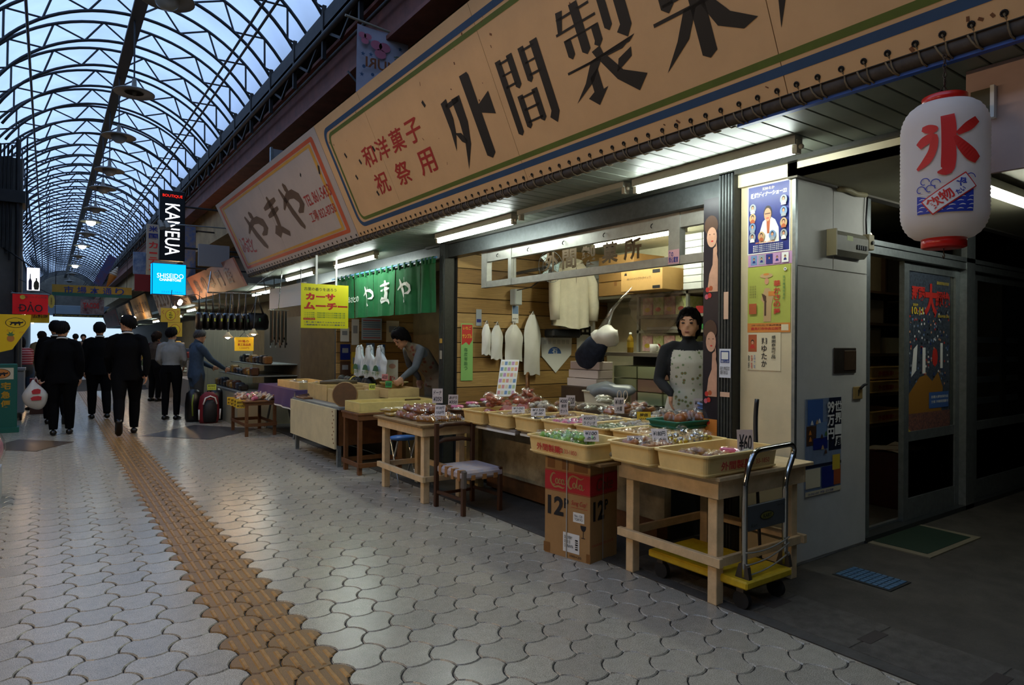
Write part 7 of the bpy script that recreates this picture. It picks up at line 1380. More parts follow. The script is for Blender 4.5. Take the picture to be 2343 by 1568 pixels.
# yellow hanging notice facing the walkers
t = thing('hanging_notice', 'bright yellow hanging notice with big red letters beside the green curtain', 'notice', (2.80, 8.0, 1.46)); s = Sheet(t, (2.51, 8.0, 1.46), XP, UP, 0.60, 0.545, mat('notice_yellow', '#d9d21c', 0.5)); 
s.txt(0.40, 0.88, 0.68, 0.075, '古里の香りを送ろう', I_black, 0.01); s.txt(0.40, 0.71, 0.62, 0.16, 'カーサ', I_red, 0.06); s.txt(0.52, 0.50, 0.92, 0.17, 'ムーチー', I_red, 0.06)
for k in range(3): s.txt(0.50, 0.345-0.048*k, 0.86, 0.034, 'ショウガ粉、月桃の葉で包んだ沖縄の香り餅', I_green)
s.rect(0.17, 0.205, 0.24, 0.045, I_red); s.txt(0.17, 0.205, 0.2, 0.03, 'おいしい召し方', I_yel); s.txt(0.5, 0.135, 0.86, 0.034, '1.蒸し器で温めて 2.おもちをゆでて', I_navy); s.txt(0.5, 0.075, 0.86, 0.034, '3.黒糖風味で 4.おやつに最適です', I_navy)
for x in (2.70, 2.95): MB().box(x-0.012, x+0.012, 7.995, 8.005, 2.0, 2.36).build('hanger_strip', M_paper, t)
# neighbour's stall furniture
cbn = thing('cream_cabinet', 'low cabinet with a worn cream side board under the wooden boxes', 'cabinet', (2.6, 7.2, 0)); M_cb = mat('worn_cream_board', '#cfc298', 0.6, var=0.2, vscale=4)
MB().box(2.40, 2.42, 6.52, 8.02, 0.19, 0.60).build('side_board', M_cb, cbn); MB().box(2.42, 3.1, 6.46, 8.02, 0.595, 0.62).build('top', mat('zinc_top', '#8f9596', 0.4, 0.4, var=0.2), cbn); MB().box(2.45, 3.1, 6.52, 7.98, 0.22, 0.595).build('box', M_mwood, cbn)
for x, y in ((2.46, 6.56), (2.46, 7.94), (3.04, 6.56), (3.04, 7.94)): MB().box(x-0.02, x+0.02, y-0.02, y+0.02, 0, 0.22).build('leg', M_alu, cbn)
for k in range(9): decal((2.3995, 6.55+0.02*(k % 3), 0.25+0.04*k), AWAY, UP, 0.03, 0.02, K_rust, cbn, 'chipped_edge', pts=circ(6)); 
bb = leg_table('brown_bench', 'small dark brown bench with the round lid leaning on it', 2.44, 2.92, 6.0, 6.42, 0.60, M_mwood, leg=0.04, apron=0.05, st=0.10, inset=0.01, over=0.01); bb['category'] = 'bench'
t = thing('round_lid', 'round brown wooden lid standing on edge by the boxes', 'lid', (2.50, 6.52, 0.62)); fc2 = Vector((2.52, 6.56, 0.745)); dn = Vector((-0.50, -0.85, 0.12)).normalized()
MB().cyl(fc2, fc2-dn*0.035, 0.122, n=32).build('disc', mat('lid_brown', '#5a3c1c', 0.5, var=0.3, vscale=14), t); a_, b_ = frame_of(dn); MB().tube([fc2-dn*0.012+(a_*math.cos(q_)+b_*math.sin(q_))*0.124 for q_ in [2*PI*i/28 for i in range(28)]], 0.010, 6, True).build('rim', mat('lid_rim', '#8a6a3c', 0.5), t)
M_wcr = mat('pine_crate', '#cbaf74', 0.55, var=0.2, vscale=10)
def wcrate(x0, x1, y0, y1, z0, z1, label, m=None):
    t = thing('wooden_tray', label, 'tray', ((x0+x1)/2, (y0+y1)/2, z0), "trays on the neighbour's stall"); m = m or M_wcr; k = 0.012
    MB().box(x0, x1, y0, y1, z0, z0+k).build('base', m, t)
    for a in ((x0, x0+k, y0, y1), (x1-k, x1, y0, y1)): MB().box(*a, z0+k, z1, 0.002).build('side', m, t)
    for a in ((x0+k, x1-k, y0, y0+k), (x0+k, x1-k, y1-k, y1)): MB().box(*a, z0+k, z1, 0.002).build('side', m, t)
    return t
wcrate(2.56, 3.10, 7.22, 7.88, 0.622, 0.80, 'deep pine tray with a rolled pack, tallest on the cream cabinet'); wcrate(2.56, 3.12, 6.72, 7.18, 0.622, 0.77, 'pine tray behind the round lid on the cream cabinet'); wcrate(2.46, 3.30, 6.02, 6.40, 0.602, 0.70, 'long pine tray of small bags on the brown bench', mat('pine_crate_pale', '#cdb873', 0.55, var=0.2, vscale=10)); wcrate(2.98, 3.35, 6.50, 7.2, 0.69, 0.79, 'pine tray under the hand of the bending shopkeeper') 
tag(MB().box(3.12, 3.48, 6.35, 9.6, 0, 0.685).build('rear_counter', mat('rear_counter_brown', '#54401f', 0.6, var=0.3)), "dark rear counter of the neighbour's stall", 'counter')
tag(MB().box(2.62, 3.12, 8.62, 10.2, 0.63, 0.66).build('folding_table_top', M_ply), 'plank table top under the purple cloth', 'table')
clt = thing('purple_cloth', 'purple plaid cloth hanging over the far stall table', 'cloth', (2.58, 9.4, 0.45)); M_pur = mat('purple_plaid', '#3b3760', 0.85, var=0.4, vscale=10, stretch=(1, 6, 6), col2='#4d3355')
MB().grid(lambda u, v: Vector((2.585-0.03*v+0.012*math.sin(30*u)*v, 10.2-1.75*u, 0.665-(0.20+0.03*u)*v)), 24, 6).build('front_drop', M_pur, clt); MB().grid(lambda u, v: Vector((2.585+0.5*v, 10.2-1.75*u, 0.666)), 8, 3).build('top_sheet', M_pur, clt); MB().grid(lambda u, v: Vector((2.585+0.5*u, 8.45-0.02*v, 0.665-0.14*v)), 6, 3).build('end_drop', M_pur, clt); MB().grid(lambda u, v: Vector((2.554+0.012*math.sin(30*u), 10.2-1.75*u, 0.46-0.03*u-0.018*v)), 24, 1).build('hem', M_paper, clt)
for y in (8.75, 10.1): tag(MB().cyl((2.66, y, 0), (2.78, y, 0.63), 0.016, n=8).cyl((3.05, y, 0), (2.93, y, 0.63), 0.016, n=8).build('trestle_leg', M_alu), 'metal trestle legs at the %s end of the purple cloth' % ('near' if y < 9 else 'far'), 'trestle')
wcrate(2.66, 3.1, 8.42+0.1, 9.5, 0.667, 0.76, 'pine tray of pale packets on the purple cloth')
for i in range(10): put_pack((P_clear, P_silv)[i % 2], (2.72+0.3*random.random(), 8.6+0.85*random.random(), 0.70), random.uniform(0, 3), 'pale packet in the tray on the purple cloth', 'packets on the purple cloth', 0.3, 0.3)
for i in range(5): put_pack(P_foil if i % 2 else P_silv, (2.56+0.12*i, 6.14+0.12*(i % 2), 0.62), i, 'small shiny bag in the long pine tray', 'bags in the long pine tray', 0.2, 0.3)
for i in range(10): put_pack(P_silv if i % 2 else P_pinkp, (2.66+0.4*random.random(), 6.80+0.3*random.random(), 0.70), i, 'small packet in the pine tray behind the round lid', 'packets behind the round lid', 0.3, 0.3)
rk = thing('long_roll_pack', 'long grey rolled pack lying across the deep pine tray', 'pack', (2.8, 7.5, 0.80)); MB().tube([(2.62, 7.62, 0.81), (2.8, 7.55, 0.82), (3.02, 7.46, 0.815)], [0.02, 0.032, 0.022], 10).build('roll', mat('roll_grey', '#5d5440', 0.4), rk)
M_kelp = mat('dried_kelp', '#14160f', 0.6, var=0.3, vscale=20); t = thing('kelp_bundle', 'row of dark dried kelp bundles tied with yellow bands', 'kelp', (3.2, 8.0, 0.69))
for i in range(7): q = MB().ball((3.26+0.02*(i % 2), 8.55-0.15*i, 0.77), 0.08, 0.085, 0.075, 12, 8); [q.v.__setitem__(j, v+Vector((math.sin(50*v.z), math.sin(44*v.x), math.sin(47*v.y)))*0.012) for j, v in enumerate(q.v)]; q.build('bundle', M_kelp, t)
MB().tube([(3.26+0.09*math.cos(a), 8.1, 0.77+0.085*math.sin(a)) for a in [2*PI*i/12 for i in range(12)]], 0.008, 5, True).build('band', I_yel, t)
for i in range(3):
    b_ = thing('printed_bag', 'white carrier bag bundle with green print, %s of three under the curtain' % ('far', 'middle', 'near')[i], 'bag', (3.30, 7.95-0.36*i, 0.88), 'printed bags under the curtain'); yc = 7.95-0.36*i
    def bgf(off, yc=yc, i=i):
        def g(u, v):
            wd = 0.34 if v > 0.32 else 0.34-0.22*(1-v/0.32); ear = 0.05*abs(math.sin(2*PI*u)) if v < 0.1 else 0
            return Vector((3.25-0.02*i+off*math.sin(PI*u)+0.012*math.sin(17*u+5*v+i), yc+(0.5-u)*wd+0.01*math.sin(13*v+i), 1.18+ear-0.32*v+0.012*math.sin(9*u+i)))
        return g
    MB().grid(bgf(-0.03), 16, 12).grid(bgf(0.03), 16, 12, True, True).build('bags', mat('bag_bluewhite', '#c3cccc', 0.4), b_); decal((3.185-0.02*i, yc-0.01, 0.985), AWAY, UP, 0.17, 0.07, mat('bag_green', '#1f5a3c', 0.6), b_, 'print', pts=[(-1,-1),(1,-1),(0.8,0.5),(0.2,1),(-0.5,0.7)]); text('やまや', (3.185-0.02*i, yc-0.01, 0.92), AWAY, UP, 0.20, 0.045, I_green, b_, weight=0.02); MB().tube([(3.25-0.02*i, yc+0.05, 1.16), (3.24-0.02*i, yc+0.03, 1.24), (3.25-0.02*i, yc-0.03, 1.25), (3.26-0.02*i, yc-0.05, 1.16)], 0.016, 6).build('handles', mat('bag_bluewhite', '#c3cccc'), b_)
ca = thing('calendar_sheet', 'pale blue schedule sheet pinned behind the bending shopkeeper', 'notice', (4.2, 9.69, 1.33)); s = Sheet(ca, (4.00, 9.73, 1.33), XP, UP, 0.34, 0.34, mat('schedule_blue', '#a9bcca', 0.6))
for k in range(9): s.rect(0.5, 0.1+0.1*k, 0.86, 0.035, I_sky if k % 4 else I_red)
for i, (x, z, w_, h_, c_) in enumerate(((3.66, 1.30, 0.14, 0.22, I_white), (3.66, 1.02, 0.16, 0.24, I_navy), (3.66, 0.76, 0.16, 0.24, I_brown), (3.84, 1.25, 0.12, 0.40, I_white), (4.42, 1.30, 0.22, 0.34, I_cream), (4.08, 1.10, 0.14, 0.18, I_sky), (3.84, 0.80, 0.10, 0.34, I_yel), (4.30, 1.00, 0.10, 0.26, I_blue))):
    t = thing('wall_paper_note', 'pinned %s on the boards behind the curtain' % ('white slip', 'dark photo of the upper row', 'dark photo of the lower row', 'tall white strip', 'cream sheet', 'small blue sheet', 'yellow strip', 'blue strip')[i], 'notice', (x, 9.73, z)); s = Sheet(t, (x, 9.733, z), XP, UP, w_, h_, c_); s.rect(0.5, 0.6, 0.6, 0.3, I_grey)
t = thing('standing_card', 'tall cream card standing before the bending shopkeeper', 'sign', (3.42, 7.3, 0.69)); s = Sheet(t, (3.33, 7.32, 0.70), Vector((0.8, -0.6, 0)), UP, 0.14, 0.38, I_cream); s.rect(0.5, 0.8, 0.6, 0.16, I_skin, pts=circ(12)); s.txt(0.5, 0.4, 0.5, 0.2, '黒糖', I_red, 0.02); s.txt(0.5, 0.15, 0.6, 0.08, '一袋350円', I_black)
for i, (x, y, z, c_, lb) in enumerate(((3.02, 6.58, 0.80, mat('tag_green', '#2f8a3c', 0.5), 'green price tag by the bending shopkeeper'), (2.95, 6.86, 0.76, mat('tag_lime', '#b8c43c', 0.5), 'lime price tag in the tray behind the round lid'), (3.12, 6.9, 0.86, mat('tag_salmon', '#c97a70', 0.5), 'salmon price tag on the rear counter'))):
    price_card(x, y, z, 0.07, 0.07, ['¥300'], lb, 0.2, -0.5, m=c_)
kn = thing('cutting_board', 'small cutting board with a knife on the corner of the cream cabinet', 'board', (2.5, 7.85, 0.62)); MB().box(2.43, 2.54, 7.62, 7.92, 0.62, 0.638, 0.004).build('board', M_mwood, kn); MB().poly([(2.44, 7.98, 0.64), (2.50, 7.62, 0.66), (2.48, 7.60, 0.69), (2.45, 7.80, 0.66)], (0.004, 0, 0)).build('blade', M_chrome, kn)
t = thing('flat_basket', 'flat round basket of fried snacks on the rear counter', 'basket', (3.3, 7.05, 0.70)); MB().lathe([(0, 0.0), (0.14, 0.0), (0.17, 0.03), (0.165, 0.033), (0.13, 0.008), (0, 0.008)], (3.28, 7.0, 0.80), 24).build('basket', mat('basket_straw', '#a08a4c', 0.7), t); [MB().ball((3.28+0.08*math.cos(i), 7.0+0.08*math.sin(i), 0.83), 0.035, 0.03, 0.02).build('snack', mat('snack_gold', '#9a6a2c', 0.5), t) for i in range(6)]

# -- bag shop
wrow = thing('bag_rail', 'rail carrying the row of black handbags', 'rail', (2.6, 11.6, 2.02)); MB().cyl((2.05, 11.2, 2.06), (2.95, 11.2, 2.08), 0.012, n=8).build('rail', M_chrome, wrow); MB().cyl((2.05, 11.2, 2.06), (2.15, 11.5, 2.42), 0.008, n=6).build('hanger', M_chrome, wrow); MB().cyl((2.95, 11.2, 2.08), (2.95, 11.5, 2.42), 0.008, n=6).build('hanger', M_chrome, wrow)
M_bl = mat('black_bag', '#0e0d0d', 0.35, var=0.3, vscale=20); M_bl2 = mat('brown_black_bag', '#1f1713', 0.4)
for i in range(9):
    big_ = i == 8; x = 1.93+0.098*i if not big_ else 2.80; w_, h_ = (0.085, 0.27) if not big_ else (0.33, 0.28); zt = 1.74 if not big_ else 1.76
    b_ = thing('handbag', 'wide black handbag at the near end of the hanging row' if big_ else 'black handbag hanging edge on in the row, number %s from the grey shirted man' % ('one', 'two', 'three', 'four', 'five', 'six', 'seven', 'eight')[i], 'handbag', (x, 11.2, zt-h_), 'handbags hanging in a row')
    q = MB(); loft(q, [(x, 11.2, zt-h_), (x, 11.2, zt-h_*0.9), (x, 11.2, zt-h_*0.5), (x, 11.2, zt-h_*0.15), (x, 11.2, zt)], [w_*0.40, w_*0.55, w_*0.58, w_*0.52, w_*0.40], [0.10, 0.15, 0.16, 0.14, 0.11] if not big_ else [0.03, 0.06, 0.07, 0.05, 0.03], (1, 0, 0), 14); q.build('body', M_bl if i % 3 else M_bl2, b_)
    for sgn in (-1, 1): MB().tube([(x-(w_*0.3 if big_ else 0.0), 11.2-(0.07*sgn if not big_ else 0.02*sgn), zt-0.02), (x-(0.03 if big_ else 0), 11.2-0.02*sgn, zt+0.16), (x+(0.0), 11.2, 2.065), (x+(0.03 if big_ else 0), 11.2-0.02*sgn, zt+0.16), (x+(w_*0.3 if big_ else 0.0), 11.2-(0.05*sgn if not big_ else 0.02*sgn), zt-0.02)], 0.009, 6).build('strap', M_bl, b_)
    MB().box(x-0.012, x+0.012, 11.03, 11.045, zt-0.14, zt-0.09).build('buckle', M_chrome, b_)
pw = tag(MB().box(2.2, 3.2, 13.1, 13.16, 0.0, 1.62).build('cream_partition', mat('corrugated_cream', '#8f8a76', 0.6, var=0.3, vscale=6, stretch=(20, 1, 0.3))), 'cream corrugated partition behind the handbags', 'partition')
gl = thing('glass_counter', 'shop counter with shelves of small leather goods in the bag shop', 'counter', (2.75, 10.9, 0)); MB().box(2.35, 3.3, 10.5, 12.6, 0, 0.5).build('base', mat('counter_cream', '#8f8870', 0.6), gl); MB().box(2.35, 3.3, 10.5, 12.6, 0.5, 0.53).build('top', M_alu, gl); MB().box(2.5, 3.3, 10.6, 12.6, 0.74, 0.755).build('shelf', M_alu, gl); MB().box(2.7, 3.3, 10.6, 12.6, 0.92, 0.935).build('shelf', M_alu, gl); MB().box(3.28, 3.3, 10.5, 12.6, 0.53, 1.7).build('back', mat('bagshop_back', '#5a5142', 0.7), gl)
random.seed(21)
for i in range(26):
    lv = i % 3; x = (2.42, 2.58, 2.78)[lv]; y = 10.62+0.22*(i//3); z = (0.532, 0.757, 0.937)[lv]; c_ = ('#14110f', '#3a2416', '#6b4a24', '#1c2430', '#8a6a2c')[i % 5]
    b_ = thing('leather_case', '%s leather case on the %s of the bag shop counter' % (('black', 'dark brown', 'tan', 'navy', 'golden')[i % 5], ('counter top', 'lower shelf', 'upper shelf')[lv]), 'case', (x, y, z), 'leather goods of the bag shop'); MB().box(x, x+0.12, y, y+0.16, z, z+random.uniform(0.08, 0.15), 0.02).build('case', mat('leather_%d' % (i % 5), c_, 0.4), b_); MB().box(x-0.004, x+0.002, y+0.05, y+0.11, z+0.03, z+0.045).build('clasp', M_chrome, b_)
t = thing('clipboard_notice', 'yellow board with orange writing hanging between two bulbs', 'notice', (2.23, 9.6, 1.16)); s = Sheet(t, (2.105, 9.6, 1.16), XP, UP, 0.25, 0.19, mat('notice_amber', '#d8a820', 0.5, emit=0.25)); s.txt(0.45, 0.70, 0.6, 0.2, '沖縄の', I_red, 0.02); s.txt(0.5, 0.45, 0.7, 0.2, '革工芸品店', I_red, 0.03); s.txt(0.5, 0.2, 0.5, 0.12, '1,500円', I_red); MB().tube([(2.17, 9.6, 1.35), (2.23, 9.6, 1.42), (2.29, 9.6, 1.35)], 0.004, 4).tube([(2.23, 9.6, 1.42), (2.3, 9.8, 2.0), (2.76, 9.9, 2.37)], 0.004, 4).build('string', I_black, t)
M_bulb = glow('bulb_warm', '#ffd09a', 110.0)
for i, (x, y, z) in enumerate(((2.02, 9.62, 1.36), (2.36, 9.62, 1.41))):
    b_ = thing('clip_lamp', '%s glowing clip lamp of the yellow board' % ('lower' if i == 0 else 'upper'), 'lamp', (x, y, z-0.05), 'bulbs of the bag shop'); MB().ball((x, y, z), 0.036, n=12, m=8).build('bulb', M_bulb, b_); MB().lathe([(0.02, 0.06), (0.03, 0.03), (0.075, -0.015), (0.07, -0.015), (0.028, 0.028)], (x, y, z), 16).build('shade', mat('shade_white', '#c9b48a', 0.5), b_); MB().cyl((x, y, z+0.05), (x+0.1, y+0.3, z+0.6), 0.006, n=6).build('stem', I_black, b_)
t = thing('belt_rack', 'cluster of belts and straps hanging in the bag shop', 'belts', (2.85, 10.0, 1.2))
for i in range(14): x = 2.68+0.018*i; MB().box(x, x+0.012, 9.98+0.012*(i % 3), 9.99+0.012*(i % 3), 1.20+0.04*(i % 4), 1.75).build('belt', (M_bl, M_bl2, M_mwood)[i % 3], t); MB().box(x-0.003, x+0.015, 9.975, 9.985, 1.20+0.04*(i % 4), 1.235+0.04*(i % 4)).build('buckle', M_chrome, t)
MB().cyl((2.66, 9.99, 1.76), (2.95, 9.99, 1.76), 0.006, n=6).build('bar', M_chrome, t); MB().cyl((2.8, 9.99, 1.76), (2.85, 9.99, 2.38), 0.006, n=6).build('hanger', M_chrome, t)
lp = thing('white_signbox', 'white fluorescent lit fascia panel above the belts', 'sign', (3.05, 10.1, 1.85)); MB().box(3.02, 3.06, 9.5, 11.3, 1.83, 2.16).build('panel', mat('fascia_white', '#c9cbc4', 0.5), lp); [MB().cyl((3.04, y, 2.16), (3.04, y, 2.37), 0.008, n=6).build('rod', M_steel, lp) for y in (9.7, 11.1)]
tb2 = leg_table('souvenir_table', 'small wooden table crowded with tiny clear packets and yellow tags', 2.18, 2.60, 9.30, 10.15, 0.48, M_mwood, leg=0.04, apron=0.04, st=0.16, inset=0.005, over=0.02)
for i in range(40): put_pack((P_silv, P_pinkb, P_clear, P_brn)[i % 4], (2.20+0.38*random.random(), 9.30+0.8*random.random(), 0.485+0.03*random.random()), random.uniform(0, 6), 'tiny clear packet heaped on the souvenir table', 'tiny packets on the souvenir table', 0.5, 0.5)
for i in range(4): price_card(2.15, 9.42+0.20*i, 0.38, 0.12, 0.11, ['琉球銘菓', '¥100'], 'yellow tag on the edge of the souvenir table, %s from the near corner' % ('first', 'second', 'third', 'fourth')[i], 0.0, -0.9 if i else -0.3, m=M_cardy)
bp_ = thing('rucksack', 'red and black rucksack standing on the walkway before the bag shop', 'rucksack', (2.09, 11.23, 0)); q = MB(); loft(q, [(2.09, 11.25, 0), (2.09, 11.25, 0.06), (2.09, 11.25, 0.25), (2.09, 11.25, 0.42), (2.09, 11.25, 0.49)], [0.13, 0.155, 0.155, 0.13, 0.06], [0.08, 0.10, 0.11, 0.09, 0.05], (1, 0, 0), 18); q.build('body', mat('ruck_red', '#6b1018', 0.6), bp_); q = MB(); loft(q, [(2.09, 11.165, 0.02), (2.09, 11.15, 0.12), (2.09, 11.15, 0.28), (2.09, 11.17, 0.37)], [0.09, 0.105, 0.10, 0.05], [0.03, 0.05, 0.05, 0.02], (1, 0, 0), 14); q.build('front_pocket', mat('ruck_black', '#121113', 0.6), bp_); MB().tube([(1.99, 11.15, 0.30), (2.02, 11.145, 0.40), (2.09, 11.14, 0.43), (2.16, 11.145, 0.40), (2.19, 11.15, 0.30)], 0.012, 6).build('piping', M_paper, bp_); MB().tube([(2.06, 11.25, 0.48), (2.09, 11.25, 0.53), (2.12, 11.25, 0.48)], 0.010, 6).build('handle', M_bl, bp_)
for sgn in (-1, 1): MB().tube([(2.09+sgn*0.15, 11.2, 0.06), (2.09+sgn*0.155, 11.18, 0.22)], 0.012, 6).build('side_strip', M_paper, bp_)
price_card(2.12, 11.2, 0.52, 0.13, 0.09, ['¥2900', 'リュック'], 'lime price tag above the red rucksack', 0.0, -0.3, m=mat('tag_lime', '#b8c43c'))
for i, (x, y) in enumerate(((1.93, 11.55), (2.27, 11.6))): b_ = thing('rucksack', 'black rucksack %s the red one' % ('behind and left of', 'behind and right of')[i], 'rucksack', (x, y, 0)); q = MB(); loft(q, [(x, y, 0), (x, y, 0.06), (x, y, 0.3), (x, y, 0.46), (x, y, 0.52)], [0.12, 0.14, 0.14, 0.12, 0.05], [0.08, 0.10, 0.10, 0.08, 0.04]); q.build('body', M_bl, b_); MB().tube([(x-0.04, y-0.1, 0.1), (x-0.05, y-0.11, 0.3), (x-0.03, y-0.09, 0.44)], 0.012, 6).build('strap', mat('strap_lime', '#7a8a2c', 0.6), b_)

# -- fascia and hanging signs down the right side
of = thing('fascia_sign', 'faded orange slanting fascia over the bag shop', 'signboard', (2.6, 13.7, 2.2)); M_of = mat('faded_orange', '#a8705c', 0.6, var=0.25, vscale=3)
MB().poly([(2.70, 11.55, 2.22), (2.70, 15.9, 2.22), (2.48, 15.9, 2.68), (2.48, 11.55, 2.68)], (0.03, 0, 0.01)).build('board', M_of, of)
for k, c_ in enumerate('鞄の専門店'): text(c_, (2.585, 15.2-0.72*k, 2.45), AWAY, Vector((-0.43, 0, 0.9)), 0.42, 0.30, mat('faded_navy', '#4c4450', 0.6), of, weight=0.01, lift=0.004)
MB().box(2.74, 3.5, 11.55, 15.9, 2.24, 2.27).build('soffit', M_soff[2], of)
gb = thing('sign_back', 'blank grey sign box above the orange fascia', 'sign', (2.35, 11.9, 2.62)); MB().box(2.12, 2.62, 12.4, 12.48, 2.60, 2.98).build('box', mat('grey_plate', '#7b7a7c'), gb); MB().cyl((2.62, 12.44, 2.8), (3.66, 12.44, 2.8), 0.02, n=6).build('bracket', M_steel, gb)
kn_ = thing('blade_sign', 'tall black blade sign with white neon letters and a red word on top', 'sign', (1.93, 14.0, 2.83)); MB().box(1.715, 2.15, 14.0, 14.18, 2.83, 4.17, 0.01).build('cabinet', mat('sign_black', '#08080a', 0.4), kn_); K_neon = glow('neon_white', '#f2f4ff', 2.6); text('KANEUA', (1.93, 13.995, 3.42), -UP, XP, 0.98, 0.25, K_neon, kn_, weight=0.0, lift=0.004); text('BOUTIQUE', (1.93, 13.995, 4.06), XP, UP, 0.34, 0.06, glow('neon_red', '#e02418', 1.4), kn_, weight=0.0, lift=0.004)
for z in (3.9, 3.1): MB().cyl((2.15, 14.09, z), (3.66, 14.09, z), 0.022, n=6).build('bracket', M_steel, kn_)
fls = thing('spot_lamps', 'pair of pale spot lamps on an arm before the black blade sign', 'lamp', (1.75, 13.6, 3.4)); MB().cyl((3.66, 13.7, 3.52), (1.72, 13.6, 3.46), 0.012, n=6).build('arm', M_alu, fls)
for dx in (0, 0.10): MB().cyl((1.66+dx, 13.6, 3.50), (1.70+dx, 13.52, 3.36), 0.035, 0.055, 12).build('lamp_head', mat('spot_grey', '#7d776c', 0.5), fls)
bs_ = thing('box_sign', 'glowing cyan box sign with white lettering', 'sign', (1.86, 13.6, 2.15)); MB().box(1.55, 2.12, 13.62, 13.82, 2.15, 2.73, 0.008).build('frame', mat('sign_blue_edge', '#123a80', 0.4), bs_); decal((1.835, 13.618, 2.44), XP, UP, 0.55, 0.56, glow('sign_cyan', '#06a4f2', 1.05), bs_, 'lit_face'); MB().poly([(1.549, 13.63, 2.16), (1.549, 13.63, 2.72), (1.549, 13.81, 2.72), (1.549, 13.81, 2.16)]).build('lit_side', glow('sign_cyan', '#06a4f2'), bs_)
K_sw = glow('sign_white', '#ffffff', 1.3); text('SHISEIDO', (1.85, 13.616, 2.50), XP, UP, 0.44, 0.085, K_sw, bs_, weight=-0.005, lift=0.003); text('CHAINSTORE', (1.85, 13.616, 2.425), XP, UP, 0.36, 0.045, K_sw, bs_, weight=0.02, lift=0.003); text('コスメティックみらい', (1.88, 13.616, 2.20), XP, UP, 0.36, 0.035, mat('sign_navy', '#0c2a70', 0.5), bs_, lift=0.003)
MB().cyl((2.12, 13.72, 2.68), (3.66, 13.72, 2.68), 0.018, n=6).build('bracket', M_steel, bs_)
def blade(name, label, x0, x1, y, z0, z1, m, txts, th=0.10, brk=True):
    t = thing(name, label, 'sign', ((x0+x1)/2, y, z0)); MB().box(x0, x1, y, y+th, z0, z1, 0.005).build('cabinet', m, t)
    for st, u, v, w_, h_, mm in txts: text(st, (x0+(x1-x0)*u, y-0.003, z0+(z1-z0)*v), XP, UP, (x1-x0)*w_, (z1-z0)*h_, mm, t, weight=0.03, lift=0.004)
    if brk: MB().cyl((x1, y+th/2, z1-0.08), (3.62, y+th/2, z1-0.08), 0.018, n=6).build('bracket', M_steel, t)
    return t
blade('blade_sign', 'vertical curtain shop sign with blue and red characters behind the black blade sign', 1.93, 2.21, 18, 3.0, 4.12, mat('blade_cream', '#9c9482', 0.6), [('米', .5, .90, .7, .12, I_navy), ('国', .5, .74, .7, .12, I_navy), ('カ', .5, .55, .7, .14, I_red), ('ー', .5, .38, .6, .04, I_red), ('テ', .5, .22, .7, .14, I_red), ('ン', .5, .06, .7, .10, I_red)])
blade('blade_sign', 'blue picture sign over a red field farther down the right side', 2.02, 2.34, 22, 3.25, 3.9, mat('blade_blue', '#33507a', 0.6, var=0.4, vscale=5, col2='#8a94a0'), []); blade('blade_sign', 'plain red sign under the blue picture sign', 2.05, 2.45, 21.9, 2.75, 3.24, mat('blade_red', '#7a1a18', 0.6), []); blade('blade_sign', 'narrow patterned vertical sign right of the black blade sign', 2.42, 2.66, 15.9, 2.3, 3.82, mat('blade_silver', '#7d7466', 0.5, var=0.5, vscale=10, col2='#3c5a8a'), [])
for i, (y0, y1, z0, z1, c_, lb, st) in enumerate(((18.8, 21.3, 2.05, 2.76, '#b3aea0', 'white fascia with dark strokes beyond the cyan sign', 'ジュエリ'), (23.0, 27.2, 2.03, 2.75, '#a8854c', 'tan fascia with faded characters beyond the white one', '公設市場売店'), (28, 33, 2.0, 2.7, '#8c7a5c', 'dull fascia farther along the right side', '衣料品'), (34, 42, 2.0, 2.7, '#7a4a3c', 'reddish fascia far along the right side', '琉球漆器'), (16.2, 18.5, 2.15, 2.6, '#5c5048', 'brown fascia behind the cyan sign', '化粧品'))):
    t = thing('fascia_sign', lb, 'signboard', (2.45, (y0+y1)/2, z0)); MB().poly([(2.62, y0, z0), (2.62, y1, z0), (2.40, y1, z1), (2.40, y0, z1)], (0.03, 0, 0.01)).build('board', mat('fascia_%d' % i, c_, 0.6, var=0.2, vscale=2), t); MB().box(2.62, 3.5, y0, y1, z0-0.02, z0+0.02).build('soffit', M_soff[0], t)
    for k, ch_ in enumerate(st): text(ch_, (2.505, y1-(y1-y0)*(k+0.5)/len(st), (z0+z1)/2), AWAY, Vector((-0.3, 0, 0.95)), (y1-y0)/len(st)*0.7, (z1-z0)*0.5, K_brown, t, weight=0.02, lift=0.005)
for i, (x, y, z, txt_, lb) in enumerate(((1.62, 13.0, 1.625, 'く\nち\nゃ', 'upper yellow shop sign with a red ring above the grey shirted man'), (1.73, 12.99, 1.37, 'ク', 'lower yellow shop sign with a red ring behind the grey shirted man'))):
    t = thing('ring_sign', lb, 'sign', (x+0.15, y, z)); w_ = 0.31 if i == 0 else 0.23; s = Sheet(t, (x, y, z), XP, UP, w_, 0.25, mat('ring_yellow', '#c9a02c', 0.5)); s.rect(0.5, 0.5, 0.17/w_, 0.19/0.25, I_rust, 'ring', circ(24)); s.rect(0.5, 0.5, 0.15/w_, 0.17/0.25, mat('ring_yellow_in', '#d2b01c', 0.5), 'ring', circ(24)); s.txt(0.5, 0.5, 0.2, 0.5, txt_, I_black, 0.03); MB().cyl((x+w_*0.5, y+0.02, z+0.25), (x+w_*0.5+0.02, y+0.02, 2.2 if i == 0 else 1.64), 0.006, n=5).build('hanger', M_steel, t)
    if i == 0: s.txt(0.12, 0.7, 0.12, 0.3, 'く', I_rust); s.txt(0.88, 0.7, 0.12, 0.3, 'ク', I_rust)
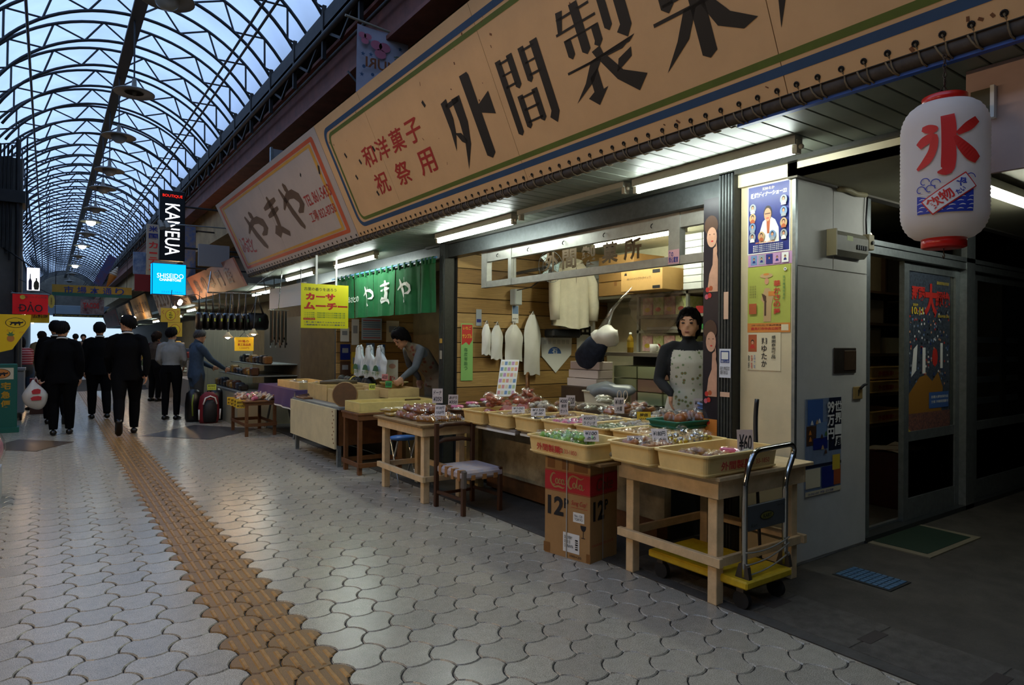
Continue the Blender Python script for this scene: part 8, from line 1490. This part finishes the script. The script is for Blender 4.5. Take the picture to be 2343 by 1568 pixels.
# far goods: racks and counters on the right side
random.seed(31)
for i, (y, x) in enumerate(((14.4, 2.35), (17.5, 2.3), (20.0, 2.4), (22.5, 2.35), (25.5, 2.4), (29, 2.4), (33, 2.4), (38, 2.4))):
    t = thing('goods_rack', ['white display counter beyond the rucksacks', 'rack of hanging clothes beside the vest wearing woman', 'display stand stacked with packets farther along the right', 'low stall of mixed goods beyond the vest wearing woman', 'stall of bright goods in the middle distance', 'distant goods stall with dark stock', 'distant goods stall with red stock', 'farthest goods stall on the right'][i], 'stall', (x, y, 0)); MB().box(x-0.15, 3.2, y-0.6, y+0.9, 0, 0.55).build('counter', mat('stall_pale', '#8f897c', 0.6), t)
    for k in range(12): c_ = ('#8a3a34', '#c9b48a', '#3c4a5c', '#b0a89a', '#1c1a1a', '#c9a03c', '#6b7a4c', '#c98a9c')[(i+k) % 8]; xx = x-0.1+0.35*random.random(); yy_ = y-0.55+0.11*k; zz = 0.55 if k % 2 else 0.95; hh = random.uniform(0.12, 0.35); MB().box(xx, xx+0.12, yy_, yy_+0.09, zz, zz+hh, 0.02).build('goods', mat('goods_%d' % ((i+k) % 8), c_, 0.7), t)
    MB().box(x+0.05, x+0.5, y-0.6, y+0.9, 0.93, 0.95).build('shelf', M_alu, t)
for i, (x, y, z) in enumerate(((2.2, 14.8, 2.1), (2.3, 15.6, 2.1), (2.35, 16.6, 2.05), (2.3, 24.5, 2.05), (2.3, 28.5, 2.2))):
    t = thing('bare_bulb', '%s warm bulb hanging under the right side fascias' % ('first', 'second', 'third', 'fourth', 'fifth')[i], 'lamp', (x, y, z), 'bulbs under the right side fascias'); MB().ball((x, y, z), 0.04, n=10, m=8).build('bulb', M_bulb, t); MB().tube([(x, y, z+0.03), (x, y, 2.20), (2.5, y, 2.26), (2.63, y, 2.17)], 0.006, 5).build('flex', I_black, t)
for i, (y0, y1, zf) in enumerate(((17.2, 18.4, 2.052), (19.2, 20.6, 1.952), (23.5, 25.0, 1.932), (30, 31.5, 1.902))): fitting('fluorescent_light', 'small lit tube under the distant right side fascias, %s' % ('nearest of four', 'second of four', 'third of four', 'farthest of four')[i], (2.9, y1, zf), (2.9, y0, zf))
# overhead banner, poster, canopy and soft ice sign in the distance
bn = thing('street_banner', 'yellow and green overhead banner with blue characters across the arcade', 'banner', (1.25, 26, 2.76)); MB().box(0.10, 2.35, 26, 26.06, 2.87, 3.12).build('panel', mat('banner_yellow', '#a8862c', 0.6, var=0.15), bn); MB().box(0.10, 2.35, 25.995, 26.06, 2.76, 2.87).build('lower_band', mat('banner_green', '#1f5a4c', 0.6), bn)
for k, c_ in enumerate('市場本通り'): text(c_, (0.55+0.36*k, 25.99, 2.96), XP, UP, 0.26, 0.24, mat('banner_blue', '#1c3478', 0.6), bn, weight=0.012)
for x, zt_ in ((0.2, 5.86), (2.2, 5.64)): MB().cyl((x, 26.03, 3.12), (x, 25.59, zt_), 0.008, n=5).build('wire', M_steel, bn)
bn2 = thing('cafe_banner', 'red and white picture banner far beyond the yellow one', 'banner', (2.4, 40, 2.7)); MB().box(1.35, 2.37, 40, 40.05, 2.66, 3.42).build('panel', mat('cafe_red', '#5c1a18', 0.6, var=0.5, vscale=3, col2='#a08a7c'), bn2); text('TACOS', (1.8, 39.99, 3.1), XP, UP, 0.7, 0.3, I_red, bn2, weight=0.05); MB().box(0.2, 2.37, 40.1, 40.14, 2.5, 2.64).build('url_strip', mat('strip_dark', '#1c1a14', 0.6), bn2); text('http://www.dashgroup.jp', (1.3, 40.09, 2.57), XP, UP, 2.0, 0.09, I_yel, bn2)
for x in (0.3, 2.2): MB().cyl((x, 40.12, 2.64), (x, 40.12, 5.6), 0.012, n=5).build('wire', M_steel, bn2)
ic = thing('soft_ice_sign', 'hanging soft ice cream cone sign on a blue panel', 'sign', (1.5, 22, 2.75)); tl = Matrix.Translation((1.42, 22, 3.3)) @ Matrix.Rotation(0.42, 4, 'Y')
MB().box(-0.20, 0.02, 0, 0.05, -0.50, 0.42).xf(tl).build('panel', mat('ice_blue', '#2c4a7a', 0.6, var=0.3, vscale=6, col2='#5a3a4a'), ic); MB().lathe([(0.0, -0.45), (0.02, -0.44), (0.10, -0.10), (0.105, -0.08), (0.0, -0.08)], (0.14, -0.02, 0), 16).xf(tl).build('cone', mat('wafer', '#b8742c', 0.6), ic); q = MB()
for k in range(4): q.ball((0.14, -0.02, -0.05+0.065*k), 0.115-0.026*k, 0.115-0.026*k, 0.05, 14, 8)
q.xf(tl).build('ice_swirl', mat('ice_cream_white', '#b5a894', 0.6), ic); MB().cyl((1.3, 22.02, 3.6), (1.0, 22.02, 5.87), 0.008, n=5).build('wire', M_steel, ic)
cn = struct('ceiling_canopy', MB().poly([(-0.9, 46, 3.3), (-0.9, 54, 3.0), (3.0, 54, 3.0), (3.0, 46, 3.3)], (0, 0, 0.04)), translucent('canopy_cloth', '#c8d0d4', 0.5, 0.1))
struct('wall_end_gable', MB().box(-1.0, 3.6, 57.6, 57.7, 3.2, 6.4), M_dim)

# -- left side: column, flags, stand, stall
col_ = struct('column_left', MB().box(-0.95, -0.36, 13.6, 14.1, 0, 4.3), mat('column_grey', '#57544e', 0.75, var=0.4, vscale=2))
MB().cyl((-0.42, 13.55, 0), (-0.42, 13.55, 4.6), 0.03, n=8).build('drain_pipe', M_steel, col_); MB().tube(sag((-0.30, 13.58, 3.2), (-0.30, 13.6, 4.7), -0.03), 0.014, 6).build('cable', M_wire, col_); MB().box(-0.9, -0.32, 13.5, 14.2, 3.55, 3.75).build('cable_tray', M_steel, col_)
for k in range(5): MB().cyl((-0.52-0.05*k, 13.57, 2.6+0.1*k), (-0.50-0.05*k, 13.57, 4.5), 0.016, n=6).build('conduit', M_steel, col_)
t = thing('bottle_sign', 'small glowing white sign with two bottles painted on it', 'sign', (-0.19, 13.0, 2.08)); MB().box(-0.285, -0.11, 13.0, 13.10, 2.08, 2.45, 0.004).build('cabinet', mat('sign_violet_edge', '#3a2c6b', 0.5), t); decal((-0.195, 12.998, 2.265), XP, UP, 0.165, 0.36, glow('sign_lit_white', '#f2f4ff', 1.6), t, 'lit_face')
decal((-0.235, 12.996, 2.22), XP, UP, 0.045, 0.26, mat('bottle_navy', '#14183c', 0.4), t, 'bottle_print', 0.002, [(-1,-1),(1,-1),(1,0.1),(0.3,0.45),(0.25,1),(-0.25,1),(-0.3,0.45),(-1,0.1)]); decal((-0.155, 12.996, 2.19), XP, UP, 0.075, 0.19, mat('bottle_dark', '#2a2a1c', 0.4), t, 'bottle_print', 0.002, [(-0.7,-1),(0.7,-1),(1,-0.4),(0.9,0.2),(0.25,0.6),(0.25,1),(-0.25,1),(-0.25,0.6),(-0.9,0.2),(-1,-0.4)])
MB().cyl((-0.2, 13.05, 2.45), (-0.6, 13.6, 2.8), 0.012, n=5).build('bracket', M_steel, t)
def flagcloth(name, label, x0, x1, y, z0, z1, m, drop=0.0, n=14):
    t = thing(name, label, 'flag', ((x0+x1)/2, y, z0)); MB().grid(lambda u, v: Vector((x0+(x1-x0)*u*(1-drop*v), y+0.015*math.sin(9*u+3*v), z1-(z1-z0)*v*(1-0.0*u))), n, 8).build('cloth', m, t); return t
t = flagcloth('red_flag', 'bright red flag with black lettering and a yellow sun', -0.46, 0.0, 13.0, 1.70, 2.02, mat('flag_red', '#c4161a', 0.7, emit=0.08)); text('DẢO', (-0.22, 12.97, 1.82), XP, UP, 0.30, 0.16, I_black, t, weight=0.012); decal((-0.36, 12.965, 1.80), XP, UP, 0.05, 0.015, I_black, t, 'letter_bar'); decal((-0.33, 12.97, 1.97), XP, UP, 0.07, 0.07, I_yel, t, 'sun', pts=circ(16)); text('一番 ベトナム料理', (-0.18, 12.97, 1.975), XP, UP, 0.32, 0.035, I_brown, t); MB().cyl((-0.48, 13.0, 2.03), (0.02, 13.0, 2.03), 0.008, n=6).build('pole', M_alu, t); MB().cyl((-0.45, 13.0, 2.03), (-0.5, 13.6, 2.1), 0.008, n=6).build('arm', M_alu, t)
t = flagcloth('yellow_strip_flag', 'yellow cloth strip with black writing under the red flag', -0.30, 0.02, 13.15, 1.57, 1.74, mat('flag_yellow', '#c9b01c', 0.7)); text('ム料理', (-0.10, 13.12, 1.68), XP, UP, 0.20, 0.07, I_black, t, weight=0.02); MB().cyl((-0.30, 13.16, 1.745), (-0.5, 13.65, 1.75), 0.006, n=5).build('arm', M_alu, t)
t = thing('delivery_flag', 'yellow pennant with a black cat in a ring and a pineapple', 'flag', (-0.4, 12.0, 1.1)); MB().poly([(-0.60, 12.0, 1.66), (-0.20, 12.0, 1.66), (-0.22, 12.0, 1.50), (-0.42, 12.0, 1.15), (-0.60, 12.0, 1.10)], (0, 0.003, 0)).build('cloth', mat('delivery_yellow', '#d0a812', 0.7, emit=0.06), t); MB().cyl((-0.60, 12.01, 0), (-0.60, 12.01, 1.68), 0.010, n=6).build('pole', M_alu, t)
CAT = [(-1.0,0.55),(-0.75,0.35),(-0.45,0.30),(0.25,0.30),(0.45,0.55),(0.55,0.30),(0.80,0.30),(0.95,0.55),(1.0,0.15),(0.85,-0.15),(0.62,-0.2),(0.60,-0.85),(0.45,-0.95),(0.38,-0.35),(0.15,-0.35),(0.0,-0.95),(-0.15,-0.85),(-0.15,-0.35),(-0.35,-0.30),(-0.60,-0.90),(-0.75,-0.80),(-0.55,-0.1),(-0.70,0.20)]
def cat(t, x, y, z, w, ring, back): decal((x, y, z), XP, UP, w, w*0.62, ring, t, 'ring', 0.001, circ(24)); decal((x, y, z), XP, UP, w*0.93, w*0.56, back, t, 'ring_field', 0.002, circ(24)); decal((x, y, z), XP, UP, w*0.78, w*0.36, I_black, t, 'cat_mark', 0.003, CAT)
cat(t, -0.385, 11.998, 1.54, 0.24, I_black, mat('delivery_yellow', '#d0a812')); decal((-0.44, 11.997, 1.31), XP, UP, 0.09, 0.10, I_orange, t, 'pineapple', 0.001, circ(14)); decal((-0.44, 11.997, 1.38), XP, UP, 0.10, 0.07, I_green, t, 'pineapple_top', 0.002, [(-1,-0.2),(-0.4,-1),(0.4,-1),(1,-0.2),(0.4,-0.1),(0.5,1),(0,0.2),(-0.5,1),(-0.4,-0.1)]); text('クール', (-0.44, 11.997, 1.425), XP, UP, 0.10, 0.03, I_red, t); text('パイン', (-0.30, 11.997, 1.40), XP, UP, 0.08, 0.03, I_red, t)
t = thing('delivery_stand', 'green floor sign with a cat badge and yellow characters', 'sign', (-0.55, 11.5, 0)); MB().box(-0.76, -0.345, 11.5, 11.62, 0.06, 0.955, 0.01).build('board', mat('stand_green', '#0f5a4c', 0.5), t); MB().box(-0.80, -0.32, 11.45, 11.7, 0, 0.07).build('foot', mat('stand_green', '#0f5a4c'), t); decal((-0.52, 11.498, 0.82), XP, UP, 0.27, 0.16, I_cream, t, 'badge'); cat(t, -0.53, 11.496, 0.82, 0.22, I_black, I_orange)
for k, c_ in enumerate('宅急便'): text(c_, (-0.47, 11.497, 0.65-0.125*k), XP, UP, 0.11, 0.10, mat('stand_yellow', '#b88a1c', 0.5), t, weight=0.03)
t = thing('oval_sign', 'small yellow oval hanging sign beside the red flag', 'sign', (0.04, 13.0, 1.81)); MB().poly([(0.044+0.048*math.cos(a)*(1 if abs(math.cos(a)) < 0.8 else 0.95), 13.0, 1.92+0.11*math.sin(a)) for a in [2*PI*i/20 for i in range(20)]], (0, 0.03, 0)).build('panel', mat('oval_yellow', '#a8943c', 0.5), t); text('営\n業\n中', (0.044, 12.998, 1.92), XP, UP, 0.025, 0.12, I_brown, t); MB().cyl((0.044, 13.01, 2.03), (-0.4, 13.6, 2.3), 0.006, n=5).build('arm', M_steel, t)
wb_ = thing('white_cooler', 'white cooler box on wheels behind the green floor sign', 'cooler', (-0.42, 13.2, 0)); MB().box(-0.62, -0.30, 13.1, 13.5, 0.12, 0.80, 0.015).build('body', mat('cooler_white', '#8f8f8c', 0.5), wb_); [MB().cyl((x, 13.15, 0.05), (x+0.03, 13.15, 0.05), 0.05, n=10).build('wheel', M_rub, wb_) for x in (-0.6, -0.36)]; MB().box(-0.63, -0.29, 13.08, 13.52, 0.80, 0.84).build('lid', mat('cooler_white', '#8f8f8c'), wb_)
rb_ = thing('red_crates', 'pair of red drink crates beside the white cooler', 'crate', (-0.14, 14.2, 0)); MB().box(-0.25, -0.02, 14.1, 14.4, 0, 0.30).build('lower_crate', mat('crate_brown', '#4c2c20', 0.6), rb_); MB().box(-0.25, -0.02, 14.1, 14.4, 0.30, 0.62).build('upper_crate', mat('crate_red', '#7a1f24', 0.6), rb_)
for i, (y, c_) in enumerate(((15.9, '#b59a6c'), (18.2, '#a8543c'), (20.5, '#8f8a5c'), (24, '#a07a4c'), (29, '#7a6a5c'))):
    t = thing('left_stall', ['stall of leaflets and boxes beside the red striped shopper', 'second lit stall on the left side', 'third stall on the left side', 'fourth stall on the left side', 'farthest stall on the left side'][i], 'stall', (-0.7, y, 0)); MB().box(-1.0, -0.38, y, y+1.6, 0, 0.72).build('counter', mat('left_counter_%d' % i, c_, 0.6), t); MB().box(-1.0, -0.25, y, y+1.8, 2.05, 2.12).build('awning', mat('left_awning', '#4c463c', 0.6), t)
    for k in range(10): MB().box(-0.95+0.05*(k % 3), -0.80+0.05*(k % 3), y+0.15*k, y+0.15*k+0.11, 0.72, 0.85+0.06*(k % 4)).build('goods', mat('goods_%d' % (k % 8), ('#8a3a34', '#c9b48a', '#3c4a5c', '#b0a89a', '#1c1a1a', '#c9a03c', '#6b7a4c', '#c98a9c')[k % 8]), t)
    MB().ball((-0.45, y+0.3, 1.92), 0.035, n=10, m=8).build('bulb', M_bulb, t); MB().cyl((-0.45, y+0.3, 1.94), (-0.45, y+0.3, 2.05), 0.006, n=5).build('flex', I_black, t)
t = thing('wrapped_goods', 'clear wrapped pink goods on a stand at the left picture edge', 'goods', (-0.42, 6.6, 0)); MB().box(-0.56, -0.30, 6.35, 6.85, 0, 0.26).build('stand', mat('stand_white', '#a9a9a4', 0.5), t); q = MB().ball((-0.43, 6.6, 0.42), 0.15, 0.22, 0.17, 16, 12); q.build('goods', mat('pink_goods', '#9c4a5c', 0.6, var=0.4, vscale=12, col2='#c9a0a4'), t); MB().ball((-0.43, 6.6, 0.43), 0.165, 0.24, 0.19, 14, 10).build('film', M_film, t)
# ---------------------------------------------------------------- bring everything to metres, once
_S = Matrix.Scale(S, 4)
for me in bpy.data.meshes: me.transform(_S)
for o in bpy.data.objects:
    o.location = o.location*S
    for md in o.modifiers:
        if md.type == 'SOLIDIFY': md.thickness *= S
    if o.type == 'LIGHT': o.data.energy *= S*S; o.data.shadow_soft_size *= S
